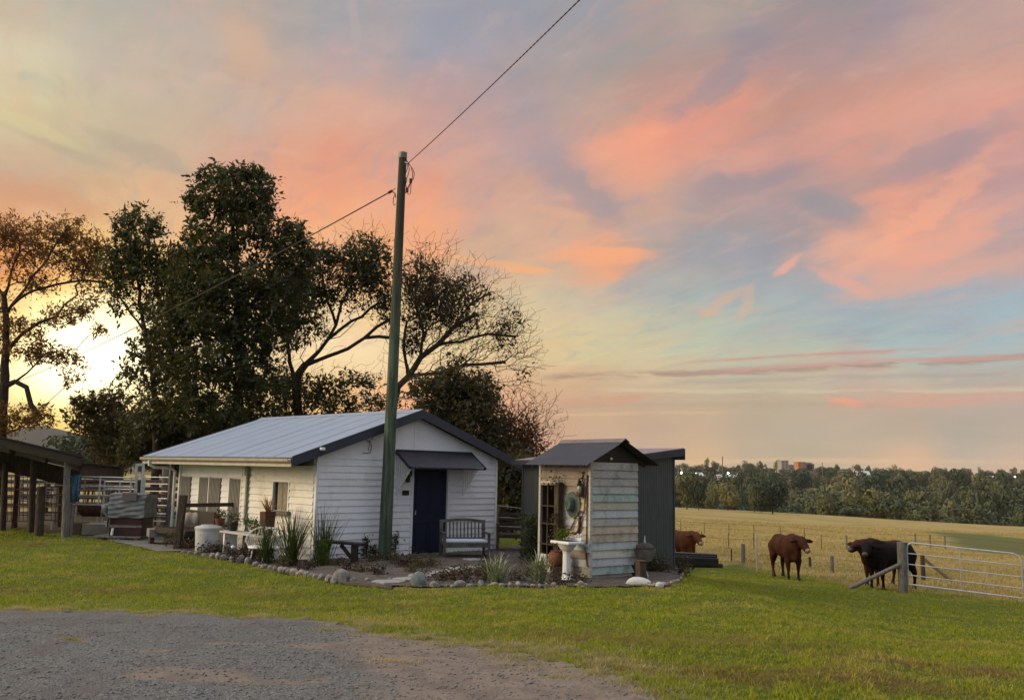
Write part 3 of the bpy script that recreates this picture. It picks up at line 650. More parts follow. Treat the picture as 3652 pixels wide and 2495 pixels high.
for x0, x1 in ((.0, .055), (W - .055, W)):
    mb = MB(); mb.box(x0, x1, -.034, .05, -.05, 2.26); mb.build('corner_trim', M_trim, cot, bevel=.004)
mb = MB(); mb.box(DU0 - .055, DU0, -.034, .066, -.1, 2.06); mb.box(DU1, DU1 + .055, -.034, .066, -.1, 2.06); mb.box(DU0 - .001, DU1 + .001, -.033, .065, 2.0, 2.059)
mb.build('door_frame', M_trim, cot)
mb = MB(); mb.box(2.655, 2.675, -.004, .012, 2.26, 3.14); mb.box(.05, W - .05, -.008, .012, 2.235, 2.262); mb.build('sheet_joint_strip', M_trim, cot)
mb = MB(); mb.box(-.04, W + .04, -.06, LH, -.45, -.03); mb.build('slab_edge', M_concrete, cot)
mb = MB(); mb.box(W-.1, W - .004, .1, LH, -.3, 2.25); mb.box(.1, W-.1, LH - .1, LH, -.3, 2.3); mb.build('rear_wall', M_white, cot)
# door
dr = MB(); dr.box(DU0 + .004, DU1 - .004, .02, .06, -.10, 2.0); door = dr.build('door', M_navy, cot, bevel=.004)
dr = MB()
for a, b_ in ((.12, .5), (.56, .94)):
    for z0, z1 in ((.05, .75), (.95, 1.85)):
        for q0, q1, w0, w1 in ((a, b_, z0, z0 + .02), (a, b_, z1 - .02, z1), (a, a + .02, z0, z1), (b_ - .02, b_, z0, z1)): dr.box(DU0 + q0, DU0 + q1, .008, .022, w0, w1)
dr.build('door_moulding', M_navy, door)
hd = MB(); hd.tube([(DU0 + .07, .0, .92), (DU0 + .07, -.04, .92), (DU0 + .07, -.05, 1.02)], .012, 6); hd.ell((DU0 + .07, -.04, .95), (.022, .022, .022), 8); hd.build('door_handle', M_galv, door)
# side wall (the long one)
SW = MB(); wv0, wv1, wz0, wz1 = 1.05, 1.70, 1.00, 1.64; z = -.02
while z < 2.2:
    z1 = min(z + .150, 2.22); seg = [(.05, wv0 - .02), (wv1 + .02, 3.19)] if z1 > wz0 + .02 and z < wz1 - .05 else [(.05, 3.19)]
    for a, b_ in seg: sboard(SW, a, b_, z, z1)
    z = z1
SW.box(.01, .1, .1, wv0, -.3, 2.25); SW.box(.01, .1, wv1, 3.22, -.3, 2.25); SW.box(.01, .1, wv0, wv1, -.3, wz0); SW.box(.01, .1, wv0, wv1, wz1, 2.25)
SW.build('side_boards', M_cream, cot)
S2 = MB(); S2.box(.05, .13, 3.22, 6.55, -.3, 2.25)
for a, b_ in ((3.82, 4.28), (5.48, 5.92)):
    z = .0
    while z < 1.62: sboard(S2, a, b_, z, min(z + .15, 1.66), x=.05); z += .15
sboard(S2, 3.2, 6.55, 1.67, 1.93, x=.05); sboard(S2, 3.2, 6.55, 1.90, 2.2, x=.05)
S2.build('recessed_side_wall', M_white, cot)
pn = []
for a, b_ in ((3.24, 3.80), (4.31, 4.86), (4.90, 5.45), (5.95, 6.50)):
    p_ = MB(); n_ = 8; wv = (b_ - a) / n_
    p_.box(.012, .045, a, b_, .0, 1.655)
    for i in range(n_): p_.box(.0, .014, a + wv * (i + .2), a + wv * (i + .75), .02, 1.64)
    pn.append(p_.build('shutter_door', M_panel, cot))
for x0, y0_, y1_, zz in ((-.012,4.865,4.895,1.67),(-.02,3.17,3.215,2.2),(-.012,3.80,3.83,1.67),(-.012,6.55,6.62,2.2)): t = MB(); t.box(x0, .05, y0_, y1_, -.02, zz); t.build('side_trim', M_trim, cot)
kb = MB(); kb.ell((-.03, 4.83, .62), (.02, .02, .02), 8); kb.build('door_knob', M_black, pn[2])
wn_ = MB(); wn_.box(-.03, .08, wv0 - .04, wv0, wz0, wz1 + .03); wn_.box(-.03, .08, wv1, wv1 + .03, wz0, wz1 + .03); wn_.box(-.03, .08, wv0, wv1, wz1, wz1 + .03)
window = wn_.build('window', M_trim, cot)
q = MB(); q.box(.05, .06, wv0, wv1, wz0, wz1); q.build('pane', mat('dark_glass', (.02, .018, .016), (.03, .025, .02), .15, 4, spec=.5), window)
q = MB(); q.box(.03, .05, wv0, wv0 + .30, wz0, wz1); q.box(.03, .05, wv0 + .32, wv0 + .52, wz0, wz1); q.build('blind', mat('window_lining', (.30,.26,.19), (.22,.19,.14), .9, 20, amt=.8), window)
q = MB(); q.box(-.11, .06, wv0 - .14, wv1 + .12, wz0 - .09, wz0 - .005); q.build('sill', M_grey, window, bevel=.006)
# long vertical duct and downpipe
q = MB(); q.box(-.08, -.031, 2.81, 2.88, .6, 1.93); q.box(-.10, -.031, 2.78, 2.91, 1.74, 1.95); q.build('duct', mat('green_grey_paint', (.22,.25,.19), (.17,.20,.15), .7, 4), cot, bevel=.008)
# roof
def corr_roof(name, m, parent, a0, a1, prof, pitch=.076, amp=.009, th=.0):
    """ribs run down the slope; a = along the ridge (y), prof = list of (x, z) down one side"""
    n_ = int((a1 - a0) / pitch * 4); ys = np.linspace(a0, a1, n_ + 1); k_ = len(prof)
    V = np.zeros((n_ + 1, k_, 3)); nrm = Vector((prof[-1][1] - prof[0][1], 0, -(prof[-1][0] - prof[0][0])))
    if nrm.z < 0: nrm = -nrm
    nrm.normalize(); wv = np.sin(ys / pitch * 2 * math.pi) * amp
    for j, (x, z) in enumerate(prof): V[:, j, 0] = x + nrm.x * wv; V[:, j, 1] = ys; V[:, j, 2] = z + nrm.z * wv
    i_ = (np.arange(n_)[:, None] * k_ + np.arange(k_ - 1)[None]); F = np.stack([i_, i_ + 1, i_ + k_ + 1, i_ + k_], -1).reshape(-1, 4)
    return npmesh(name, V.reshape(-1, 3), F, 4, m, parent, smooth=True)
UL, UR, VF, VB = -.74, 6.12, -.22, 7.25
zl, zr = zroof(UL), zroof(UR)
rf = corr_roof('roof', M_roofiron, cot, VF, VB, [(UL, zl + .02), (UA, ZA + .02)], .10, .010)
corr_roof('roof_slope', M_roofiron, cot, VF, VB, [(UA, ZA + .02), (UR, zr + .02)])
q = MB(); q.prism([(UA - .16, ZA - .16 * SL + .04), (UA, ZA + .055), (UA + .16, ZA - .16 * SL + .04), (UA + .16, ZA - .16 * SL + .03), (UA, ZA + .04), (UA - .16, ZA - .16 * SL + .03)], VF - .01, VB + .01, 'y')
q.build('ridge_cap', M_roofiron, rf)
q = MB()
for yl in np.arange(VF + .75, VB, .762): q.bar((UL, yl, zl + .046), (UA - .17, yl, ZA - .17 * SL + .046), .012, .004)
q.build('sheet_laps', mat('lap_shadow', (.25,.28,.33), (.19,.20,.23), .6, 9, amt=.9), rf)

q = MB(); q.prism([(UL+.02, zl - .03), (UA, ZA - .03), (UR-.02, zr - .03), (UR-.02, zr - .05), (UA, ZA - .05), (UL+.02, zl - .05)], VF + .03, VB - .03, 'y'); q.build('eaves_lining', mat('brown_lining', (.12,.085,.05), (.085,.06,.035), .85, 5), cot)
for vv0 in (VF - .028, VB):
    q = MB(); q.prism([(UL, zl - .17), (UA, ZA - .17), (UR, zr - .17), (UR, zr + .045), (UA, ZA + .045), (UL, zl + .045)], vv0, vv0 + .028, 'y'); q.build('barge_board', M_slate, cot)
q = MB()
q.prism([(UL - .09, zl + .0), (UL - .085, zl - .06), (UL - .05, zl - .09), (UL - .0, zl - .09), (UL, zl), (UL - .012, zl), (UL - .014, zl - .07), (UL - .05, zl - .075), (UL - .075, zl - .05), (UL - .078, zl)], VF + .02, VB, 'y')
q.build('gutter', mat('gutter_paint', (.40,.35,.28), (.30,.26,.20), .45, 5), cot)
q = MB(); q.box(UL - .002, UL + .03, VF + .02, VB, zl - .17, zl - .09); q.box(UL + .03, .0, VF + .25, 6.9, zl - .165, zl - .15); q.build('fascia', mat('fascia_paint', (.50,.46,.38), (.40,.36,.28), .6, 5), cot)
q = MB(); yb = 6.75; q.tube([(UL - .03, yb, zl - .09), (UL - .03, yb, zl - .20), (UL + .12, yb, zl - .26), (-.18, yb, zl - .28), (-.06, yb, zl - .36), (-.05, yb, .05)], .042, 8)
q.build('downpipe', M_trim, cot, smooth=True)
q = MB(); q.bar((.0, 7.1, -.05), (.0, 7.1, 2.2), .10); q.build('porch_post', M_grey, cot)
# flood light, antenna, awning, lamp, plaque, cable
u_, z_ = HF(1146, 1600, VF - .03); q = MB(); q.box(u_ - .05, u_ + .05, VF - .11, VF - .03, z_ - .03, z_ + .03); q.build('barge_light', M_trim, cot, bevel=.01)
aw0, aw1, ao = 2.10, 4.46, .56; at0, at1 = 2.40, 2.03
A = MB(); n_ = int((aw1 - aw0) / .076 * 4); k0 = len(A.v)
for i in range(n_ + 1):
    x = aw0 + (aw1 - aw0) * i / n_; w_ = .009 * math.sin(x / .076 * 2 * math.pi); A.v += [(x, -.03, at0 + w_), (x, -ao, at1 + w_)]
for i in range(n_): A.f.append((2 * i, 2 * i + 1, 2 * i + 3, 2 * i + 2)); A.m.append(0)
awn = A.build('awning', M_darkroof, cot)
q = MB(); q.box(aw0, aw1, -.06, -.026, at0 - .02, at0 + .025)
for x in (aw0 - .012, aw1 - .012): q.bar((x + .012, -.03, at0 - .02), (x + .012, -ao - .01, at1 - .02), .025, .06)
q.bar((aw0, -ao + .02, at1 - .03), (aw1, -ao + .02, at1 - .03), .035, .03); q.build('awning_frame', M_navy, awn)
for x in (2.16, 4.22):
    q = MB()
    for i in range(8):
        y_ = -.05 - i * .066; zt = at0 + (at1 - at0) * (-y_) / ao - .05; zb = 1.42 + (i * .085)
        if zb < zt: q.box(x - .009, x + .009, y_ - .018, y_ + .018, zb + .0, zt)
    q.bar((x + .013, -.04, 1.45), (x + .013, -.53, 2.0), .012, .03); q.bar((x, -.04, 1.38), (x, -.04, 2.3), .03)
    q.build('awning_bracket', M_trim, awn)
u_, z_ = HF(1448, 1706, -.1); q = MB()
q.tube([(u_ + .16, -.02, 2.0), (u_ + .17, -.08, 1.93), (u_ + .14, -.12, 1.82), (u_ + .06, -.14, z_ + .09)], .014, 6); q.lathe([(.02, .10), (.075, .06), (.06, .02), (.05, -.07), (.02, -.09)], (u_ + .02, -.14, z_), 8); q.box(u_ + .12, u_ + .2, -.035, -.02, 1.86, 2.0)
q.build('wall_lantern', M_black, cot)
u_, z_ = HF(1444, 1756, 0); q = MB(); q.box(u_ - .095, u_ + .095, -.04, -.02, z_ - .055, z_ + .055); pq = q.build('name_plaque', M_black, cot, bevel=.004)
q = MB()
for i, wd in enumerate((.045, .06, .05)): q.box(u_ - wd, u_ + wd, -.0435, -.040, z_ + .022 - i * .022, z_ + .026 - i * .022)
q.build('plaque_lines', mat('plaque_tan', (.10,.07,.05), None, .6), pq)
q = MB()
ps = [HF(a, b_, -.02) for a, b_ in ((1298,1560),(1312,1572),(1320,1575),(1324,1590),(1322,1606),(1318,1613),(1308,1615),(1292,1613))]
q.tube([(a, -.03, b_) for a, b_ in ps], .007, 5); ps = [HF(a, b_, -.02) for a, b_ in ((1330,1555),(1326,1566),(1316,1570),(1316,1590),(1312,1606))]; q.tube([(a, -.03, b_) for a, b_ in ps], .006, 5)
q.build('service_cable', M_black, cot)
# vent in the slab by the door
u_, z_ = HF(1454, 1990, -.06); q = MB(); q.box(u_ - .09, u_ + .07, -.075, -.06, -.17, -.06); q.build('air_vent', M_black, cot)
# TV antenna on the ridge
an = thing('roof_antenna', HW(UA, .9, ZA + .05), YH, 'thin metal television antenna on the cottage ridge behind the pole', 'antenna')
q = MB(); q.tube([(0, 0, 0), (0, 0, .35)], .012, 6); q.build('mast', M_galvd, an)
q = MB(); q.tube([(-.9, .1, .30), (.75, -.1, .34)], .01, 5); q.build('boom', M_galvd, an)
q = MB()
for i in range(11):
    x = -.85 + i * .155; q.tube([(x, -.22 + .1, .30), (x, .22 + .1, .34)], .006, 4); q.tube([(x, .1, .3), (x + .06, .1, .38)], .004, 4)
q.tube([(-.9, -.25, .3), (-1.0, -.1, .15), (-.9, .1, .06)], .006, 4); q.tube([(.1, 0, .28), (.2, 0, .1), (.0, 0, .04), (-.15, 0, .05)], .008, 4)
q.build('elements', M_galvd, an)

# ------------------------------------------------------------------ power pole and lines
pb = onz(1370, 1996, -.02); pt = aty(1437, 548, pb[1] + .0)
pole = thing('power_pole', pb, 0, 'tall leaning green-brown timber power pole in front of the cottage', 'power pole')
top = Vector(pt) - Vector(pb); q = MB(); N_ = 24
def b_pole(m, g_, b):
    nt = m.node_tree; co = nt.nodes.new('ShaderNodeTexCoord').outputs['Object']; z = g_.xyz(co)[2]; n = g_.noise(g_.vm('MULTIPLY', co, (9, 9, .5)), 2.2, 7, .7); n2 = g_.noise(g_.vm('MULTIPLY', co, (30, 30, .7)), 3., 4, .6)
    c = g_.mix(g_.ss(g_.m('ADD', z, g_.m('MULTIPLY', g_.m('SUBTRACT', n, .5), 6.)), 3.2, 7.5), (.095,.135,.09), (.075,.062,.045)); c = g_.mix(g_.m('MULTIPLY', g_.ss(n, .42, .58), .85), c, (.045,.05,.032)); c = g_.mix(g_.m('MULTIPLY', g_.ss(n2, .60, .66), .7), c, (.02,.018,.014))
    g_.put(b.inputs['Base Color'], c); b.inputs['Roughness'].default_value = .9; b.inputs['Specular IOR Level'].default_value = .2
    bn = nt.nodes.new('ShaderNodeBump'); bn.inputs['Strength'].default_value = .6; bn.inputs['Distance'].default_value = .02; g_.put(bn.inputs['Height'], n2); nt.links.new(bn.outputs[0], b.inputs['Normal'])
M_pole = attr_mat('weathered_pole', b_pole)
q.tube([Vector((0, 0, -.3)) + (top + Vector((0, 0, .3))) * i / N_ for i in range(N_ + 1)], [.152 - .062 * i / N_ for i in range(N_ + 1)], 20); q.build('shaft', M_pole, pole, smooth=True)
q = MB(); tn = top.normalized(); q.tube([top - tn * .12, top + tn * .02], [.099, .099], 16); q.build('pole_cap', M_galvd, pole, smooth=True)
q = MB(); q.tube([top + Vector((.03, -.05, -.22)), top + Vector((.12, -.06, -.26)), top + Vector((.15, -.02, -.24))], .022, 6); q.build('eye_bolt', M_galv, pole)
def pl(px, py, dy=0.): return Vector(aty(px, py, pb[1] + dy)) - Vector(pb)
q = MB()
def drop(pts, r_=.009, dy=-.05): q.tube([pl(a, b_, dy) for a, b_ in pts], r_, 5)
drop([(1446,562),(1452,575),(1462,590),(1472,602),(1478,620),(1474,640),(1465,650)]); drop([(1448,566),(1456,585),(1460,605),(1455,625),(1449,640)]); drop([(1447,570),(1453,590),(1452,605),(1447,618)]); drop([(1466,600),(1472,615),(1470,640)])
drop([(1465,652),(1458,668),(1450,680),(1452,690),(1462,694),(1465,680),(1466,655)]); drop([(1462,655),(1452,672),(1446,690)]); drop([(1449,640),(1447,660),(1452,676)])
drop([(1410,690),(1403,706),(1402,725),(1406,733),(1411,727)]); drop([(1398,684),(1407,688),(1411,698),(1410,705)], .012)
q.build('dropper_wires', M_wire, pole)
for a, b_ in ((1465,645),(1446,642),(1452,678)): q = MB(); c_ = pl(a, b_, -.05); q.box(c_.x - .03, c_.x + .03, c_.y - .03, c_.y + .03, c_.z - .05, c_.z + .05); q.build('cable_clamp', M_wire, pole)
q = MB()
c0_, c1_ = pl(1385, 688), pl(1400, 680); q.bar(c0_, c1_, .05); c2_ = pl(1410, 672); q.tube([c1_, c2_], .01, 5)
q.build('strain_clamp', M_wire, pole)
def cable(name, a, b_, sag, r_, m, label, twist=False):
    a, b_ = Vector(a), Vector(b_); N = 60; q = MB(); pts = [a.lerp(b_, i / N) - Vector((0, 0, 4 * sag * (i / N) * (1 - i / N))) for i in range(N + 1)]
    if twist:
        for ph in (0, math.pi):
            fine = []
            for i in range(N * 8 + 1):
                f = i / 8; i_ = min(int(f), N - 1); p_ = pts[i_].lerp(pts[i_ + 1], f - i_); t = f * 4.2 + ph; fine.append(p_ + Vector((math.cos(t) * r_ * .6, 0, math.sin(t) * r_ * .6)))
            q.tube(fine, r_ * .8, 5)
    else: q.tube(pts, r_, 6)
    o = q.build(name, m, None, smooth=True); tag(o, label, 'cable'); return o
near = aty(2350, -280, 9.0); cable('power_line', Vector(pb) + top + Vector((.15, -.02, -.22)), near, .05, .008, M_cable, 'thick twisted power cable running from the pole top up out of the picture', True)
far_ = aty(-260, 1455, 75.); cable('power_line', Vector(pb) + c0_, far_, .9, .015, M_cable, 'thin cable sloping down from the pole across the dark trees to the left')

# ------------------------------------------------------------------ patchwork outhouse
YO = .635; UO = np.array([math.cos(YO), math.sin(YO), 0]); VO = np.array([-math.sin(YO), math.cos(YO), 0])
O0 = onz(2103, 2076, -.05); O0z = np.array([O0[0], O0[1], 0])
def OF(px, py, v=0.):
    P = onplane(px, py, O0 + VO * v, VO); return float((P - O0) @ UO), float(P[2])
def OS(px, py, u=0.):
    P = onplane(px, py, O0 + UO * u, UO); return float((P - O0) @ VO), float(P[2])
def OW(u, v, z): return O0z + UO * u + VO * v + np.array([0, 0, z])
oh = thing('outhouse', O0z, YO, 'small patchwork outhouse of mismatched painted boards under a dark corrugated roof', 'outhouse')
def pm(nm, c, rgh=.8): return mat('board_' + nm, c, tuple(x * .72 for x in c), rgh, 6, (3, 3, 14), .7, .3, 20, dirt=(.13, .115, .09), dscale=3.5, damt=.55)
PB_ = dict(gg=pm('grey_green', (.50,.48,.41)), gr=pm('grey', (.46,.44,.40)), aq=pm('aqua', (.40,.50,.43)), ag=pm('pale_aqua', (.48,.50,.45)), kh=pm('khaki', (.47,.44,.34)),
  bl=pm('pale_blue', (.53,.54,.53)), tn=pm('tan', (.54,.45,.33)), bg=pm('blue_green', (.50,.55,.50)), cr=pm('cream_grey', (.60,.56,.46)), br=pm('bare_brown', (.32,.29,.25)),
  ye=pm('faded_yellow', (.55,.46,.27)), wh=pm('off_white', (.58,.58,.55)), pk=pm('bare_pinkish', (.30,.245,.20)), be=pm('beige', (.50,.43,.33)))
keys = list(PB_); mats_ = [PB_[k] for k in keys]; ki = {k: i for i, k in enumerate(keys)}
WO, DO = 1.24, 1.52
mb = MB(); zt = 2.19; bh = .1505
for i, c in enumerate('gg gr gr ag aq kh bl gr tn tn bg cr bl aq br br'.split()):
    z1 = zt - i * bh; z0 = z1 - bh; fboard(mb, .035 + rng.uniform(0, .01), WO - rng.uniform(0, .012), z0 + (.0 if i < 15 else .0), z1 - .004, ki[c], 0, .006, .03)
mb.build('front_wall', mats_, oh)
mb = MB()
cl = 'pk pk pk pk be ye wh wh be ye bg pk wh kh cr wh'.split(); op0, op1, oz0, oz1 = .80, 1.47, .30, 1.76
for i, c in enumerate(cl):
    z1 = 2.17 - i * bh; z0 = z1 - bh; zm = (z0 + z1) / 2
    sboard(mb, .035, op0 if oz0 < zm < oz1 else DO - .02, z0, z1 - .004, ki[c], 0, .006, .03)
mb.build('side_wall', mats_, oh)
mb = MB(); mb.box(-.036, .034, -.036, .034, -.13, 2.22); mb.box(-.03, .03, DO - .03, DO + .03, -.1, 2.2); mb.box(-.034, .02, op0, op0 + .04, oz0, oz1); mb.box(-.034, .02, op0, DO, oz1, oz1 + .04); mb.build('corner_post', mat('bone_paint', (.50,.47,.40), (.34,.31,.26), .75, 6, (1,1,6), .8), oh, bevel=.004)
mb = MB(); mb.box(WO - .03, WO, .03, DO, -.1, 2.2); mb.box(.03, WO - .03, DO - .03, DO, -.1, 2.2); mb.box(.03, WO - .03, .03, DO - .03, -.06, .0); mb.box(.004, .02, .03, op0, .02, 2.2); mb.build('inner_lining', M_wood, oh)
OA, OSL, OZ = .66, .50, 2.62; ovf, ovb = -.26, DO + .12; ol_, or_ = -.34, WO + .36
def zo(u): return OZ - OSL * abs(u - OA)
r1 = corr_roof('roof', M_darkroof, oh, ovf, ovb, [(ol_, zo(ol_)), (OA, OZ)], .076, .013)
corr_roof('roof_slope', M_darkroof, oh, ovf, ovb, [(OA, OZ), (or_, zo(or_))], .076, .013)
q = MB(); q.prism([(OA - .11, OZ - .11 * OSL + .02), (OA, OZ + .035), (OA + .11, OZ - .11 * OSL + .02), (OA + .11, OZ - .11 * OSL + .008), (OA, OZ + .02), (OA - .11, OZ - .11 * OSL + .008)], ovf - .01, ovb + .01, 'y'); q.build('ridge_cap', mat('faded_ridge', (.17,.14,.13), (.11,.09,.09), .5, 6), r1)
q = MB(); q.prism([(0.03, 2.19), (WO-.03, 2.19), (WO-.03, zo(WO-.03)-.02), (OA, OZ - .03), (.03, zo(.03)-.02)], .0, .02, 'y'); q.prism([(0.03, 2.19), (WO-.03, 2.19), (WO-.03, zo(WO)-.02), (OA, OZ - .03), (.03, zo(.03)-.02)], DO-.05, DO-.02, 'y')
q.build('gable_infill', M_black, oh)
q = MB()
for v_ in (.1, .55, 1.05, 1.45):
    q.bar((ol_ + .06, v_, zo(ol_ + .06) - .045), (OA, v_, OZ - .045), .04, .06); q.bar((OA, v_, OZ - .045), (or_ - .06, v_, zo(or_ - .06) - .045), .04, .06)
q.build('rafters', mat('rafter_timber', (.09,.045,.03), (.06,.03,.02), .85, 8), oh)
u_, z_ = OF(2180, 1635, -.05); q = MB(); q.ell((u_, -.05, z_), (.028, .028, .028), 10); q.build('porch_bulb', M_porc, oh, smooth=True)
# shelf rack in the doorway
q = MB()
for y_ in (op0 + .2, op0 + .42): q.box(-.06, -.04, y_ - .012, y_ + .012, .1, 1.74)
for z_ in (.55, .95, 1.30): q.box(-.05, .18, op0 + .05, DO - .05, z_, z_ + .018)
q.build('rack', M_wood, oh)
# things hung on the outhouse side
def OWs(px, py, off=.05): return onplane(px, py, O0 - UO * off, UO)
vpost = thing('veranda_post', OW(-.12, .80, -.05), YO, 'rough brown timber post with a creeper beside the outhouse doorway', 'post')
q = MB(); q.box(-.055, .055, -.06, .06, 0, 1.84); q.build('timber', M_wood, vpost, bevel=.008)
def leafcloud(name, pts, n_, size, m, parent=None, flat=0., aspect=.45):
    """pts: (k,3) centres + spread; n_ leaves spread over them"""
    pts = np.asarray(pts, float); k = rng.integers(0, len(pts), n_); c = pts[k, :3] + rng.normal(0, 1, (n_, 3)) * pts[k, 3:4] * (np.array([1, 1, 1 - flat]))
    d = rng.normal(0, 1, (n_, 3)); d[:, 2] = d[:, 2] * .7 - .1; d /= np.linalg.norm(d, axis=1)[:, None]
    e = np.cross(d, rng.normal(0, 1, (n_, 3))); e /= np.linalg.norm(e, axis=1)[:, None] + 1e-9
    s = size * rng.uniform(.6, 1.3, (n_, 1)); a = d * s / 2; b_ = e * s * aspect / 2
    V = np.stack([c - a, c + b_ - a * .1, c + a, c - b_ - a * .1], 1).reshape(-1, 3); F = np.arange(n_ * 4).reshape(-1, 4)
    return npmesh(name, V, F, 4, m, parent)
leafcloud('creeper', [(-.08, -.05, z_, .07) for z_ in np.linspace(.7, 1.2, 6)] + [(-.05, .0, 1.84, .09), (-.05, .1, 1.84, .09)], 420, .06, M_leafB, vpost)
hook = tag(bpy.data.objects.new('iron_hook', None), 'big rusty iron hook hanging on the patchwork wall', 'hook'); link(hook)
hook.location = tuple(OWs(2078, 1850, .06)); hook.rotation_euler = (0, 0, YO)
def hk(px, py, off=.06): P = OWs(px, py, off) - np.array(hook.location); return (float(P @ UO), float(P @ VO), float(P[2]))
q = MB(); q.tube([hk(*p_) for p_ in ((2068,1842),(2067,1860),(2067,1880),(2062,1895),(2054,1902),(2046,1901),(2041,1896))], [.028, .030, .030, .030, .030, .026, .012], 8); q.build('shank', M_rust, hook, smooth=True)
q = MB(); q.tube([hk(2070 + 9 * math.cos(t), 1832 + 10 * math.sin(t)) for t in np.linspace(0, 6.283, 15)], .014, 6, cap=False); q.build('ring', M_rust, hook, smooth=True)
def chain(pts, label, link_=.055, r_=.007, grp=None, off=.05):
    P = [OWs(a, b_, off) for a, b_ in pts]; L = [0]
    for i in range(1, len(P)): L.append(L[-1] + np.linalg.norm(P[i] - P[i - 1]))
    n_ = int(L[-1] / link_ / .72); c = P[0]; o = thing('iron_chain', c, 0, label, 'chain', grp); q = MB()
    for i in range(n_):
        s = L[-1] * (i + .5) / n_; j = max(0, min(len(P) - 2, int(np.searchsorted(L, s) - 1))); t = (s - L[j]) / (L[j + 1] - L[j]); p_ = Vector(P[j] + (P[j + 1] - P[j]) * t - c); d = Vector(P[j + 1] - P[j]).normalized()
        sd_ = (Vector(UO) if i % 2 else Vector(UO).cross(d)).normalized(); 
        q.tube([p_ + d * math.cos(a) * link_ / 2 + sd_ * math.sin(a) * link_ * .28 for a in np.linspace(0, 6.283, 9)], r_, 4, cap=False)
    q.build('links', M_rust, o); return o
chain([(2097,1695),(2091,1740),(2086,1790),(2082,1830)], 'short rusty chain holding up the iron hook beside the corner post')
chain([(2094,1693),(2095,1760),(2093,1850),(2092,1920),(2091,1990),(2094,2012),(2099,2018)], 'long rusty chain hanging straight down beside the outhouse corner')
chain([(1989,1748),(1990,1790),(1996,1840),(2008,1878),(2020,1890),(2035,1885),(2050,1855),(2055,1828)], 'rusty chain looped in a swag under the green hat')
hat = thing('bush_hat', OWs(2042, 1797, .05), YO, 'faded green bush hat hung on the patchwork wall above the basin', 'hat')
bm_ = MB(); Mh = Matrix.Rotation(R(-90), 3, 'Y') @ Matrix.Rotation(R(0), 3, 'X')
def lathe_x(mbx, prof, cy, cz, n=22, wob_=0., sy=1., sz=1.):
    b = len(mbx.v); k = len(prof)
    for r_, x in prof:
        for j in range(n):
            t = 2 * math.pi * j / n; rw = r_ * (1 + wob_ * math.sin(3 * t + 1)); mbx.v.append((-x, cy + rw * sy * math.cos(t), cz + rw * sz * math.sin(t)))
    for i in range(k - 1):
        for j in range(n):
            a0 = b + i * n + j; a1 = b + i * n + (j + 1) % n; mbx.f.append((a0, a1, a1 + n, a0 + n)); mbx.m.append(0)
    mbx.f.append(tuple(b + (k - 1) * n + j for j in range(n))); mbx.m.append(0); return mbx
M_hat = mat('faded_green_cloth', (.075,.11,.09), (.045,.07,.06), .9, 9, amt=.7, bump=.3)
lathe_x(bm_, [(.235, .0), (.24, .012), (.14, .03), (.13, .04)], 0, 0, 24, .05, .85, 1.05); bm_.build('brim', M_hat, hat, smooth=True)
q = MB(); lathe_x(q, [(.135, .03), (.125, .10), (.09, .135), (.04, .12), (.01, .11)], 0, 0, 20, .04, .9, 1.05); q.build('crown', M_hat, hat, smooth=True)
q = MB(); q.tube([(-.01, .245 * .85 * math.cos(t), .245 * 1.05 * math.sin(t)) for t in np.linspace(0, 6.28, 30)], .006, 5, cap=False); q.build('brim_cord', M_canvas, hat)
lan = thing('hurricane_lantern', OWs(2067, 1770, .09), YO, 'dark hurricane lantern hanging by its wire from the wall', 'lantern')
q = MB(); q.lathe([(.075, 0), (.08, .02), (.06, .06), (.04, .07)], (0, 0, 0), 14); q.build('tank', M_rust, lan, smooth=True)
q = MB(); q.lathe([(.035, .07), (.055, .12), (.05, .18), (.034, .21)], (0, 0, 0), 14); q.build('globe', mat('lantern_glass', (.30,.27,.22), (.22,.19,.15), .15, 9, spec=.6), lan, smooth=True)
q = MB(); q.lathe([(.05, .21), (.055, .235), (.03, .26), (.04, .29), (.02, .31)], (0, 0, 0), 14); q.build('chimney', M_black, lan, smooth=True)
q = MB(); q.tube([(0, -.065, .03), (0, -.07, .18), (0, -.04, .27)], .008, 5); q.tube([(0, .065, .03), (0, .07, .18), (0, .04, .27)], .008, 5); q.tube([(0, -.04, .29), (0, -.03, .42), (0, 0, .50), (0, .03, .42), (0, .04, .29)], .004, 4); q.build('wire_frame', M_black, lan)
sh = thing('small_tap', OWs(2078, 1700, .04), YO, 'small rusty tap fixed high on the patchwork wall', 'tap')
q = MB(); q.tube([(0, 0, -.09), (0, 0, .05)], .012, 6); q.tube([(-.02, 0, -.02), (-.07, 0, -.03), (-.09, 0, -.07)], .012, 6); q.build('body', M_rust, sh)
q = MB(); q.ell((0, 0, .08), (.02, .035, .025), 8); q.build('handle', M_rust, sh)
# pedestal basin
bc = onz(2020, 2078, -.06); ba = thing('pedestal_basin', bc, YO, 'white porcelain pedestal basin planted up against the outhouse', 'basin'); ba.scale = (.80, .80, .90)
q = MB()
for i, (r_, z_) in enumerate([(.17, 0), (.165, .04), (.12, .10), (.095, .16), (.09, .4), (.088, .62), (.10, .68)]): pass
q.lathe([(.19, 0), (.185, .035), (.135, .09), (.105, .15), (.10, .4), (.098, .60), (.115, .66)], (0, 0, 0), 8, sx=.95); q.build('pedestal', M_porc, ba, smooth=False, bevel=.012)
q = MB(); q.lathe([(.10, .64), (.16, .68), (.22, .76), (.25, .80)], (0, 0, 0), 20, sx=.85, sy=1.1); q.build('bowl', mat('basin_underside', (.62,.60,.55), (.55,.53,.48), .3, 4), ba, smooth=True)
q = MB(); q.box(-.24, .26, -.34, .34, .795, .86); q.box(.14, .27, -.34, .34, .86, .93); q.build('rim', M_porc, ba, bevel=.025)
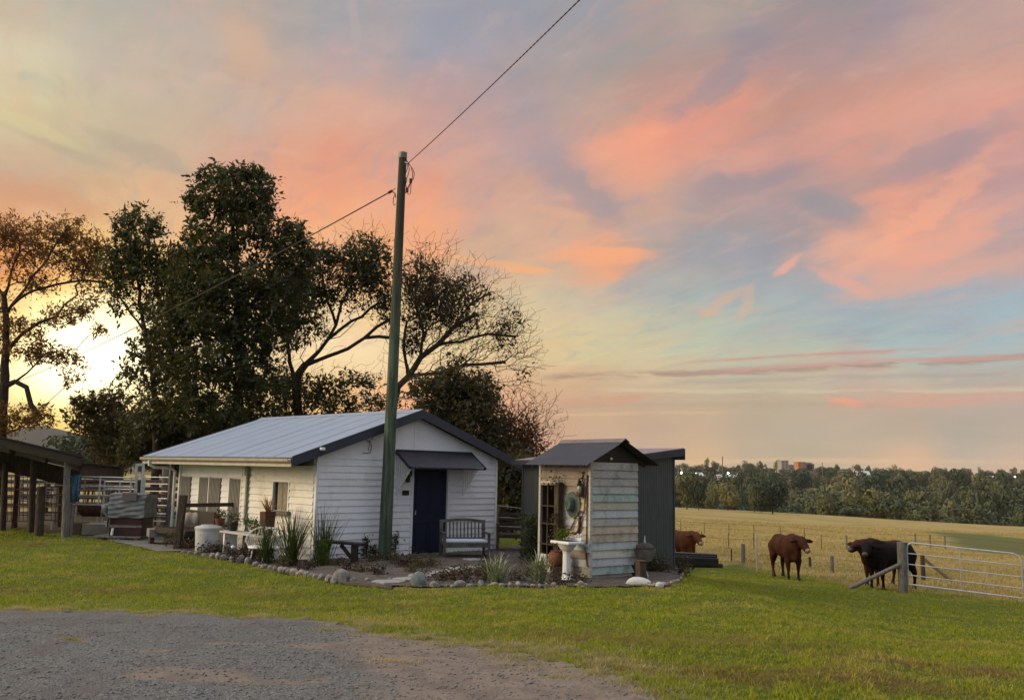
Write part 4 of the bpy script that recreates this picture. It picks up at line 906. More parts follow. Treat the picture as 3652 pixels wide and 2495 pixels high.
q = MB(); q.box(-.19, .12, -.27, .27, .862, .866); q.build('potting_soil', M_mulch, ba)
for yy in (-.16, -.28):
    q = MB(); q.lathe([(.02, .92), (.018, .97), (.035, .985), (.035, 1.0), (.015, 1.01)], (.2, yy, 0), 10); q.tube([(.2, yy, .975), (.13, yy, .97), (.10, yy, .94)], .012, 6); q.build('basin_tap', M_porc, ba, smooth=True)
q = MB(); q.tube([(-.2, .26, .865), (-.25, .22, .80), (-.24, .2, .74), (-.1, .12, .70)], .005, 4); q.build('cord', M_black, ba); q = MB(); q.tube([(.03, -.1, .55), (.05, -.16, .5), (.1, -.22, .42), (.05,-.15,.35)], .005, 4); q.build('cord', M_black, ba)
bp = thing('basin_plant', bc + UO * -.05 + VO * .08 + np.array([0, 0, .785]), YO, 'leafy green plant growing in the porcelain basin', 'plant')
leafcloud('leaves', [(0, 0, .07, .08), (.0, .12, .05, .06), (0, -.08, .1, .06), (0, .0, .12, .05)], 330, .06, M_lime, bp)
tp = thing('terracotta_urn', bc + UO * .05 + VO * .36 + np.array([0, 0, .28]), 0, 'round terracotta pot tucked behind the basin', 'pot')
q = MB(); q.lathe([(.08, 0), (.14, .05), (.17, .14), (.15, .22), (.11, .26), (.12, .28)], (0, 0, 0), 18); q.build('pot_body', M_terra, tp, smooth=True)
q = MB(); q.box(-.12,.25,-.12,.12,-.34,-.004); q.build('timber_block', M_wood, tp)
br = thing('wall_bracket', OWs(2088, 1945, .08), YO, 'white peeling bracket on the wall to the right of the basin', 'bracket')
q = MB(); q.box(-.03, .05, -.10, .16, -.02, .03); q.box(-.02, .05, -.1, -.05, -.12, -.02); q.box(-.02, .05, .0, .03, -.09, -.02); q.build('shelf', PB_['bl'], br)

# ------------------------------------------------------------------ corrugated shed behind
YS = .70; US = np.array([math.cos(YS), math.sin(YS), 0]); VS = np.array([-math.sin(YS), math.cos(YS), 0])
K1 = onz(2404, 2018, -.1); WS, DS = 2.5, 2.45; S0 = K1 - US * WS; S0 = np.array([S0[0], S0[1], 0])
shed = thing('garden_shed', S0, YS, 'dark grey-green corrugated iron shed with a lean-to roof behind the outhouse', 'shed')
def wallcorr(name, P, Q, zb, zt0, zt1, m, parent, pitch=.076, amp=.008):
    P, Q = Vector((*P, 0)), Vector((*Q, 0)); L = (Q - P).length; d = (Q - P) / L; nr = Vector((d.y, -d.x, 0)); n_ = int(L / pitch * 4); V = []; 
    for i in range(n_ + 1):
        s = L * i / n_; o = P + d * s + nr * (amp * math.sin(s / pitch * 2 * math.pi)); V += [(o.x, o.y, zb), (o.x, o.y, zt0 + (zt1 - zt0) * i / n_)]
    i_ = np.arange(n_) * 2; F = np.stack([i_, i_ + 2, i_ + 3, i_ + 1], -1); return npmesh(name, V, F, 4, m, parent, smooth=True)
zs0, zs1 = 2.22, 2.44
wallcorr('end_wall', (0, 0), (WS, 0), -.25, zs0, zs1, M_shed, shed); wallcorr('side_wall', (0, DS), (0, 0), -.25, zs0, zs0, M_shed, shed)
wallcorr('far_wall', (WS, 0), (WS, DS), -.25, zs1, zs1, M_shed, shed); wallcorr('back_wall', (WS, DS), (0, DS), -.25, zs1, zs0, M_shed, shed)
for a_, b_, c_ in ((0,0,zs0),(WS,0,zs1),(0,DS,zs0)): q = MB(); q.box(a_-.02,a_+.02,b_-.02,b_+.02,-.25,c_); q.build('corner_flashing', M_shed, shed)
ss_ = (zs1 - zs0) / WS
def zq(u): return zs0 + ss_ * u
q = MB(); q.prism([(-.18, zq(-.18) + .03), (WS + .24, zq(WS + .24) + .12), (WS + .24, zq(WS + .24) + .135), (-.18, zq(-.18) + .045)], -.12, DS + .1, 'y'); sr = q.build('roof', mat('mauve_roof_iron', (.24,.20,.22), (.18,.15,.17), .4, 3, metal=.3), shed)
q = MB(); q.prism([(-.18, zq(-.18) - .06), (WS + .24, zq(WS + .24) - .05), (WS + .24, zq(WS + .24) + .12), (-.18, zq(-.18) + .03)], -.145, -.121, 'y'); q.box(WS + .215, WS + .25, -.14, DS + .1, zq(WS) - .12, zq(WS + .24) + .11); q.build('fascia', M_slate, shed)
q = MB(); q.box(WS + .005, WS + .21, -.09, .0, zq(WS) - .11, zq(WS) + .01); q.build('gutter_box', M_rust, shed)
q = MB(); q.box(-.28, -.17, -.1, DS + .1, zq(-.18) - .07, zq(-.18) + .02); q.build('gutter', M_slate, shed)
q = MB(); q.tube([(1.1, 1.4, 2.3), (1.1, 1.4, 2.62)], .05, 10); q.lathe([(.075, 0), (.07, .10), (.02, .14)], (1.1, 1.4, 2.62), 12); q.build('vent_pipe', M_galv, shed, smooth=True)
#@@PART3@@
# ------------------------------------------------------------------ trees
def strands(P, parent_i, rad, n=5):
    """tubes for a branching skeleton: each node joined to its parent"""
    P = np.asarray(P); k = len(P); par = np.asarray(parent_i); i = np.nonzero(par >= 0)[0]; a = P[par[i]]; b = P[i]; ra = rad[par[i]]; rb = rad[i]
    ra = np.minimum(ra, rb * 1.5); d = b - a; L = np.linalg.norm(d, axis=1); ok = L > 1e-4; a, b, d, ra, rb, L = a[ok], b[ok], d[ok], ra[ok], rb[ok], L[ok]
    d /= L[:, None]; ref = np.where(np.abs(d[:, 2:3]) > .9, np.array([[1., 0, 0]]), np.array([[0, 0, 1.]])); x = np.cross(d, ref); x /= np.linalg.norm(x, axis=1)[:, None]; y = np.cross(d, x)
    b = b + d * rb[:, None] * .3; t = np.arange(n) * 2 * math.pi / n; c, s = np.cos(t)[None, :, None], np.sin(t)[None, :, None]
    ring = x[:, None, :] * c + y[:, None, :] * s; A = a[:, None] + ring * ra[:, None, None]; B = b[:, None] + ring * rb[:, None, None]
    V = np.concatenate([A, B], 1).reshape(-1, 3); m = len(a); o = np.arange(m)[:, None, None] * 2 * n; j = np.arange(n); F = np.stack([j, (j + 1) % n, (j + 1) % n + n, j + n], -1)[None] + o
    return V, F.reshape(-1, 4)
NTR = [0]; TRW = [None]
def grow(trunk, attractors, step=.45, jit=.06, tip=.008, power=2.35, up=.0, rmax=.4):
    """connect every attractor to the nearest limb with a gently bent branch"""
    P = []; par = []; dist = []; wts = []
    for li_, ln in enumerate(trunk):
        for q_, p_ in enumerate(ln):
            p_ = np.asarray(p_, float)
            if q_ == 0:
                if not P: P.append(p_); par.append(-1); dist.append(0.); wts.append(1.); cur_ = 0; continue
                dd = np.linalg.norm(np.array(P) - p_, axis=1); cur_ = int(dd.argmin()); continue
            a = P[cur_]; n_ = max(1, int(np.linalg.norm(p_ - a) / step))
            for i in range(1, n_ + 1):
                w_ = p_ * (i / n_) + a * (1 - i / n_) + rng.normal(0, jit * .7, 3) * (i < n_); P.append(w_); par.append(cur_); dist.append(dist[cur_] + np.linalg.norm(w_ - P[cur_])); cur_ = len(P) - 1; wts.append(1. if li_ == 0 else .55)
    NTR[0] = len(P); TRW[0] = np.array(wts)
    A = np.asarray(attractors); base = np.array(P[0]); order = np.argsort(np.linalg.norm(A - base, axis=1))
    PA = np.zeros((200000, 3)); PA[:len(P)] = P; DA = np.zeros(200000); DA[:len(P)] = dist; n = len(P); par = list(par)
    for q_ in order:
        t = A[q_]; d = np.linalg.norm(PA[:n] - t, axis=1); cost = d + .22 * DA[:n] + 1.2 * np.maximum(PA[:n, 2] - t[2], 0) * .6; j = int(cost.argmin()); L = d[j]; m = max(1, int(L / step)); prev = j; a = PA[j].copy()
        bow = np.array([0, 0, 1.]) * L * rng.uniform(-.05, .16) + rng.normal(0, .06, 3) * L
        for i in range(1, m + 1):
            f = i / m; p_ = a * (1 - f) + t * f + bow * math.sin(math.pi * f) + rng.normal(0, jit, 3) * (f < 1); PA[n] = p_; par.append(prev); DA[n] = DA[prev] + np.linalg.norm(p_ - PA[prev]); prev = n; n += 1
            if n > 199990: break
    P = PA[:n]; acc = np.zeros(n); ch = np.ones(n, bool)
    for i in range(n - 1, 0, -1):
        if acc[i] == 0: acc[i] = tip ** power
        acc[par[i]] += acc[i]
    acc[0] = max(acc[0], acc[1] if n > 1 else 0); rad = np.minimum(acc ** (1 / power), rmax); return P, np.array(par), rad
def blobpts(blobs, Y, n_, shell=.35, yspread=1.):
    """random points in crown lobes given by photograph positions at distance Y"""
    a = np.array([b_[2] * b_[3] * (b_[4] if len(b_) > 4 else 1.) for b_ in blobs]); a = a / a.sum(); k = rng.choice(len(blobs), n_, p=a); out = np.zeros((n_, 3))
    d = rng.normal(0, 1, (n_, 3)); d /= np.linalg.norm(d, axis=1)[:, None]; r_ = rng.random(n_) ** shell
    for i, b_ in enumerate(blobs):
        m = k == i; c = aty(b_[0], b_[1], Y); s = Y / FPX; rx, rz = b_[2] * s, b_[3] * s
        out[m] = c + d[m] * r_[m][:, None] * np.array([rx, min((rx + rz) / 2, 2.6) * yspread, rz])
    return out
def leafset(cl, per, spread, size, aspect=.45, droop=.2):
    n_ = len(cl) * per; off = rng.normal(0, 1, (n_, 3)) * spread * rng.uniform(.35, 1.3, (len(cl), 1)).repeat(per, 0); c = np.repeat(cl, per, 0) + off
    d = rng.normal(0, .5, (n_, 3)) + off / (np.linalg.norm(off, axis=1)[:, None] + 1e-6); d[:, 2] -= droop; d /= np.linalg.norm(d, axis=1)[:, None]; e = np.cross(d, rng.normal(0, 1, (n_, 3))); e /= np.linalg.norm(e, axis=1)[:, None] + 1e-9
    s = size * rng.uniform(.45, 1.5, (n_, 1)) * rng.uniform(.7, 1.2, (len(cl), 1)).repeat(per, 0); a = d * s / 2; b_ = e * s * aspect * rng.uniform(.6, 1.15, (n_, 1)) / 2; V = np.stack([c - a, c + b_ - a * .15, c + a, c - b_ - a * .15], 1).reshape(-1, 3); return V
def make_tree(name, label, Y, trunk_px, blobs, n_att, n_clump, per, spread, size, lm, base_z=None, tip=.008, bare=None, group=None, cat='tree', rmax=.35, shell=.45, droop=.2, twig=0, aspect=.45, dens=.78, tk=0., power=2.35, jit=.06):
    tr = []
    for ln in trunk_px: tr.append([aty(q_[0], q_[1], Y + (q_[2] if len(q_) > 2 else 0)) for q_ in ln])
    b0 = tr[0][0].copy(); gz = Hs(b0[0], b0[1]); b0[2] = gz; o = thing(name, b0, 0, label, cat, group)
    if tr[0][0][2] > gz + .3: tr[0] = [b0] + tr[0]
    att = blobpts(blobs, Y, n_att, shell)
    if bare: att = np.vstack([att, blobpts(bare, Y, int(n_att * .8), .6)])
    if twig:
        extra = att[rng.integers(0, len(att), twig)] + rng.normal(0, .48, (twig, 3)) + np.array([0, 0, .08]); att = np.vstack([att, extra])
    P, par, rad = grow(tr, att, tip=tip, rmax=rmax, power=power, jit=jit)
    if tk: nt_ = NTR[0]; hgt = np.clip((P[:nt_, 2] - P[0, 2]) / max(1., P[:nt_, 2].max() - P[0, 2]), 0, 1); rad[:nt_] = np.maximum(rad[:nt_], tk * (1 - .82 * hgt) * TRW[0][:nt_])
    V, F = strands(P - b0, par, rad); npmesh('trunk', V, F, 4, M_bark, o, smooth=True)
    if n_clump:
        n_clump = int(n_clump * dens); per = max(5, int(per * .36)); size *= 1.55; spread *= .85
        m = int(n_clump * .45); tips = att[rng.integers(0, n_att, n_clump - m)]; cl = np.vstack([blobpts(blobs, Y, m, shell), tips + rng.normal(0, .12, tips.shape)])
        L = leafset(cl - b0, per, spread, size, aspect, droop); npmesh('crown', L, np.arange(len(L)).reshape(-1, 4), 4, lm, o)
    return o
# A: gum at the left edge
make_tree('gum_tree', 'open-branched gum tree at the left edge against the bright sunset', 40,
 [[(5,1600),(8,1500),(14,1380),(22,1230),(20,1120),(14,1060)],[(14,1060),(-40,950),(-60,850)],[(18,1100),(90,1030),(140,960),(200,870),(260,800)],[(14,1060),(40,970),(70,900),(60,830)],[(40,1090),(110,1040),(200,1015),(300,1000),(380,1010)],[(24,1250),(80,1190),(140,1150),(200,1130)],[(10,1400),(55,1360),(95,1380),(110,1440),(140,1480)]],
 [(30,830,110,75,1.2),(-70,850,80,110),(340,860,45,40,.8),(350,960,40,60,.8),(290,960,60,50,.8),(130,1010,90,45,.8),(330,1090,50,30,.6),(230,1120,90,45,.8),(300,1100,60,40,.8),(110,1180,80,50,.8),(330,1000,60,50,.8),(160,830,95,60,1.2),(250,830,80,60),(310,880,65,55),(110,900,90,60),(220,930,90,50),(60,960,60,60,.6),(330,930,40,50,.7),(300,1040,55,30,.5),(345,1175,30,18,1.2),(120,1245,80,40,1.2),(200,1270,80,38,1.2),(270,1290,45,35,.8),(40,1250,50,50,.7),(60,1150,60,45,.6),(-20,1100,60,120),(250,1350,35,25,.6),(60,1490,90,55,1.2),(0,1520,70,50,1.2),(150,1480,60,35,.9),(-60,1350,60,160)],
 420, 1500, 26, .17, .12, M_leafO, tip=.012, rmax=.42, tk=.30, dens=1.75, shell=.5, aspect=.32)
# B1: the smaller leafy tree
make_tree('leafy_tree', 'medium bushy tree between the left gum and the tallest dark tree', 37,
 [[(560,1640),(555,1500),(540,1300),(510,1150),(490,1000),(480,850)],[(520,1200),(420,1050),(400,950)],[(540,1300),(450,1250)]],
 [(620,930,60,60,.9),(620,1010,70,60,1),(480,780,80,55,.9),(440,830,60,60,.9),(540,820,60,55,.9),(490,890,100,70,1.2),(410,940,70,70),(500,980,130,80,1.2),(400,1040,60,50,.8),(570,940,60,60),(480,1100,90,60,.8),(600,1100,100,100,1.2),(530,1220,90,70,.9),(620,1280,110,110,1.1),(500,1340,90,60,.8),(560,1450,130,80)],
 520, 3600, 26, .16, .125, M_leafD, shell=.5, tk=.2, dens=.50)
# B2: the tallest dark tree
make_tree('dark_evergreen_tree', 'tallest dark dense evergreen tree standing behind the cottage roof', 36,
 [[(850,1640),(848,1400),(850,1200),(840,1000),(830,800),(850,680)],[(848,1300),(750,1100),(720,950)],[(850,1150),(960,1000),(1000,900)]],
 [(720,650,50,40),(700,720,75,50),(790,640,75,45,1.1),(880,640,90,50,1.1),(915,610,32,30),(940,690,60,70,1.1),(830,720,150,90,1.4),(700,800,60,40,.8),(790,850,140,100,1.5),(930,820,110,100,1.3),(1030,830,60,60),(1020,920,90,100,1.2),(700,910,80,60,1.1),(640,890,40,40,.8),(800,1000,220,120,1.8),(980,1050,140,120,1.5),(640,1000,80,70),(740,1150,180,130,1.7),(930,1200,150,120,1.4),(640,1150,110,90),(740,1320,200,120,1.5),(900,1370,140,110,1.2),(720,1460,230,90,1.3),(880,1500,160,70,1),(1090,860,50,60,.5),(1110,930,50,50,.9)],
 800, 8600, 26, .17, .135, M_leafD, shell=.5, tk=.3, dens=.64)
# C: spreading tree, thin to the right
make_tree('spreading_tree', 'spreading tree with forked trunk rising just left of the power pole', 39,
 [[(1070,1640),(1066,1500),(1055,1400),(1060,1340),(1090,1300)],[(1090,1300),(1140,1250),(1170,1210),(1198,1160),(1215,1090),(1240,1040),(1290,950),(1310,880)],[(1100,1310),(1170,1270),(1240,1244),(1300,1205),(1345,1165),(1390,1140)],[(1055,1400),(1030,1250),(1010,1120),(980,1040)],[(1170,1210),(1220,1170),(1290,1130),(1350,1080)],[(1290,1210),(1350,1200),(1400,1205)],[(1200,1150),(1170,1080),(1150,980)],[(1070,1520),(1130,1490),(1190,1470)]],
 [(1300,960,100,110,.9),(1230,1000,70,100,.8),(1380,1090,60,90,.6),(1120,910,60,60,.9),(1180,920,70,60,.9),(1080,1010,110,100,1.6),(1060,1150,120,90,1.5),(1180,1040,60,80,.8),(1290,860,60,40,.9),(1340,900,50,55,.7),(1270,930,70,50,.6),(1370,960,55,70,.6),(1310,1010,80,60,.5),(1390,1050,45,60,.6),(1250,1080,70,40,.35),(1400,1150,50,40,.35),(1120,1400,80,60,1.1),(1200,1370,80,60,.7),(1290,1360,90,60,.6),(1010,1380,110,80,1.2),(1240,1450,120,50,.8),(1360,1440,80,50,.7),(1050,1480,120,60,1)],
 560, 3300, 24, .16, .12, M_leafD, tip=.0055, power=2.7, jit=.04, twig=4500, rmax=.34, shell=.6, tk=.30, dens=.72)
# D: sparse tree right of the pole
make_tree('sparse_tree', 'sparse wide tree of bare twigs right of the power pole above the cottage', 37,
 [[(1395,1640),(1400,1460),(1418,1380),(1460,1340),(1500,1275),(1560,1230),(1620,1165),(1700,1120)],[(1500,1275),(1510,1190),(1480,1080),(1500,980),(1500,900)],[(1460,1340),(1440,1250),(1450,1150)],[(1560,1230),(1640,1220),(1740,1190),(1840,1200)],[(1450,1345),(1560,1330),(1680,1300),(1800,1290)],[(1500,1100),(1580,1040),(1660,990)],[(1620,1165),(1680,1080),(1740,1050)]],
 [(1540,1060,110,90,.9),(1640,1090,90,90,.7),(1500,1160,70,70,.7),(1720,1040,60,50,.5),(1810,1160,60,70,.4),(1500,940,55,40,.9),(1460,1000,50,60,.9),(1540,990,60,55,.9),(1600,1030,60,50,.8),(1660,1000,35,30,.8),(1480,1090,60,60,.6),(1580,1100,60,50,.5),(1465,1225,42,42,1.6),(1600,1140,40,30,.8),(1790,1075,25,25,.35),(1700,1160,60,50,.25),(1860,1330,35,40,.5),(1790,1230,60,60,.3),(1640,1280,90,50,.3)],
 420, 1250, 17, .16, .105, M_leafB, tip=.0050, power=2.75, jit=.035, tk=.23, dens=.95, bare=[(1500,900,45,25),(1580,930,50,40),(1680,1040,70,60),(1740,1110,80,70),(1800,1180,80,70),(1850,1260,60,70),(1700,1220,120,80),(1600,1150,100,100),(1860,1340,45,35)], twig=7500, rmax=.2, shell=.6)
# E: olive bush tree behind the right of the roof
make_tree('olive_tree', 'dense round olive tree right behind the cottage roof ridge', 33,
 [[(1640,1800),(1640,1600),(1630,1450)],[(1640,1600),(1560,1450)],[(1640,1560),(1720,1420)]],
 [(1530,1390,90,55),(1620,1370,100,60,1.1),(1710,1390,80,70),(1560,1460,120,70),(1680,1470,120,80,1.2),(1740,1450,50,60,.6),(1640,1560,140,80),(1760,1580,70,90),(1810,1640,80,90,1.2),(1820,1760,75,90,1.2)],
 360, 4600, 26, .16, .12, M_leafB, shell=.5, dens=.45)
# F: low bare tree at the right end of the roof
make_tree('bare_tree', 'small twiggy tree at the right end of the cottage roof', 34,
 [[(1790,1800),(1800,1640),(1790,1560),(1830,1500),(1880,1450)],[(1795,1600),(1850,1570),(1920,1550)]],
 [(1850,1560,60,50,.7),(1900,1600,60,40,.9),(1800,1560,50,60,1),(1830,1500,50,40,.4),(1890,1520,50,50,.3),(1790,1480,35,50,.5)],
 200, 420, 18, .14, .095, M_leafO, tip=.005, power=2.7, jit=.035, tk=.1, dens=1.1, bare=[(1850,1490,90,60),(1900,1540,65,60),(1920,1470,30,25),(1800,1450,50,50)], twig=2400, rmax=.14)
# G..: under-growth along the back of the yards
for i, (nm, lb, Y, x0, bl, nc) in enumerate([
 ('garden_bush', 'wide olive bush behind the cattle yards at the left', 42, 330, [(300,1440,60,40,.8),(400,1430,90,50),(340,1500,110,60),(440,1530,120,70,1.2),(420,1610,110,60,1)], 1700),
 ('garden_bush', 'dark bush hanging over the far end of the cottage roof', 38, 620, [(560,1520,120,60),(680,1560,130,60,1.2),(520,1600,120,70),(640,1640,130,60),(800,1540,100,60)], 2300),
 ('garden_bush', 'low dark bush in the gap between the cottage and the outhouse', 31, 1830, [(1800,1690,80,60),(1850,1760,70,80),(1810,1830,70,70),(1880,1700,50,60)], 1900)]):
    make_tree(nm, lb, Y, [[(x0, 1760), (x0 + 10, 1600)]], bl, 160, nc, 24, .17, .125, M_leafB if i != 1 else M_leafD, cat='bush', rmax=.12)

# ------------------------------------------------------------------ valley trees, each a crown on a trunk
M_va = mat('valley_leaves', (.105,.108,.042), (.06,.07,.027), .75, .35, amt=.9, rand=.5)
M_vb = mat('valley_dark_leaves', (.038,.050,.020), (.062,.070,.028), .75, .35, amt=.9, rand=.5)
def crown_mesh(seed, lobes, n_, size, flat):
    r2_ = np.random.default_rng(seed); V = []
    L = [(r2_.uniform(-.55, .55), r2_.uniform(-.55, .55), r2_.uniform(.32, .95) if flat < 1 else r2_.uniform(.6, .95), r2_.uniform(.22, .42)) for _ in range(lobes)] + [(0, 0, .5, .5)]
    w_ = np.array([l[3] ** 2 for l in L]); k = r2_.choice(len(L), n_, p=w_ / w_.sum()); La = np.array(L)[k]; d = r2_.normal(0, 1, (n_, 3)); d /= np.linalg.norm(d, axis=1)[:, None]
    c = La[:, :3] * np.array([1, 1, 1]) + d * (La[:, 3:4] * r2_.uniform(.75, 1.05, (n_, 1))) * np.array([1, 1, .72]); c[:, 2] = np.maximum(c[:, 2], .04 + .1 * r2_.random(n_)) if flat < 1 else c[:, 2]
    dd = d + r2_.normal(0, .28, (n_, 3)); dd /= np.linalg.norm(dd, axis=1)[:, None]; e = np.cross(dd, r2_.normal(0, 1, (n_, 3))); e /= np.linalg.norm(e, axis=1)[:, None]; f_ = np.cross(dd, e)
    s = size * r2_.uniform(.5, 1.3, (n_, 1)); V = np.stack([c - e * s, c + f_ * s * .8, c + e * s, c - f_ * s * .8], 1).reshape(-1, 3)
    me = npmesh('crown', V, np.arange(n_ * 4).reshape(-1, 4), 4, None); m = me.data; bpy.data.objects.remove(me); return m
M_vc = mat('lone_tree_leaves', (.016,.026,.009), (.032,.042,.014), .75, .5, amt=.9)
CR = [crown_mesh(10 + i, 7 + i % 4, 1500, .055, 0) for i in range(6)]; CG = [crown_mesh(30 + i, 6, 700, .05, 1) for i in range(3)]
CRs = []
for me in CR + CG:
    for m_ in (M_va, M_vb): c = me.copy(); c.materials.append(m_); CRs.append(c)
qt = MB(); qt.tube([(0, 0, -.1), (.01, .0, .25), (-.01, .02, .7)], [.035, .028, .015], 5); to = qt.build('trunk', M_bark); TM = to.data; bpy.data.objects.remove(to)
vr = np.random.default_rng(5)
def vtree(x, y, h, w, kind, dark, label, group, name='valley_tree', z=None):
    z = Hs(x, y) if z is None else z; o = thing(name, (x, y, z), vr.uniform(0, 6.28), label, 'tree', group)
    idx = (vr.integers(0, 6) if kind == 0 else 6 + vr.integers(0, 3)) * 2 + (1 if dark else 0)
    for nm, me in (('crown', CRs[idx]), ('trunk', TM)):
        c = bpy.data.objects.new(nm, me); link(c, o); c.scale = (w, w, h)
    return o
def vplace(px, ytop, ybase, Y, w_px, kind, dark, label, name='paddock_tree', group=None):
    P = aty(px, ybase, Y); hh_ = (ybase - ytop) * Y / FPX; vtree(P[0], Y, hh_, w_px * Y / FPX * .62, kind, dark, label, group, name, z=P[2] if abs(P[2] - Hs(P[0], Y)) > .0 else None)
for px, yt, yb_, Y, wp, k, dk, lb in [
 (2450,1708,1826,178,110,0,0,'broad olive tree at the paddock edge just right of the shed'),(2492,1735,1828,174,80,0,1,'dark lower tree leaning out to the right of the shed-side olive tree'),
 (2756,1722,1832,175,130,0,1,'dark round tree standing alone in front of the paddock tree line'),(2690,1728,1822,186,70,0,0,'yellowish tree touching the left side of the lone dark paddock tree'),
 (2596,1722,1812,196,110,0,0,'olive tree with rounded top midway between shed and lone dark tree'),(2545,1705,1800,215,70,0,0,'taller thin olive tree behind the shed-side trees')]:
    P = aty(px, yb_, Y); o = vtree(P[0], Y, (yb_ - yt) * Y / FPX, wp * Y / FPX * .62, k, dk, lb, None, 'paddock_tree')
    if dk:
        cr_ = [c for c in o.children if c.name.startswith('crown')][0]; me = cr_.data.copy(); me.materials.clear(); me.materials.append(M_vc); cr_.data = me
DL = ['olive tree in the front row along the far paddock edge', 'tree part way up the wooded river bank', 'tree on the far wooded rise', 'tree on the skyline of the far ridge']
rows = [(205,13,5.2,1.5,9,.3,0),(226,12,7.0,2.2,11,.4,0),(262,18,10,2.,11,.3,1),(310,18,13,2.5,13,.35,1),(380,22,14,3,14,.7,1),(470,24,14,3,14,.7,1),(600,28,10,3,13,.6,2),(780,32,8,2.5,13,.6,2),(1000,38,8,2.5,14,.6,2),(1300,46,12,4.5,16,.5,3)]
for Y, n_, h, hs, w_, pd, li in rows:
    n_ = int(n_ * 1.14)
    for i in range(n_):
        a = R(4.5 + 30.5 * (i + vr.uniform(.1, .9)) / n_); y = Y * (1 + vr.uniform(-.06, .06)); x = y * math.tan(a)
        if 600 > Y > 300 and 0.30 < a < 0.345 and vr.random() < .75: continue
        tall = vr.random() < .16 and Y > 700
        if Y < 240 and a < R(18.5): continue
        else: h_ = h
        vtree(x, y, (h_ + vr.uniform(-hs, hs)) * (1.35 if tall else 1), w_ * .62 * vr.uniform(.75, 1.25) * (.8 if tall else 1), 1 if tall else 0, vr.random() < pd, DL[li], ['trees along the far paddock edge', 'trees on the river bank', 'trees on the far rise', 'trees on the skyline ridge'][li])
for i in range(14):   # field trees far off to the left
    a = R(-30 + i * 1.9 + vr.uniform(-.5, .5)); y = vr.uniform(150, 330); vtree(y * math.tan(a), y, vr.uniform(5, 8), vr.uniform(5, 8), 0, 1, 'dark tree in the far field beyond the cattle yards', 'trees in the field beyond the yards')
# a far-off wood filling the bank between the separate trees
def wood():
    n_ = 85000; a = np.radians(vr.uniform(3, 37, n_)); y = 235 * (1500 / 235) ** (vr.random(n_)); x = y * np.tan(a); cl = lump(x, y, .03, 2.) + lump(x, y, .011, 5.)
    k = (cl > -.25) & ~((y > 400) & (y < 600) & (a > .30) & (a < .345)); x, y = x[k], y[k]; n_ = len(x); top = 1.2 + 1.6 * lump(x, y, .05, 1.); z = H(x, y) + np.maximum(top, .6) * vr.uniform(.1, 1, n_)
    d = vr.normal(0, 1, (n_, 3)); d /= np.linalg.norm(d, axis=1)[:, None]; e = np.cross(d, vr.normal(0, 1, (n_, 3))); e /= np.linalg.norm(e, axis=1)[:, None]; s = (.35 + y * .0011)[:, None] * vr.uniform(.6, 1.3, (n_, 1)); c = np.stack([x, y, z], -1)
    V = np.stack([c - d * s, c + e * s, c + d * s, c - e * s], 1).reshape(-1, 3); o = npmesh('valley_wood', V, np.arange(n_ * 4).reshape(-1, 4), 4, M_vb); tag(o, 'dense scrub and woodland filling the river valley', None, None, 'stuff')
wood()

# ------------------------------------------------------------------ town on the far ridge
M_bo = mat('orange_render', (.42,.19,.075), (.36,.16,.07), .8, .05); M_bp = mat('pinkish_brick', (.26,.15,.12), (.22,.13,.11), .8, .05); M_bg = mat('grey_concrete_tower', (.30,.29,.27), (.25,.24,.23), .8, .05); M_bw = mat('white_sheds', (.60,.60,.58), (.48,.48,.47), .7, .05); M_win = mat('dim_windows', (.05,.05,.055), (.07,.06,.06), .3, 1)
def block(name, boxes, Y, label, cat='building', win=True):
    """boxes: (px0, px1, ytop, ybot, material, depth)"""
    c = aty((boxes[0][0] + boxes[0][1]) / 2, boxes[0][3], Y); o = thing(name, c, 0, label, cat)
    for x0, x1, yt, yb_, m, dp in boxes:
        A = aty(x0, yb_, Y) - c; B = aty(x1, yt, Y) - c; q = MB(); q.box(A[0], B[0], A[1], A[1] + dp, A[2] - 8, B[2]); q.box(A[0] - .2, B[0] + .2, A[1] - .2, A[1] + dp + .2, B[2], B[2] + .6); q.build('wall', m, o)
        if win and B[2] - A[2] > 7:
            q = MB(); nf = int((B[2] - A[2]) / 3.2); nw = max(2, int((B[0] - A[0]) / 3.5))
            for i in range(nf):
                for j in range(nw):
                    xx = A[0] + (B[0] - A[0]) * (j + .25) / nw; zz = B[2] - 3.2 * (i + .75); q.box(xx, xx + (B[0] - A[0]) / nw * .5, A[1] - .06, A[1] + .02, zz, zz + 1.3)
            w = q.build('windows', M_win, o)
    return o
block('apartment_block', [(2848,2872,1648,1700,M_bo,18),(2873,2904,1655,1700,M_bp,22),(2878,2896,1650,1655,M_bg,10)], 1150, 'orange and pink brick apartment block on the far ridge')
block('office_tower', [(2788,2812,1643,1695,M_bg,18),(2813,2832,1658,1700,M_bg,18)], 1180, 'grey stepped concrete tower left of the orange block on the ridge')
block('silo', [(3009,3021,1680,1706,M_bw,8)], 900, 'small white silo on the ridge right of the apartment block', 'silo', False)
def longshed(px0, px1, yt, yb_, Y, label):
    A = aty(px0, yb_, Y); B = aty(px1, yt, Y); o = thing('farm_building', A, 0, label, 'building'); w = B[0] - A[0]; h = B[2] - A[2]; q = MB(); q.box(0, w, 0, 9, -5, h * .55); q.build('wall', M_bw, o)
    q = MB(); q.prism([(-.4, h * .5), (4.5, h), (9.4, h * .5), (9.4, h * .56), (4.5, h * 1.08), (-.4, h * .56)], -.4, w + .4, 'x'); q.build('roof', mat('pale_roof', (.50,.51,.52), (.40,.41,.42), .5, .05), o)
    q = MB()
    for j in range(max(2, int(w / 6))): q.box(2 + j * 6, 3.4 + j * 6, -.08, .02, .4, h * .42)
    q.build('windows', M_win, o)
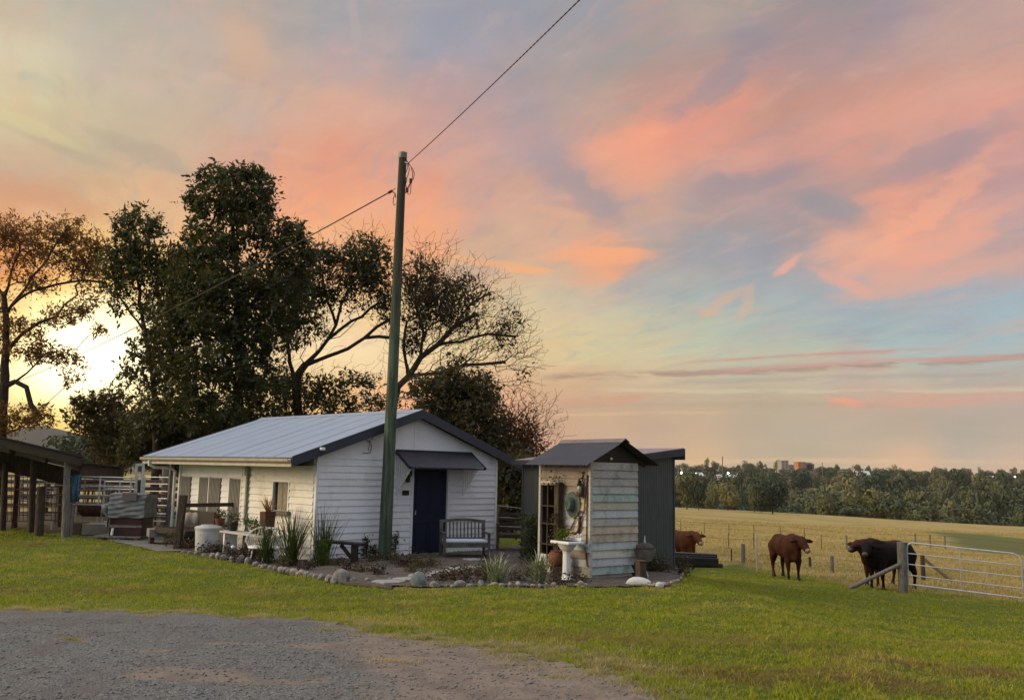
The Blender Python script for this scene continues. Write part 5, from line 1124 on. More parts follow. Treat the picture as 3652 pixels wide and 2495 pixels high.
for a in [(2562,2640,1694,1712,520,'long low white farm building under the trees right of the shed'),(2470,2508,1686,1706,560,'small white farm building just right of the shed roof'),(2404,2424,1698,1706,540,'pale roofed building peeping past the shed wall'),(3060,3105,1682,1722,700,'white house half hidden among trees near the gate side of the valley'),(3326,3350,1702,1708,900,'sliver of white roof among the far trees'),(3536,3580,1698,1708,900,'white roofed house near the right edge of the ridge'),(2975,2990,1696,1700,900,'tiny white roof left of the silo')]: longshed(*a)
M_lamp = bpy.data.materials.new('lamp_glow'); M_lamp.use_nodes = True; _b = M_lamp.node_tree.nodes['Principled BSDF']; _b.inputs['Emission Color'].default_value = (1, .85, .6, 1); _b.inputs['Emission Strength'].default_value = 12
for px, yb_, yt, Y, lit in [(2430,1706,1685,480,1),(2479,1704,1686,500,1),(2597,1704,1686,510,1),(2627,1704,1690,520,1),(3085,1722,1718,560,1),(3620,1704,1699,700,1),(2577,1690,1626,520,0),(2934,1712,1648,700,0),(2419,1700,1668,480,0)]:
    A = aty(px, yb_, Y); B = aty(px, yt, Y); h = B[2] - A[2]; o = thing('street_lamp' if lit else 'distant_pole', A, 0, 'lit street lamp glowing among the distant trees' if lit else ['tall thin pole above the trees between shed and apartment block', 'thin pole right of the apartment block', 'short pole on the rise beside the shed'][[2577, 2934, 2419].index(px)], 'street lamp' if lit else 'pole', 'lit lamps across the valley' if lit else None)
    q = MB(); q.tube([(0, 0, -6), (0, 0, h)], .12 if lit else .28, 6); q.build('pole', M_galvd, o)
    if lit: q = MB(); q.ell((0, 0, h), (.55, .55, .55), 8); q.build('lamp', M_lamp, o, smooth=True)

# ------------------------------------------------------------------ cattle
def capsule_chain(mb, pts, n=12):
    for i in range(len(pts) - 1):
        a = Vector(pts[i][:3]); b = Vector(pts[i + 1][:3]); ra, rb = pts[i][3], pts[i + 1][3]; k = max(2, int((b - a).length / (min(ra, rb) * .5)) + 1)
        for j in range(k):
            t = j / k; c = a.lerp(b, t); r_ = ra * (1 - t) + rb * t; sy = (pts[i][4] if len(pts[i]) > 4 else 1.); mb.ell(c, (r_, r_ * sy, r_), n)
    c = pts[-1]; mb.ell(c[:3], (c[3], c[3] * (c[4] if len(c) > 4 else 1.), c[3]), n)
def hide(nm, c, c2, pale=None):
    return mat(nm, c, c2, .7, 2.2, amt=.8, bump=.35, bscale=26, spec=.10)
def cow(label, at, heading, look, lookz, m, m_face, scale=1., bull=False, legsw=(0, 0, 0, 0), group='cattle standing at the paddock fence'):
    o = thing('cow', at, math.atan2(heading[1], heading[0]), label, 'cow', group); o.scale = (scale,) * 3; b = MB()
    capsule_chain(b, [(-.62,0,1.08,.23,.95),(-.45,0,1.07,.30,.92),(-.1,0,.99,.36,.86),(.35,0,.97,.375,.80),(.68,0,1.02,.36,.72),(.86,0,1.06,.30,.68)])
    capsule_chain(b, [(-.62,0,1.2,.15,1.2),(0,0,1.22,.13,1.1),(.6,0,1.24,.15,.8)])            # top line
    capsule_chain(b, [(.6,0,.78,.24,.7),(.95,0,.80,.18,.6),(1.05,0,.95,.14,.5)])                # brisket
    if bull: capsule_chain(b, [(.45,0,1.27,.15,.7),(.72,0,1.31,.16,.7),(.95,0,1.28,.15,.7)])
    lx, lz = math.cos(look), lookz; hx_, hy_ = math.cos(look), math.sin(look); nk = Vector((1.12 + .04 * hx_, .16 * hy_, 1.20)); P0 = nk + Vector((hx_ * .16, hy_ * .16, .06)); mz = P0 + Vector((hx_ * .36, hy_ * .36, lookz))
    capsule_chain(b, [(.78,0,1.14,.27,.66),(1.02,.04 * hy_,1.17,.27,.66),(nk.x,nk.y,nk.z,.20,.8),(P0.x,P0.y,P0.z,.155,.9)])
    capsule_chain(b, [(1.0,0,.92,.12,.4),(nk.x,nk.y,nk.z - .14,.08,.5)])
    capsule_chain(b, [(P0.x,P0.y,P0.z,.165),(P0.x + (mz.x - P0.x) * .5, P0.y + (mz.y - P0.y) * .5, P0.z + (mz.z - P0.z) * .5, .13),(mz.x,mz.y,mz.z,.105)])
    sx, sy = -hy_, hx_
    for s in (-1, 1):
        e0 = P0 + Vector((sx * s * .11, sy * s * .11, .03)); e1 = P0 + Vector((sx * s * .38 - hx_ * .02, sy * s * .38 - hy_ * .02, -.02)); capsule_chain(b, [(*e0, .04),(*(e0.lerp(e1, .6)), .075),(*e1, .04)], 8)
    b.ell((P0.x, P0.y, P0.z + .1), (.085, .085, .06), 8)
    for i, s in enumerate((-1, 1)):
        f = legsw[i]; capsule_chain(b, [(.66,.17 * s,.86,.155,.8),(.70 + f * .3,.18 * s,.62,.105),(.71 + f * .6,.17 * s,.40,.068),(.70 + f * .8,.17 * s,.22,.048),(.71 + f,.17 * s,.09,.058)], 10)
        f = legsw[2 + i]; capsule_chain(b, [(-.58,.17 * s,.96,.21,.8),(-.50 + f * .3,.19 * s,.70,.145),(-.66 + f * .7,.18 * s,.46,.078),(-.64 + f * .8,.18 * s,.24,.052),(-.60 + f,.18 * s,.09,.06)], 10)
    capsule_chain(b, [(-.84,0,1.14,.04),(-.90,0,.95,.032),(-.88,0,.6,.028),(-.87,0,.48,.05)], 8)
    body = b.build('body', m, o, smooth=True)
    rm = body.modifiers.new('remesh', 'REMESH'); rm.mode = 'VOXEL'; rm.voxel_size = .03; rm.use_smooth_shade = True; sm = body.modifiers.new('smooth', 'SMOOTH'); sm.iterations = 10; sm.factor = .5
    q = MB(); q.ell(mz + Vector((hx_ * .045, hy_ * .045, -.01)), (.085, .085, .072), 12); q.build('muzzle', m_face, o, smooth=True)
    for s in (-1, 1):
        e = P0 + (mz - P0) * .3 + Vector((sx * s * .105, sy * s * .105, .045)); q = MB(); q.ell(e, (.022, .022, .022), 8); q.build('eye', M_black, o, smooth=True)
    for i, s in enumerate((-1, 1)):
        for xx, f in ((.71, legsw[i]), (-.60, legsw[2 + i])):
            q = MB(); q.lathe([(.07, 0), (.06, .07), (.05, .09)], (xx + f, .175 * s, .0), 10); q.build('hoof', M_black, o)
    return o
M_red = hide('red_brown_hide', (.066,.020,.009), (.026,.009,.005)); M_ltred = hide('light_red_hide', (.115,.036,.013), (.06,.018,.008)); M_dred = hide('dark_red_hide', (.055,.014,.007), (.03,.009,.005)); M_blk = hide('black_hide', (.010,.0048,.0035), (.005,.003,.0025)); M_muz = mat('pale_muzzle', (.30,.20,.16), (.20,.13,.10), .6, 12); M_muzd = mat('dark_muzzle', (.05,.035,.03), (.08,.05,.04), .5, 12)
c = aty(2800, 2043, 29.6); c[2] = Hs(c[0], c[1]); cow('red-brown bull facing the camera in the middle of the paddock view', c, (.06, -.998), .10, -.24, M_red, M_muz, 1.02, True, (.05, -.04, .08, -.06))
c = aty(2426, 2030, 33.5); c[2] = Hs(c[0], c[1]); cow('light red cow half hidden behind the corrugated shed, looking this way', c, (.24, -.97), .0, -.22, M_ltred, M_muz, 1.0, False, (.03, .0, .0, .05))
c = aty(3165, 2083, 27.9); c[2] = Hs(c[0], c[1]); cow('dark red-brown cow peering out from behind the black bull', c, (-.86, -.50), .1, -.13, M_dred, M_muzd, 1.0, True, (.0, -.05, .1, .0))
c = aty(3188, 2094, 26.5); c[2] = Hs(c[0], c[1]); cow('black bull standing side-on behind the gate post', c, (-.88, -.47), .55, -.17, M_blk, M_muzd, .98, True, (.04, -.05, .06, -.08))

# ------------------------------------------------------------------ fences and gate
def postat(px, yb_, h, r_, name, label, group, m=M_wood, cap=0, Y=None, cat='fence post', n=9, lean=(0, 0)):
    c = G(px, yb_) if Y is None else aty(px, yb_, Y)
    o = thing(name, c, vr.uniform(0, 3), label, cat, group); c[2] = Hs(c[0], c[1]) if Y else c[2]; o.location = tuple(c); q = MB(); q.tube([(0, 0, -.3), (lean[0] * .5, lean[1] * .5, h * .5), (lean[0], lean[1], h)], [r_, r_ * .97, r_ * .93], n); q.build('post', m, o, smooth=True); return c
gp = postat(3221, 2100, 1.36, .125, 'gate_post', 'stout weathered round gate post with a brace log leaning on it', None, M_grey, Y=25., cat='gate post', n=16)
def Lp(a, b_, Y): return Vector(aty(a, b_, Y))
q = MB(); a_ = aty(3030, 2080, 25.2); a_[2] = Hs(a_[0], a_[1]); q.tube([a_ + np.array([0, 0, .03]), np.array([gp[0] - .1, gp[1] - .06, gp[2] + .76])], [.06, .055], 10); o = q.build('brace_log', M_grey, None, smooth=True); tag(o, 'weathered log bracing the gate post, slanting down to the left', 'brace log')
gate = thing('farm_gate', gp, 0, 'galvanised tubular farm gate hung on the round post at the right', 'gate')
g0 = aty(3240, 2090, gp[1] - .05); g1 = aty(3652, 2128, 23.7); e_ = g1 - g0; e_[2] = 0; Lg = np.linalg.norm(e_) ; e_ = e_ / Lg
gz0, gz1 = g0[2] + .06, Hs(g1[0], g1[1]) + .08; Lg = Lg * .995; Hg = 1.12
def gpnt(s, t): return Vector((g0[0] + e_[0] * s * Lg - gp[0], g0[1] + e_[1] * s * Lg - gp[1], gz0 * (1 - s) + gz1 * s + t * Hg - gp[2]))
q = MB(); rc = .05
q.tube([gpnt(0, 0), gpnt(0, .88), gpnt(.012, .96), gpnt(.045, 1.0), gpnt(.3, 1.0), gpnt(.6, 1.0), gpnt(.93, 1.0), gpnt(.975, .96), gpnt(1, .86), gpnt(1, .4), gpnt(1, 0), gpnt(.5, 0), gpnt(0, 0)], .021, 8); q.build('frame', M_galv, gate, smooth=True)
for t in (.22, .48, .74): q = MB(); q.tube([gpnt(0, t), gpnt(1, t)], .014, 8); q.build('rail', M_galv, gate, smooth=True)
q = MB(); q.tube([gpnt(.475, 0), gpnt(.475, 1)], .014, 8); q.build('stay', M_galv, gate, smooth=True)
q = MB(); q.tube([gpnt(.70, .22), gpnt(.70, .48)], .009, 6); q.build('stay', M_galv, gate)
for t in (.1, .82): q = MB(); q.bar(gpnt(-.055, t), gpnt(.0, t), .03); q.build('hinge', M_galv, gate)
for px, yb_, h, r_, lb, m in [(2651,2011,.80,.085,'thick short grey timber post right of the shed',M_grey),(2700,2038,1.36,.03,'thin tall pale steel post left of the red-brown bull',M_galv),(2609,2002,.52,.03,'thin short post just right of the beam pile',M_wood),(2889,2024,.42,.05,'short dark split post right of the red-brown bull',M_wood),(2968,2044,.62,.07,'short grey round post left of the dark cattle',M_grey),(3293,2068,.86,.075,'round wooden post seen through the gate',M_wood)]:
    postat(px, yb_, h, r_, 'fence_post', lb, 'posts along the paddock fence', m)
a_ = G(3298, 2034); b2 = G(3388, 2072); q = MB(); q.tube([Vector(a_) + Vector((0, 0, .45)), Vector(b2) + Vector((0, 0, .05))], [.06, .05], 8); o = q.build('brace_log', M_wood, None, smooth=True); tag(o, 'dark log slanting down to the right seen through the gate', 'brace log')
for i, (px, yb_) in enumerate([(2428,1898),(2512,1904),(2600,1910),(2689,1913),(2783,1916),(2870,1925),(2930,1958),(2502,1948),(2598,1956),(2689,1958)]):
    postat(px, yb_, .8, .022, 'wire_fence_post', 'slim post of the wire fence crossing the paddock', 'slim posts of the paddock wire fences', M_wood, n=6)
for i, (px, yb_) in enumerate([(3265,1945),(3318,1952),(3371,1956),(3020,1960)]): postat(px, yb_, .8, .055, 'wire_fence_post', 'pale stub post in the paddock beyond the gate', 'stub posts beyond the gate', M_grey, n=6)
def wire(pts, hs, name, label, r_=.006, grp=None):
    P = [G(a, b_) for a, b_ in pts]; o = thing(name, P[0], 0, label, 'fence wire', grp)
    for h in hs:
        q = MB(); q.tube([p_ - P[0] + np.array([0, 0, h]) for p_ in P], r_, 4, cap=False); q.build('wire', M_wire, o)
wire([(2404,1896),(2512,1904),(2689,1913),(2783,1916),(2870,1925),(3000,1945),(3200,1952),(3371,1956),(3652,1990)], (.45, .8), 'fence_wires', 'two wires of the fence crossing the paddock behind the cattle', .006)
wire([(2404,1938),(2502,1948),(2598,1956),(2689,1958),(2930,1965)], (.5,), 'fence_wires', 'single wire of the nearer paddock fence right of the shed', .007)
wire([(2560,1998),(2651,2008),(2700,2036),(2889,2024),(2968,2044),(3221,2096)], (.25, .55), 'fence_wires', 'thin wires of the boundary fence along the lawn edge', .004)
# pile of beams right of the shed
bp0 = np.array([0, 23.2, 0])
for i, (x0, y0, x1, y1, w_, h_) in enumerate([(2400,1996,2560,2004,.30,.20),(2400,1985,2552,1990,.28,.13),(2404,1974,2556,1981,.25,.09),(2410,2012,2576,2016,.22,.10)]):
    Yb = bp0[1] + .1 * i; a_ = aty(x0, y0, Yb); b2 = aty(x1, y1, Yb - .1); q = MB(); q.bar(a_, b2, w_, h_); o = q.build('timber_beam', M_black if i < 3 else M_wood, None, bevel=.01)
    tag(o, ['thick dark lower beam of the pile right of the shed', 'dark middle beam of the pile right of the shed', 'thin top beam of the pile right of the shed', 'low brown beam lying in front of the beam pile'][i], 'timber beam', 'beams stacked right of the shed')

# ------------------------------------------------------------------ garden plants and stones
def strappy(name, label, cat, at, n_, length, width, m, spread=.9, arch=1.0, group=None, seed=0, up0=.2, basew=.06):
    r3 = np.random.default_rng(seed + 50); o = thing(name, at, 0, label, cat, group); V = []; F = []; K = 6
    for i in range(n_):
        a = r3.uniform(0, 6.28); t0 = abs(r3.normal(0, spread * .5)) + up0 * r3.random(); L = length * r3.uniform(.55, 1.1); w_ = width * r3.uniform(.7, 1.2); bx, by = r3.normal(0, basew, 2); p_ = np.array([bx, by, 0.]); th = min(t0, 1.2); dr = np.array([math.cos(a), math.sin(a)]); pr = np.array([-math.sin(a), math.cos(a), 0]); b = len(V)
        for k in range(K + 1):
            f = k / K; w2 = w_ * (1 - f) ** .6 * (.6 + .4 * min(1, f * 4)) / 2 + .0006; V += [p_ - pr * w2, p_ + pr * w2]; ang = th + arch * f * f * r3.uniform(.4, 1.1)
            p_ = p_ + np.array([dr[0] * math.sin(ang), dr[1] * math.sin(ang), math.cos(ang)]) * L / K
        for k in range(K): F.append((b + 2 * k, b + 2 * k + 1, b + 2 * k + 3, b + 2 * k + 2))
    npmesh('leaves', np.array(V), np.array(F), 4, m, o); return o
SP = [
 ('strappy_plant', 'dark strappy clump in front of the white table, leftmost of the tall clumps', (948,2010), 85, 1.0, .020, M_strap, .45, .5),
 ('strappy_plant', 'widest dark strappy clump in front of the potted bronze plant', (1040,2018), 140, 1.2, .024, M_strap, .55, .7),
 ('strappy_plant', 'tall strappy clump at the cottage corner behind the lime tuft', (1150,2012), 110, 1.2, .020, M_strap, .42, .8),
 ('pale_strappy_plant', 'variegated pale clump in the stones left of the basin clump', (1772,2082), 90, .55, .032, M_varieg, .85, 1.3),
 ('pale_strappy_plant', 'variegated pale clump right beside the pedestal basin', (1925,2078), 95, .60, .032, M_varieg, .85, 1.3),
 ('pale_strappy_plant', 'small pale clump in the mulch by the white table leg', (966,1990), 30, .50, .016, M_varieg, .3, .5)]
for i, (nm, lb, (px, py), n_, L, w_, m, sp_, ar) in enumerate(SP): strappy(nm, lb, 'plant', G(px, py) + np.array([0, 0, .02]), n_, L, w_, m, sp_, ar, None, i)
def leafy(name, label, at, pts, n_, size, m, cat='plant', group=None, stems=0, aspect=.5):
    o = thing(name, at, 0, label, cat, group); leafcloud('leaves', pts, n_, size, m, o, 0, aspect)
    if stems:
        q = MB()
        for i in range(stems): p_ = pts[rng.integers(0, len(pts))]; q.tube([(p_[0] * .2, p_[1] * .2, -.03), (p_[0] * .6, p_[1] * .6, p_[2] * .5), (p_[0], p_[1], p_[2])], .006, 4)
        q.build('stems', M_bark, o)
    return o
leafy('lime_tuft', 'bright lime-green feathery tuft at the cottage corner', G(1140, 2018), [(0,0,.15,.09),(0,0,.30,.08),(.03,0,.42,.05),(-.1,0,.12,.08),(.1,0,.15,.08)], 1500, .07, M_lime, stems=5, aspect=.16)
leafy('lime_tuft', 'green feathery tuft below the white table', G(935, 1998), [(0,0,.15,.09),(.05,0,.28,.08),(-.08,0,.14,.07)], 900, .07, M_lime, stems=5, aspect=.16)
for i, (px, py, h, lb) in enumerate([(1282,1988,.42,'small dark seedling shrub, left of the pair beside the log bench'),(1306,1990,.42,'small dark seedling shrub, right of the pair beside the log bench'),(1330,1992,.22,'lowest dark seedling beside the pole'),(1408,1984,.48,'small dark seedling shrub between pole and door')]):
    leafy('seedling_shrub', lb, G(px, py), [(rng.normal(0, .03), rng.normal(0, .03), z_, .045 + .05 * (1 - z_ / h)) for z_ in np.linspace(.08, h, 7)], 190, .065, M_leafD, 'shrub', 'seedlings along the cottage wall', 4)
for i, (px, py, rx, lb, m) in enumerate([(655,1955,.5,'dark ground-cover bush at the foot of the fence post',M_leafB),(760,1972,.45,'plum ground cover in front of the pale tank',M_plum),(850,1985,.45,'plum ground cover between tank and white table',M_plum),(900,2002,.35,'reddish ground cover near the border stones left',M_plum),(700,1962,.4,'plum ground cover left of the pale tank',M_plum),(1400,2004,.5,'low creeping ground cover at the foot of the pole',M_leafB),(1660,2078,.45,'low reddish ground cover behind the right border stones',M_plum),(1700,2050,.30,'small dark herb left of the variegated clump',M_leafB),(2380,2045,.55,'dark dense shrub at the foot of the shed corner',M_leafB),(2300,2035,.35,'dark shrub between outhouse and wheelbarrow',M_leafB),(1500,2018,.4,'thin creeping ground cover in front of the door mat',M_leafB)]):
    c = G(px, py); hs_ = .30 if i in (0, 8) else (.10 if i in (5, 6, 10) else .16); pts = [(rng.uniform(-rx, rx), rng.uniform(-.25, .25), rng.uniform(.03, hs_), .07) for _ in range(16)]
    leafy('ground_cover', lb, c, pts, 1100 if hs_ > .2 else 700, .06, m, 'shrub' if hs_ > .2 else 'plant', None, 3)
for i, (px, py, nm_) in enumerate([(1190,2020,0),(1240,2038,1),(1300,2040,0),(1345,2050,1),(1445,2022,1),(1480,2040,0),(1560,2070,1),(1600,2066,0),(1640,2062,1),(1735,2060,0),(1830,2070,1),(1870,2055,0),(1990,2088,1),(2060,2078,0),(1090,2035,1),(1010,2022,0)]):
    c = G(px, py); pts = [(rng.uniform(-.16, .16), rng.uniform(-.1, .1), rng.uniform(.02, .13), .06) for _ in range(9)]
    leafy('low_herb', ['low greenish herb sprawling in the mulch bed', 'low dull red herb sprawling in the mulch bed'][nm_], c, pts, 300, .05, M_leafB if nm_ == 0 else M_plum, 'plant', ['small green herbs in the garden bed', 'small reddish herbs in the garden bed'][nm_])
leafy('vine_bush', 'dark leafy vine bush climbing at the left corner of the outhouse', G(1893, 2010), [(rng.uniform(-.16, .16), rng.uniform(-.15, .15), z_, .09) for z_ in np.linspace(.1, 1.0, 16)], 1300, .075, M_leafD, 'bush', None, 6)
# round river stones, one by one
stone_meshes = []
for i in range(6):
    q = MB(); n = 12; b = 0; r3 = np.random.default_rng(i); k = 7
    for a in range(k + 1):
        ph = math.pi * a / k
        for j in range(n):
            t = 2 * math.pi * j / n; w_ = 1 + .20 * math.sin(2 * t + i) * math.sin(ph) + .12 * math.sin(3 * t + 2 * i + ph * 3) + .05 * r3.normal(); q.v.append((math.sin(ph) * math.cos(t) * w_, math.sin(ph) * math.sin(t) * w_ * .8, math.cos(ph) * (1 + .08 * math.sin(t * 2 + i))))
    for a in range(k):
        for j in range(n): a0 = a * n + j; a1 = a * n + (j + 1) % n; q.f.append((a0, a0 + n, a1 + n, a1)); q.m.append(0)
    o = q.build('stone', M_stone, None, smooth=True); stone_meshes.append(o.data); bpy.data.objects.remove(o)
M_sw = mat('white_stone', (.55,.54,.51), (.42,.41,.39), .8, 6, bump=.2); M_sg = mat('grey_boulder', (.22,.25,.22), (.14,.16,.14), .85, 5, amt=.8, bump=.4)
def stone(px, py, rx, rz, label='rounded river stone in the garden border', group='river stones edging the garden bed', m=None, ry=None, tilt=0.):
    c = G(px, py); c[2] += rz * .55; me = stone_meshes[vr.integers(0, 6)]
    if m is not None: me = me.copy(); me.materials.clear(); me.materials.append(m)
    o = bpy.data.objects.new('border_stone', me); link(o); o.location = tuple(c); o.scale = (rx, ry or rx * .8, rz); o.rotation_euler = (vr.uniform(-.35, .35), tilt + vr.uniform(-.35, .35), vr.uniform(-3, 3)) if group else (0, 0, .1); tag(o, label, 'stone', group); return o
SB = [(654,1973,9),(676,1976,9),(701,1978,13),(728,1985,13),(757,1989,12),(777,1992,16),(797,1996,12),(827,2003,14),(845,2002,10),(858,2005,17),(884,2010,17),(912,2019,11),(926,2021,10),(942,2026,16),(963,2030,12),(980,2033,13),(1003,2038,14),(1018,2043,12),(1032,2045,12),(1047,2048,11),(1062,2051,12),(1078,2054,13),(1094,2057,12),(1110,2059,11),(1125,2063,12),(1146,2067,14),(1173,2074,18),(1192,2080,12)]
for px, py, w_ in SB: s_ = w_ * 17.5 / FPX * 1.08 * vr.uniform(.75, 1.3); stone(px, py, s_, s_ * vr.uniform(.75, 1.0), 'rounded river stone in the left stone border of the garden', 'river stones of the left garden border')
stone(1216, 2080, .15, .16, 'large upright round slab stone at the end of the left border', None, None, .09)
for px, py, w_ in [(1248,2076,12),(1262,2070,10),(1310,2070,10),(1390,2068,12),(1520,2086,12),(1546,2093,17),(1590,2092,8),(1612,2095,9),(1638,2092,16),(1675,2094,16),(1716,2093,14),(1745,2094,10),(1762,2092,17),(1790,2094,12),(1818,2094,11),(1848,2093,14),(1876,2092,12),(1900,2093,12),(1925,2094,12),(1950,2093,13),(1975,2092,14),(2055,2092,11),(2070,2086,14),(2090,2088,11),(2080,2097,9)]:
    s_ = w_ * 16.4 / FPX * 1.0 * vr.uniform(.7, 1.3); stone(px, py, s_, s_ * vr.uniform(.6, .9), 'rounded river stone in the front stone border right of the path', 'river stones of the front garden border')
stone(1492, 2090, .13, .16, 'tall pointed grey-green stone at the garden path entrance', None, M_sg)
for px, py, w_ in [(2317,2092,13),(2336,2093,10),(2370,2090,12),(2382,2088,11),(2394,2085,12),(2406,2081,11),(2418,2075,11),(2428,2066,10),(2433,2055,9),(2432,2044,8),(2427,2034,8)]:
    s_ = w_ * 16.8 / FPX * 1.05; stone(px, py, s_, s_ * vr.uniform(.6, .9), 'rounded river stone in the curved border right of the outhouse', 'river stones of the right garden border')
stone(2352, 2094, .07, .065, 'small white stone in the curved border right of the outhouse', None, M_sw)
stone(2276, 2088, .20, .10, 'flat domed grey stone at the right foot of the outhouse', None, M_sw)
# flat stepping slabs
for i, (px, py, w_) in enumerate([(1385,2078,.62),(1450,2068,.55),(1500,2056,.55),(1560,2048,.50),(1580,2042,.45),(1640,2030,.5),(1620,2036,.4),(1700,2025,.5),(1690,1998,.6)]):
    c = G(px, py); a = vr.uniform(-.3, .3); q = MB(); pts = [(w_ * .5 * math.cos(t) * vr.uniform(.85, 1.1), w_ * .42 * math.sin(t) * vr.uniform(.85, 1.1)) for t in (.5, 1.6, 2.6, 3.6, 4.8, 5.8)]; q.prism(pts, -.02, .014, 'z')
    o = q.build('stepping_stone', M_slab, None, bevel=.006); o.location = (c[0], c[1], c[2] + .022); o.rotation_euler = (0, 0, a); tag(o, ['palest and nearest flat stepping slab by the lawn', 'second flat stepping slab from the lawn'][i] if i < 2 else 'flat grey stepping slab in the garden path to the door', 'stepping stone', None if i < 2 else 'stepping slabs of the garden path')
def lump_log(name, pts, r_, m, label, cat):
    q = MB(); q.tube([tuple(p_) for p_ in pts], r_, 8); o = q.build(name, m, None, smooth=True); tag(o, label, cat)
ea, eb = G(1228, 2084), G(1400, 2100); lump_log('edging_timber', [ea + np.array([0, 0, .02]), eb + np.array([0, 0, .01])], .035, M_woodh, 'thin timber edging between lawn and path entrance', 'edging')
# door step slab, mat
q = MB(); q.box(1.6, 5.2, -1.25, -.062, -.3, -.075); q.box(2.2, 5.6, -1.9, -1.252, -.3, -.09); st = q.build('door_paving', M_conc2, None, bevel=.01); st.location = tuple(C0); st.rotation_euler = (0, 0, YH); tag(st, kind='structure')
q = MB(); q.box(2.75, 3.75, -.72, -.18, -.072, -.055); dm = q.build('door_mat', M_black, None, bevel=.008); dm.location = tuple(C0); dm.rotation_euler = (0, 0, YH); tag(dm, 'black rectangular door mat lying in front of the navy door', 'door mat')

# ------------------------------------------------------------------ benches
def garden_bench(label, at, rz, Lb, m, cushion=None, metal=False):
    o = thing('garden_bench', at, rz, label, 'bench'); D_ = .55
    for x in (.03, Lb - .03):
        q = MB(); q.bar((x, -D_, 0), (x, -D_, .64), .06 if not metal else .03); q.build('leg', m, o, bevel=.004)
        q = MB(); q.bar((x, 0, 0), (x, 0, .42), .06 if not metal else .03); q.bar((x, 0, .42), (x, .09, .95), .055 if not metal else .03); q.build('leg', m, o, bevel=.004)
        q = MB(); q.bar((x, .03, .66), (x, -D_ - .04, .66), .065, .03); q.build('arm', m, o, bevel=.004)
        q = MB(); q.bar((x, 0, .12), (x, -D_, .12), .035, .05); q.build('stretcher', m, o)
    q = MB(); n_ = 5
    for i in range(n_): y_ = -D_ + .04 + i * (D_ - .06) / (n_ - 1); q.box(.0, Lb, y_ - .045, y_ + .045, .40, .425)
    q.box(.06, Lb - .06, -D_ - .01, -D_ + .02, .33, .40); q.build('seat', m, o, bevel=.004)
    bk = MB()
    if not metal:
        bk.bar((0, .02, .50), (Lb, .02, .50), .035, .06)
        for i in range(8): x0, x1 = Lb * i / 8, Lb * (i + 1) / 8; zz = lambda x: .90 + .05 * math.sin(math.pi * x / Lb); bk.bar((x0, .085, zz(x0)), (x1, .085, zz(x1)), .035, .075)
        for i in range(12): x = .07 + (Lb - .14) * i / 11; bk.bar((x, .025, .52), (x, .08, .90), .034, .015, up=(0, 1, 0))
    else:
        for zz in (.52, .64, .76, .88): bk.bar((0, .02 + (zz - .5) * .15, zz), (Lb, .02 + (zz - .5) * .15, zz), .02, .07)
    bk.build('backrest', m, o, bevel=.003)
    if cushion:
        q = MB(); q.box(.04, Lb - .03, -D_ - .01, -.03, .428, .50); q.build('cushion', cushion, o, bevel=.03)
    return o
garden_bench('grey timber slat-back garden bench with a pale cushion beside the navy door', HW(3.0, -.62, -.06), YH - .55, 1.08, mat('bench_timber', (.13,.115,.095), (.07,.06,.05), .85, 5, amt=.8, bump=.3), M_cushion).scale = (1, 1, .94)
wb = G(1800, 1968); garden_bench('dark metal-framed park bench behind the cushioned bench, beyond the cottage corner', wb + np.array([-.2, .7, 0]), -.05, 1.35, mat('dark_bench', (.035,.025,.02), (.06,.035,.025), .6, 6), None, True)
lb = G(1290, 2012); o = thing('log_bench', G(1225, 2008), .0, 'low dark rough timber bench in front of the white cottage wall', 'bench')
a_ = np.array(o.location); e2 = G(1252, 2010)
q = MB(); q.bar((-.55, .15, .44), (.42, .0, .40), .26, .055); q.build('seat', M_black, o, bevel=.01)
q = MB(); q.bar((.22, .02, 0), (.22, .02, .40), .16, .14); q.bar((.15, .02, .12), (-.08, .05, .38), .08, .07); q.build('leg', M_black, o, bevel=.01)
q = MB(); q.bar((-.45, .14, 0), (-.45, .14, .42), .14, .14); q.build('leg', M_black, o, bevel=.01)
# ------------------------------------------------------------------ wheelbarrow by the outhouse
wbp = G(2302, 2062); o = thing('wheelbarrow', wbp + np.array([0, .1, 0]), .3, 'old wheelbarrow heaped with soil standing between outhouse and shed', 'wheelbarrow')
o.scale = (.66, .66, .95); q = MB(); q.lathe([(.17, .35), (.25, .50), (.30, .58), (.315, .58), (.27, .46), (.2, .34)], (0, 0, 0), 18, sx=1.1, sy=.8); q.build('tray', M_galvd, o, smooth=True)
q = MB(); q.ell((0, 0, .60), (.28, .21, .11), 14); q.build('soil', M_mulch, o, smooth=True)
q = MB(); q.tube([(-.12, -.12, .36), (.02, -.2, .02)], .014, 6); q.build('leg', M_galv, o); q = MB(); q.tube([(-.04, .12, .36), (.1, -.05, .02)], .014, 6); q.build('leg', M_galv, o)
q = MB(); q.tube([(-.3, 0, .14 + .13 * 0)], .01, 4) if False else q.lathe([(.12, -.03), (.15, -.02), (.15, .02), (.12, .03)], (0, 0, 0), 16); wh = q.build('wheel', M_black, o, smooth=True); wh.rotation_euler = (R(90), 0, 0); wh.location = (-.22, .3, .15)
q = MB(); q.tube([(.0, .0, .64), (.0, .0, .84)], .02, 8); q.lathe([(.07, .64), (.03, .72), (.02, .80)], (0, 0, 0), 10); q.build('funnel', M_galv, o, smooth=True)
o = thing('brown_crate', G(2284, 2078), .3, 'brown timber block standing against the right side of the outhouse', 'crate'); q = MB(); q.box(-.06, .08, -.1, .1, 0, .38); q.box(-.07,.09,-.11,.11,.38,.41); q.build('box', M_wood, o, bevel=.01)

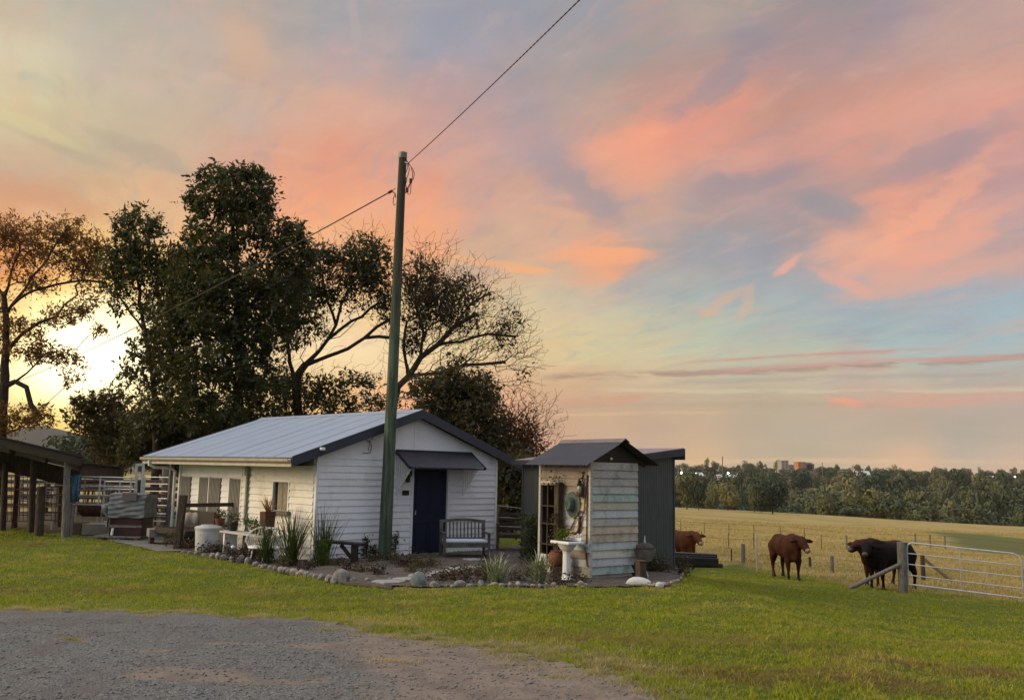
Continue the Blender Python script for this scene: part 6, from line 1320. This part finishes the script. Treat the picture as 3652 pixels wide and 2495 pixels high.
# ------------------------------------------------------------------ things along the side wall of the cottage
fp = G(630, 1958); o = thing('timber_fence', fp, 0, 'thick old timber fence post with one rail in front of the cottage side', 'fence')
top_ = aty(655, 1764, fp[1]); v_ = top_ - fp; q = MB(); q.bar((0, 0, -.2), (v_[0], v_[1], v_[2]), .16, .15); q.build('post', M_wood, o, bevel=.012)
r0 = aty(650, 1801, fp[1] + .05) - fp; r1_ = aty(832, 1798, fp[1] + .5) - fp; q = MB(); q.bar(r0, r1_, .05, .09); q.build('rail', M_wood, o, bevel=.006)
tk = G(742, 1966); o = thing('concrete_tank', tk, 0, 'pale round concrete tank with a domed lid in the garden bed', 'tank'); q = MB(); q.lathe([(.29, 0), (.30, .25), (.315, .50), (.30, .54)], (0, 0, 0), 28); q.build('drum', M_paleconc, o, smooth=True)
q = MB(); q.lathe([(.325, .50), (.33, .55), (.30, .575), (.2, .595), (.19, .61), (.05, .615)], (0, 0, 0), 28); q.build('lid', M_paleconc, o, smooth=True)
pp = tk + np.array([.20, .1, .62]); pp[2] = aty(784, 1868, pp[1])[2]; pp[0] = aty(784, 1868, pp[1])[0]; o = thing('terracotta_planter', pp, 0, 'terracotta pot with a leafy succulent above the pale concrete tank', 'planter')
q = MB(); q.lathe([(.09, 0), (.115, .10), (.125, .135), (.10, .135), (.09, .11)], (0, 0, 0), 18); q.build('pot', M_terra, o, smooth=True); leafcloud('plant', [(0, 0, .2, .05), (-.06, 0, .17, .04), (.07, 0, .22, .05), (.02, 0, .27, .04)], 150, .07, M_leafB, o)
q = MB(); q.box(-.3,.16,-.1,.12,-.06,-.004); q.build('plinth', M_wood, o)
q = MB(); q.box(-.02,.1,-.05,.07,pp[2]*-1+.0,-.06); q.build('plinth_leg', M_wood, o)
ch = G(690, 1940); o = thing('outdoor_seat', HW(-.62, 4.75, 0), YH, 'dark outdoor seat beside the side doors, behind the fence post', 'seat'); q = MB(); q.box(-.35, .35, -.9, .9, .28, .42); q.build('base', M_black, o, bevel=.01)
q = MB(); q.box(.3, .36, -.9, .9, .42, .85); q.build('backrest', M_black, o, bevel=.01)
tw = aty(676, 1850, HW(-.85, 5.2)[1]); o = tag(bpy.data.objects.new('cream_cloth', None), 'cream cloth draped over the dark seat behind the fence post', 'cloth'); link(o); o.location = tuple(tw); o.rotation_euler = (0, 0, .2)
q = MB(); n_ = 10
for i in range(n_ + 1):
    x = -.24 + .48 * i / n_; w_ = .012 * math.sin(i * 1.3); q.v += [(x + .03, .04 + w_, .16 + .01 * math.sin(i * 2.)), (x, -.02 + w_, .05), (x - .01, -.05 + w_ * 2, -.12)]
for i in range(n_):
    for j in range(2): a0 = i * 3 + j; q.f.append((a0, a0 + 3, a0 + 4, a0 + 1)); q.m.append(0)
cl = q.build('fabric', M_canvas, o, smooth=True); so = cl.modifiers.new('thick', 'SOLIDIFY'); so.thickness = .012
ps_ = G(590, 1935); o = thing('concrete_block_seat', aty(588, 1932, ps_[1]), .5, 'low concrete slab bench left of the fence post', 'slab bench'); q = MB(); q.box(-.42, .42, -.25, .25, .14, .34); q.build('slab', mat('pinkish_block', (.26,.225,.19), (.20,.17,.15), .9, 6), o, bevel=.012)
q = MB(); q.box(-.38, -.28, -.2, .2, -.02, .14); q.build('leg', M_wood, o)
q = MB(); q.box(.28, .38, -.2, .2, -.02, .14); q.build('leg', M_wood, o)
# white table with pots and wicker chair
tb = G(930, 1985); T0 = HW(-.62, 2.3, 0); T1 = HW(-.62, .55, 0)
o = thing('white_table', HW(-.60, 1.5, 0), YH, 'long white outdoor table with weathered boards along the cottage side wall', 'table'); q = MB(); q.box(-.20, .20, -1.0, 1.1, .47, .51); q.build('tabletop', mat('weathered_white', (.50,.49,.45), (.36,.35,.31), .8, 6, amt=.8), o, bevel=.006)
for y_ in (-.9, .95):
    q = MB(); q.box(-.16, .16, y_ - .03, y_ + .03, -.02, .47); q.build('leg', M_trim, o, bevel=.004)
def wicker(name, label, at, rz):
    o = thing(name, at, rz, label, 'chair'); q = MB(); N = 16
    ar = [(.30 * math.cos(t), .26 * math.sin(t)) for t in np.linspace(-.2, math.pi + .2, N)]
    q.tube([(x, y, .40 + .32 * max(0, math.sin((i / (N - 1)) * math.pi))) for i, (x, y) in enumerate(ar)], .016, 6)
    for i, (x, y) in enumerate(ar): q.tube([(x * .8, y * .8, .30), (x, y, .40 + .32 * max(0, math.sin((i / (N - 1)) * math.pi)))], .006, 4)
    q.build('backrest', M_trim, o, smooth=True); q = MB(); q.lathe([(.24, .27), (.26, .29), (.25, .32)], (0, .02, 0), 18); q.build('seat', M_trim, o, smooth=True)
    for x, y in ((.2, .17), (-.2, .17), (.2, -.16), (-.2, -.16)): q = MB(); q.tube([(x * .9, y * .9, .29), (x * 1.15, y * 1.15, -.02)], .013, 6); q.build('leg', M_trim, o)
    return o
wc = G(925, 2003); wicker('wicker_chair', 'white wicker chair with a curved back in front of the side window', aty(925, 2003, wc[1] + .15) * np.array([1, 1, 0]), 3.6)
wicker('wicker_chair', 'second white wicker chair partly behind the strappy plants', aty(985, 2006, wc[1]) * np.array([1, 1, 0]), 2.9)
pc_ = HW(-.60, .86, .51); o = thing('square_planter', pc_, YH, 'tall square brown planter with a spiky bronze plant by the window', 'planter'); q = MB(); q.prism([(-.10, 0), (.10, 0), (.13, .50), (-.13, .50)], -.12, .12, 'y'); q.build('pot', mat('brown_planter', (.07,.026,.016), (.045,.018,.012), .6, 6), o, bevel=.008)
cd = strappy('bronze_plant', 'spiky bronze-leaved plant fanning out of the square brown planter', 'plant', pc_ + np.array([0, 0, .46]), 64, .42, .026, M_cord, 1.0, .6, None, 77, .3, .02)
q = MB(); q.tube([(0, 0, -.1), (0, 0, .08)], .025, 6); q.build('stem', M_bark, cd)
for (v_, s_, lb, m) in ((1.38, .085, 'small round clay pot with trailing greenery on the white table', M_terra), (2.35, .11, 'dark pot of purple foliage at the far end of the white table', M_black)):
    o = thing('table_pot', HW(-.60, v_, .51), 0, lb, 'pot'); q = MB(); q.lathe([(s_ * .7, 0), (s_, s_ * 1.1), (s_ * .95, s_ * 1.8), (s_ * .8, s_ * 1.8)], (0, 0, 0), 16); q.build('pot', m, o, smooth=True)
    leafcloud('plant', [(0, 0, s_ * 2.3, s_ * .8), (s_, 0, s_ * 2., s_ * .6), (-s_, 0, s_ * 2.2, s_ * .7), (-s_ * .3, 0, s_ * 3., s_ * .6)], 260, .06, M_leafD if m is M_black else M_lime, o)
hp = onplane(878, 1892, HW(-.35, 2.8), UH); o = thing('hand_pump', hp, YH, 'ornate old pump head standing beside the grey duct', 'pump'); q = MB(); q.lathe([(.05, 0), (.035, .05), (.03, .18), (.055, .22), (.06, .26), (.03, .30), (.015, .36), (.0, .38)], (0, 0, 0), 12); q.build('body', mat('verdigris', (.17,.20,.17), (.06,.07,.06), .6, 30, amt=.9), o, smooth=True)
q = MB(); q.tube([(0, 0, .24), (.0, -.10, .24), (.0, -.13, .18)], .012, 6); q.build('spout', M_black, o); q = MB(); q.tube([(0, .0, .28), (0, .10, .30), (0, .15, .22)], .010, 6); q.build('handle', M_black, o)
q = MB(); q.box(-.05,.05,-.05,.05,-hp[2],0); q.build('stand', M_grey, o)
o = thing('upright_board', G(800, 1972), .2, 'narrow white upright board beside the pale concrete tank', 'board'); q = MB(); q.box(-.05, .05, -.02, .02, 0, .52); q.box(.06,.13,-.02,.02,0,.5); q.build('board', M_trim, o)
fl = thing('white_flower', G(828, 1990), 0, 'single white flower above the plum ground cover', 'flower'); q = MB(); q.ell((0, 0, .24), (.045, .03, .04), 8); q.build('petals', M_porc, fl, smooth=True); q = MB(); q.tube([(0, 0, 0), (0, 0, .22)], .005, 4); q.build('stem', M_strap, fl)

# ------------------------------------------------------------------ cattle yards at the left
def panel(label, pxs, Y0, Y1, rails, posts, m=M_galvd, r_=.022, group='steel rail panels of the cattle yards', name='cattle_yard_fence', mesh=0):
    """pxs: left/right photograph x; rails: photograph y at left and right; posts: fractions"""
    o = thing(name, aty(pxs[0], max(r[0] for r in rails), Y0), 0, label, 'yard panel', group); c = np.array(o.location)
    for a, b_ in rails:
        q = MB(); q.tube([aty(pxs[0], a, Y0) - c, aty(pxs[1], b_, Y1) - c], r_, 6); q.build('rail', m, o, smooth=True)
    for f in posts:
        Y = Y0 + (Y1 - Y0) * f; px = pxs[0] + (pxs[1] - pxs[0]) * f; t = aty(px, rails[0][0] * (1 - f) + rails[0][1] * f - 3, Y); b2 = t.copy(); b2[2] = Hs(t[0], t[1]); q = MB(); q.tube([t - c, b2 - c], r_ * 1.25, 6); q.build('post', m, o, smooth=True)
    if mesh:
        q = MB()
        for i in range(1, mesh):
            f = i / mesh; Y = Y0 + (Y1 - Y0) * f; px = pxs[0] + (pxs[1] - pxs[0]) * f; q.tube([aty(px, rails[0][0] * (1 - f) + rails[0][1] * f, Y) - c, aty(px, rails[-1][0] * (1 - f) + rails[-1][1] * f, Y) - c], r_ * .5, 4)
        q.build('bars', m, o)
    return o
panel('silver rail panel running right from the blue towel', (200,474), 26.5, 26.0, [(1697,1703),(1730,1736),(1764,1768),(1797,1800)], (0, .3, .58, .98), M_galv)
panel('rusty rail gate panel between the two dark posts', (148,255), 25.6, 25.4, [(1735,1733),(1763,1762),(1793,1796),(1824,1828),(1853,1858)], (.02, .98), M_rust, .018, mesh=3)
panel('mesh gate panel under the shelter at the left edge', (-60,140), 26.5, 25.8, [(1694,1694),(1746,1744),(1800,1802),(1858,1858)], (0, .32, .60, .95), M_rust, .020, mesh=14)
panel('silver rail panel deep inside the yards behind the shelter', (60,240), 31, 31, [(1710,1716),(1736,1742),(1760,1764),(1784,1788),(1806,1808)], (.1, .35, .6, .9), M_galvd, .03, mesh=9)
panel('timber-coloured rails left of the cottage downpipe', (505,622), 29, 28.5, [(1720,1722),(1765,1764),(1790,1790),(1810,1812),(1842,1845)], (.05, .5, .8, .97), M_rust, .03)
panel('steel crush gate rails behind the covered cabinet', (512,610), 27.5, 27.5, [(1776,1777),(1806,1808),(1840,1842)], (.05, .93), M_galvd, .024)
panel('second silver rail panel set just behind the towel rail', (210,480), 28.5, 28.5, [(1708,1712),(1726,1730),(1745,1748),(1772,1775),(1790,1792),(1815,1815),(1838,1838)], (.02, .35, .66, .97), M_galvd, .02)
panel('short silver drafting gate between shelter and cottage', (372,486), 27.6, 27.2, [(1716,1718),(1742,1744),(1768,1770),(1796,1798),(1830,1832),(1860,1860)], (.02, .5, .98), M_galv, .02)
panel('silver drafting gate close to the cottage downpipe', (516,606), 27.0, 26.6, [(1700,1702),(1724,1726),(1750,1752),(1776,1778),(1800,1802),(1830,1832),(1856,1858)], (.02, .98), M_galv, .018)
panel('pipe rails beneath the shelter roof', (0,232), 28.5, 28.5, [(1698,1700),(1722,1724),(1750,1752),(1778,1780),(1806,1808),(1832,1834)], (.1, .3, .5, .7, .9), M_galvd, .024)
panel('dark timber rails closing the back of the yards', (-80,640), 33, 33, [(1716,1716),(1742,1742),(1770,1770),(1800,1800),(1830,1830)], (.05, .2, .35, .5, .65, .8, .95), M_wood, .075)
panel('far rails of the yards seen below the second roof', (240,500), 34, 34, [(1722,1726),(1748,1750),(1775,1778),(1800,1800),(1824,1822)], (.1, .3, .5, .7, .9), M_rust, .035, mesh=8)
panel('dark rails at the back of the yards near the downpipe', (380,640), 38, 38, [(1738,1740),(1762,1762),(1792,1790)], (.1, .4, .7), M_rust, .05)
panel('wire rails beyond the gap between cottage and outhouse', (1765,1885), 27, 27, [(1801,1815),(1843,1850),(1875,1880)], (.1, .9), M_galvd, .02)
lad = thing('steel_race_frame', aty(500, 1752, 26.2), 0, 'tall narrow pale steel frame standing above the yard rails', 'frame'); c = np.array(lad.location); q = MB()
for a, b_, a2, b3 in ((488,1652,482,1750),(512,1650,502,1752)): q.bar(aty(a, b_, 26.2) - c, aty(a2, b3 + 60, 26.2) - c, .06)
q.build('upright', M_galv, lad); q = MB(); q.bar(aty(488,1658,26.2) - c, aty(512,1655,26.2) - c, .08); q.build('crossbar', M_galv, lad); q = MB(); q.bar(aty(486,1698,26.2) - c, aty(508,1696,26.2) - c, .05); q.build('crossbar', M_galv, lad)
for px, yb_, yt, Y, r_, m, lb in [(120,1868,1640,25.2,.085,M_wood,'dark timber shelter post, third from the left edge'),(148,1876,1734,24.2,.11,M_wood,'thick stubby weathered post with a split top'),(241,1885,1640,24.0,.085,M_grey,'thick grey post at the right corner of the shelter roof'),(20,1852,1650,25.4,.08,M_wood,'dark timber post nearest the left edge'),(62,1850,1660,27,.07,M_rust,'rusty steel post under the shelter'),(218,1862,1690,27.5,.06,M_wood,'thin timber post behind the corner of the shelter'),(404,1800,1660,31,.07,M_wood,'post holding up the second low roof'),(590,1850,1660,29,.10,M_grey,'grey post beside the cottage downpipe')]:
    t = aty(px, yt, Y); b2 = t.copy(); b2[2] = Hs(t[0], t[1]); bl_ = aty(px - 6, yb_, Y); o = thing('yard_post', (bl_[0], b2[1], b2[2]), 0, lb, 'post', None); q = MB(); q.tube([(0, 0, -.2), (t[0] - bl_[0], 0, t[2] - b2[2])], [r_ * 1.05, r_ * .95], 12); q.build('timber', m, o, smooth=True)
shl = thing('yard_shelter', aty(290, 1632, 24.0), 0, 'dark low lean-to roof over the cattle yards at the left edge', 'shelter'); c = np.array(shl.location)
ra, rb_ = aty(-420, 1462, 21.5) - c, aty(296, 1630, 24.0) - c; back = np.array([-2.4, 4.7, -.35])
q = MB(); pts = [ra, rb_, rb_ + back, ra + back]; up_ = np.array([0, 0, .04]); q.add([p_ for p_ in pts] + [p_ + up_ for p_ in pts], [(0,3,2,1),(4,5,6,7),(0,1,5,4),(1,2,6,5),(2,3,7,6),(3,0,4,7)]); q.build('roof', M_darkroof, shl)
q = MB(); q.bar(ra + np.array([0, .05, -.12]), rb_ + np.array([-.05, .05, -.12]), .05, .22); q.build('fascia', mat('shelter_fascia', (.075,.055,.03), (.045,.033,.02), .85, 4), shl)
q = MB()
for i in range(6): q.bar(ra * (1 - i / 5) + rb_ * (i / 5) + np.array([0, .1, -.10]), ra * (1 - i / 5) + rb_ * (i / 5) + back + np.array([0, 0, -.10]), .07, .14)
q.build('rafters', M_wood, shl)
q = MB(); q.bar(ra + back * .55 + np.array([0, 0, -.35]), rb_ + back * .55 + np.array([0, 0, -.45]), .1, .5); q.build('inner_beam', M_wood, shl)
sh2 = thing('low_roof', aty(420, 1672, 31), 0, 'second lower dark roof behind the yard rails', 'shelter'); c = np.array(sh2.location); A_, B_ = aty(255, 1647, 29) - c, aty(430, 1666, 31) - c; bk_ = np.array([-1.7, 3.6, -.3])
q = MB(); pts = [A_, B_, B_ + bk_, A_ + bk_]; q.add([p_ for p_ in pts] + [p_ + up_ for p_ in pts], [(0,3,2,1),(4,5,6,7),(0,1,5,4),(1,2,6,5),(2,3,7,6),(3,0,4,7)]); q.build('roof', M_darkroof, sh2)
q = MB(); q.bar(A_ * .97 + B_ * .03 + np.array([0, .3, -.28]), B_ + np.array([-.1, .3, -.22]), .08, .45); q.build('wall_boards', M_wood, sh2)
q = MB()
for f in (.05, .95): p_ = A_ * (1 - f) + B_ * f + np.array([0, .3, 0]); q.bar(p_, (p_[0], p_[1], Hs(c[0], c[1]) - c[2]), .12)
q.build('support', M_wood, sh2)
# towel over the rail
to_ = thing('blue_towel', aty(270, 1697, 26.3), 0, 'faded blue towel hanging over the top rail of the yards', 'towel'); q = MB(); c = np.array(to_.location)
for i in range(8):
    f = i / 7; w_ = .02 * math.sin(i * 1.7); t = aty(258 + 29 * f, 1695, 26.25) - c; b2 = aty(250 + 31 * f, 1792 - 4 * f, 26.2) - c; q.v += [(t[0], t[1] + .1, t[2] - .35), (t[0], t[1] + .08 + w_, t[2] - .05), tuple(t + np.array([0, .03, .015])), (t[0], t[1] - .03 + w_, t[2] - .02), (b2[0] * .5 + t[0] * .5, b2[1] - .02 + w_ * 1.5, (b2[2] + t[2]) / 2), (b2[0], b2[1] + w_ * 2, b2[2])]
for i in range(7):
    for j in range(5): a0 = i * 6 + j; q.f.append((a0, a0 + 6, a0 + 7, a0 + 1)); q.m.append(0)
cl = q.build('cloth', M_blue, to_, smooth=True); so = cl.modifiers.new('thick', 'SOLIDIFY'); so.thickness = .012
# covered cabinet on a pallet
cb0 = G(448, 1924); o = thing('covered_cabinet', cb0, 0, 'dark maroon cabinet draped with a grey tarpaulin on a timber pallet', 'cabinet')
def cl_(px, py, dy=0.): return aty(px, py, cb0[1] + dy) - cb0
a, b_ = cl_(388, 1908), cl_(508, 1835); q = MB(); q.box(a[0], b_[0], .0, .75, .10, b_[2]); q.build('body', mat('maroon_timber', (.045,.015,.012), (.03,.012,.01), .6, 5), o, bevel=.01)
q = MB(); z_ = cl_(388, 1876)[2]; q.box(a[0] - .02, b_[0] + .01, -.02, .0, z_ - .02, z_ + .04); q.box(a[0] - .03, a[0] + .01, -.025, .0, .1, b_[2]); q.build('trim_strip', M_grey, o)
tt_, tb_ = cl_(392, 1758), cl_(516, 1842); X0, X1, Z0, Z1 = cl_(386, 1842)[0], cl_(516, 1842)[0], cl_(386, 1842)[2], cl_(392, 1760)[2]; q = MB(); nx, nz = 40, 34
def tz(i, j):
    f, g_ = i / nx, j / nz; x = X0 + (X1 - X0) * f; z = Z0 + (Z1 - Z0) * g_; cr = .008 * math.sin(16 * g_ + 4 * f + 2 * math.sin(7 * f)) + .010 * math.sin(13 * f + 23 * g_ + 3 * math.sin(5 * f)) + .01 * math.sin(31 * g_ - 9 * f) ; y = -.06 + cr + (.10 * max(0, g_ - .45)); return (x + .01 * math.sin(9 * g_), y, z - .02 * abs(math.sin(6 * f)) * (1 - g_))
for j in range(nz + 1):
    for i in range(nx + 1): q.v.append(tz(i, j))
for j in range(nz):
    for i in range(nx): a0 = j * (nx + 1) + i; q.f.append((a0, a0 + 1, a0 + nx + 2, a0 + nx + 1)); q.m.append(0)
b0_ = len(q.v)
for i in range(nx + 1): p_ = tz(i, nz); q.v += [p_, (p_[0], p_[1] + .35, p_[2] + .03), (p_[0], p_[1] + .75, p_[2] - .05), (p_[0], .78, Z0)]
for i in range(nx):
    for j in range(3): a0 = b0_ + i * 4 + j; q.f.append((a0, a0 + 4, a0 + 5, a0 + 1)); q.m.append(0)
for ii in (0, nx):
    b1_ = len(q.v)
    for j in range(nz + 1): p_ = tz(ii, j); q.v += [p_, (p_[0] + .012 * math.sin(j * 2.), p_[1] + .4, p_[2]), (p_[0], .78, Z0 + (Z1 - Z0 - .05) * j / nz)]
    for j in range(nz):
        for k in range(2): a0 = b1_ + j * 3 + k; q.f.append((a0, a0 + 3, a0 + 4, a0 + 1)); q.m.append(0)
q.build('tarpaulin', M_tarp, o, smooth=True)
q = MB(); rs = []
for j in range(9):
    f = j / 8; l_ = cl_(380 - 22 * (f < .3) * (1 - f), 1800 + 100 * f, -.05); r0_ = cl_(392 - 4 * f, 1800 + 98 * f, .1); q.v += [tuple(l_ + np.array([.04 * math.sin(j * 1.9), .05 * math.cos(j * 2.3), 0])), tuple((l_ + r0_) / 2 + np.array([0, -.08 * math.sin(j * 1.4), 0])), tuple(r0_)]
for j in range(8):
    for k in range(2): a0 = j * 3 + k; q.f.append((a0, a0 + 3, a0 + 4, a0 + 1)); q.m.append(0)
tf = q.build('tarpaulin_fold', M_tarp, o, smooth=True); so = tf.modifiers.new('thick', 'SOLIDIFY'); so.thickness = .01
a, b_ = cl_(434, 1784, -.12), cl_(488, 1757, -.12); q = MB(); q.box(a[0], b_[0], a[1], a[1] + .05, a[2], b_[2] - .0); q.build('flat_board', mat('mauve_board', (.14,.12,.12), (.11,.095,.095), .8, 8), o, bevel=.004)
a = cl_(402, 1904); q = MB(); q.tube([(a[0], -.06, .12), (a[0] + .02, -.06, cl_(402, 1882)[2])], .035, 8); q.build('drain_pipe', M_trim, o, smooth=True)
a, b_ = cl_(340, 1920), cl_(508, 1915); q = MB()
for i in range(4): q.box(a[0], b_[0], -.18 + i * .28, -.02 + i * .28, .06, .10)
for x in (a[0] + .1, (a[0] + b_[0]) / 2, b_[0] - .15): q.box(x, x + .08, -.15, .85, -.03, .06)
q.build('pallet', M_grey, o)
# half-drum trough in its stand
tr0 = G(310, 1896); o = thing('drum_trough', tr0, 0, 'rusty half-drum trough on a pipe stand below the blue towel', 'trough')
def tl(px, py, dy=0.): return aty(px, py, tr0[1] + dy) - tr0
a, b_ = tl(258, 1800), tl(364, 1800); zc = a[2]; q = MB(); N = 14; x0_, x1_ = tl(276, 1805)[0], tl(360, 1805)[0]; rr2 = .33
for i in range(N + 1): t = math.pi * i / N; q.v += [(x0_ + .06 * math.sin(t), .3 - rr2 * math.cos(t), zc - rr2 * math.sin(t)), (x1_ - .03 * math.sin(t), .3 - rr2 * math.cos(t), zc - rr2 * math.sin(t))]
for i in range(N): q.f.append((2 * i, 2 * i + 1, 2 * i + 3, 2 * i + 2)); q.m.append(0)
q.f.append(tuple(range(0, 2 * N + 2, 2))); q.m.append(0); q.f.append(tuple(range(1, 2 * N + 2, 2))[::-1]); q.m.append(0)
q.build('half_drum', M_rust, o, smooth=True); q = MB(); q.tube([(a[0], 0, zc), (b_[0], 0, zc), (b_[0], 0, .0)], .02, 6); q.tube([(a[0], 0, zc + .0), (a[0], 0, 0)], .02, 6); q.tube([(a[0], 0, tl(258,1866)[2]), (b_[0], 0, tl(360,1864)[2])], .02, 6); q.build('stand', M_galvd, o, smooth=True)
o = thing('grey_crate', G(322, 1906), .05, 'low grey boxes under the half-drum trough', 'crate'); q = MB(); q.box(-.2, .55, -.1, .5, 0, .30); q.build('box', M_conc2, o, bevel=.01); q = MB(); q.box(-.62, -.22, -.05, .45, 0, .32); q.build('box', M_wood, o, bevel=.01)
panel('blue-grey pipe upright pair carrying the towel rail', (254,262), 24.4, 24.4, [(1800,1800)], (0, 1), M_galvd, .03, None, 'pipe_upright')

# air: faint even haze between here and the ridge
hz = MB(); hz.box(-3700, 3700, -3700, 3700, -40, 140); M_hz = bpy.data.materials.new('haze'); M_hz.use_nodes = True; nt = M_hz.node_tree; nt.nodes.remove(nt.nodes['Principled BSDF']); pv = nt.nodes.new('ShaderNodeVolumePrincipled')
pv.inputs['Color'].default_value = (.95, .9, .85, 1); pv.inputs['Density'].default_value = .00006; nt.links.new(pv.outputs[0], nt.nodes['Material Output'].inputs['Volume']); ho = hz.build('haze', M_hz); tag(ho, kind='stuff')
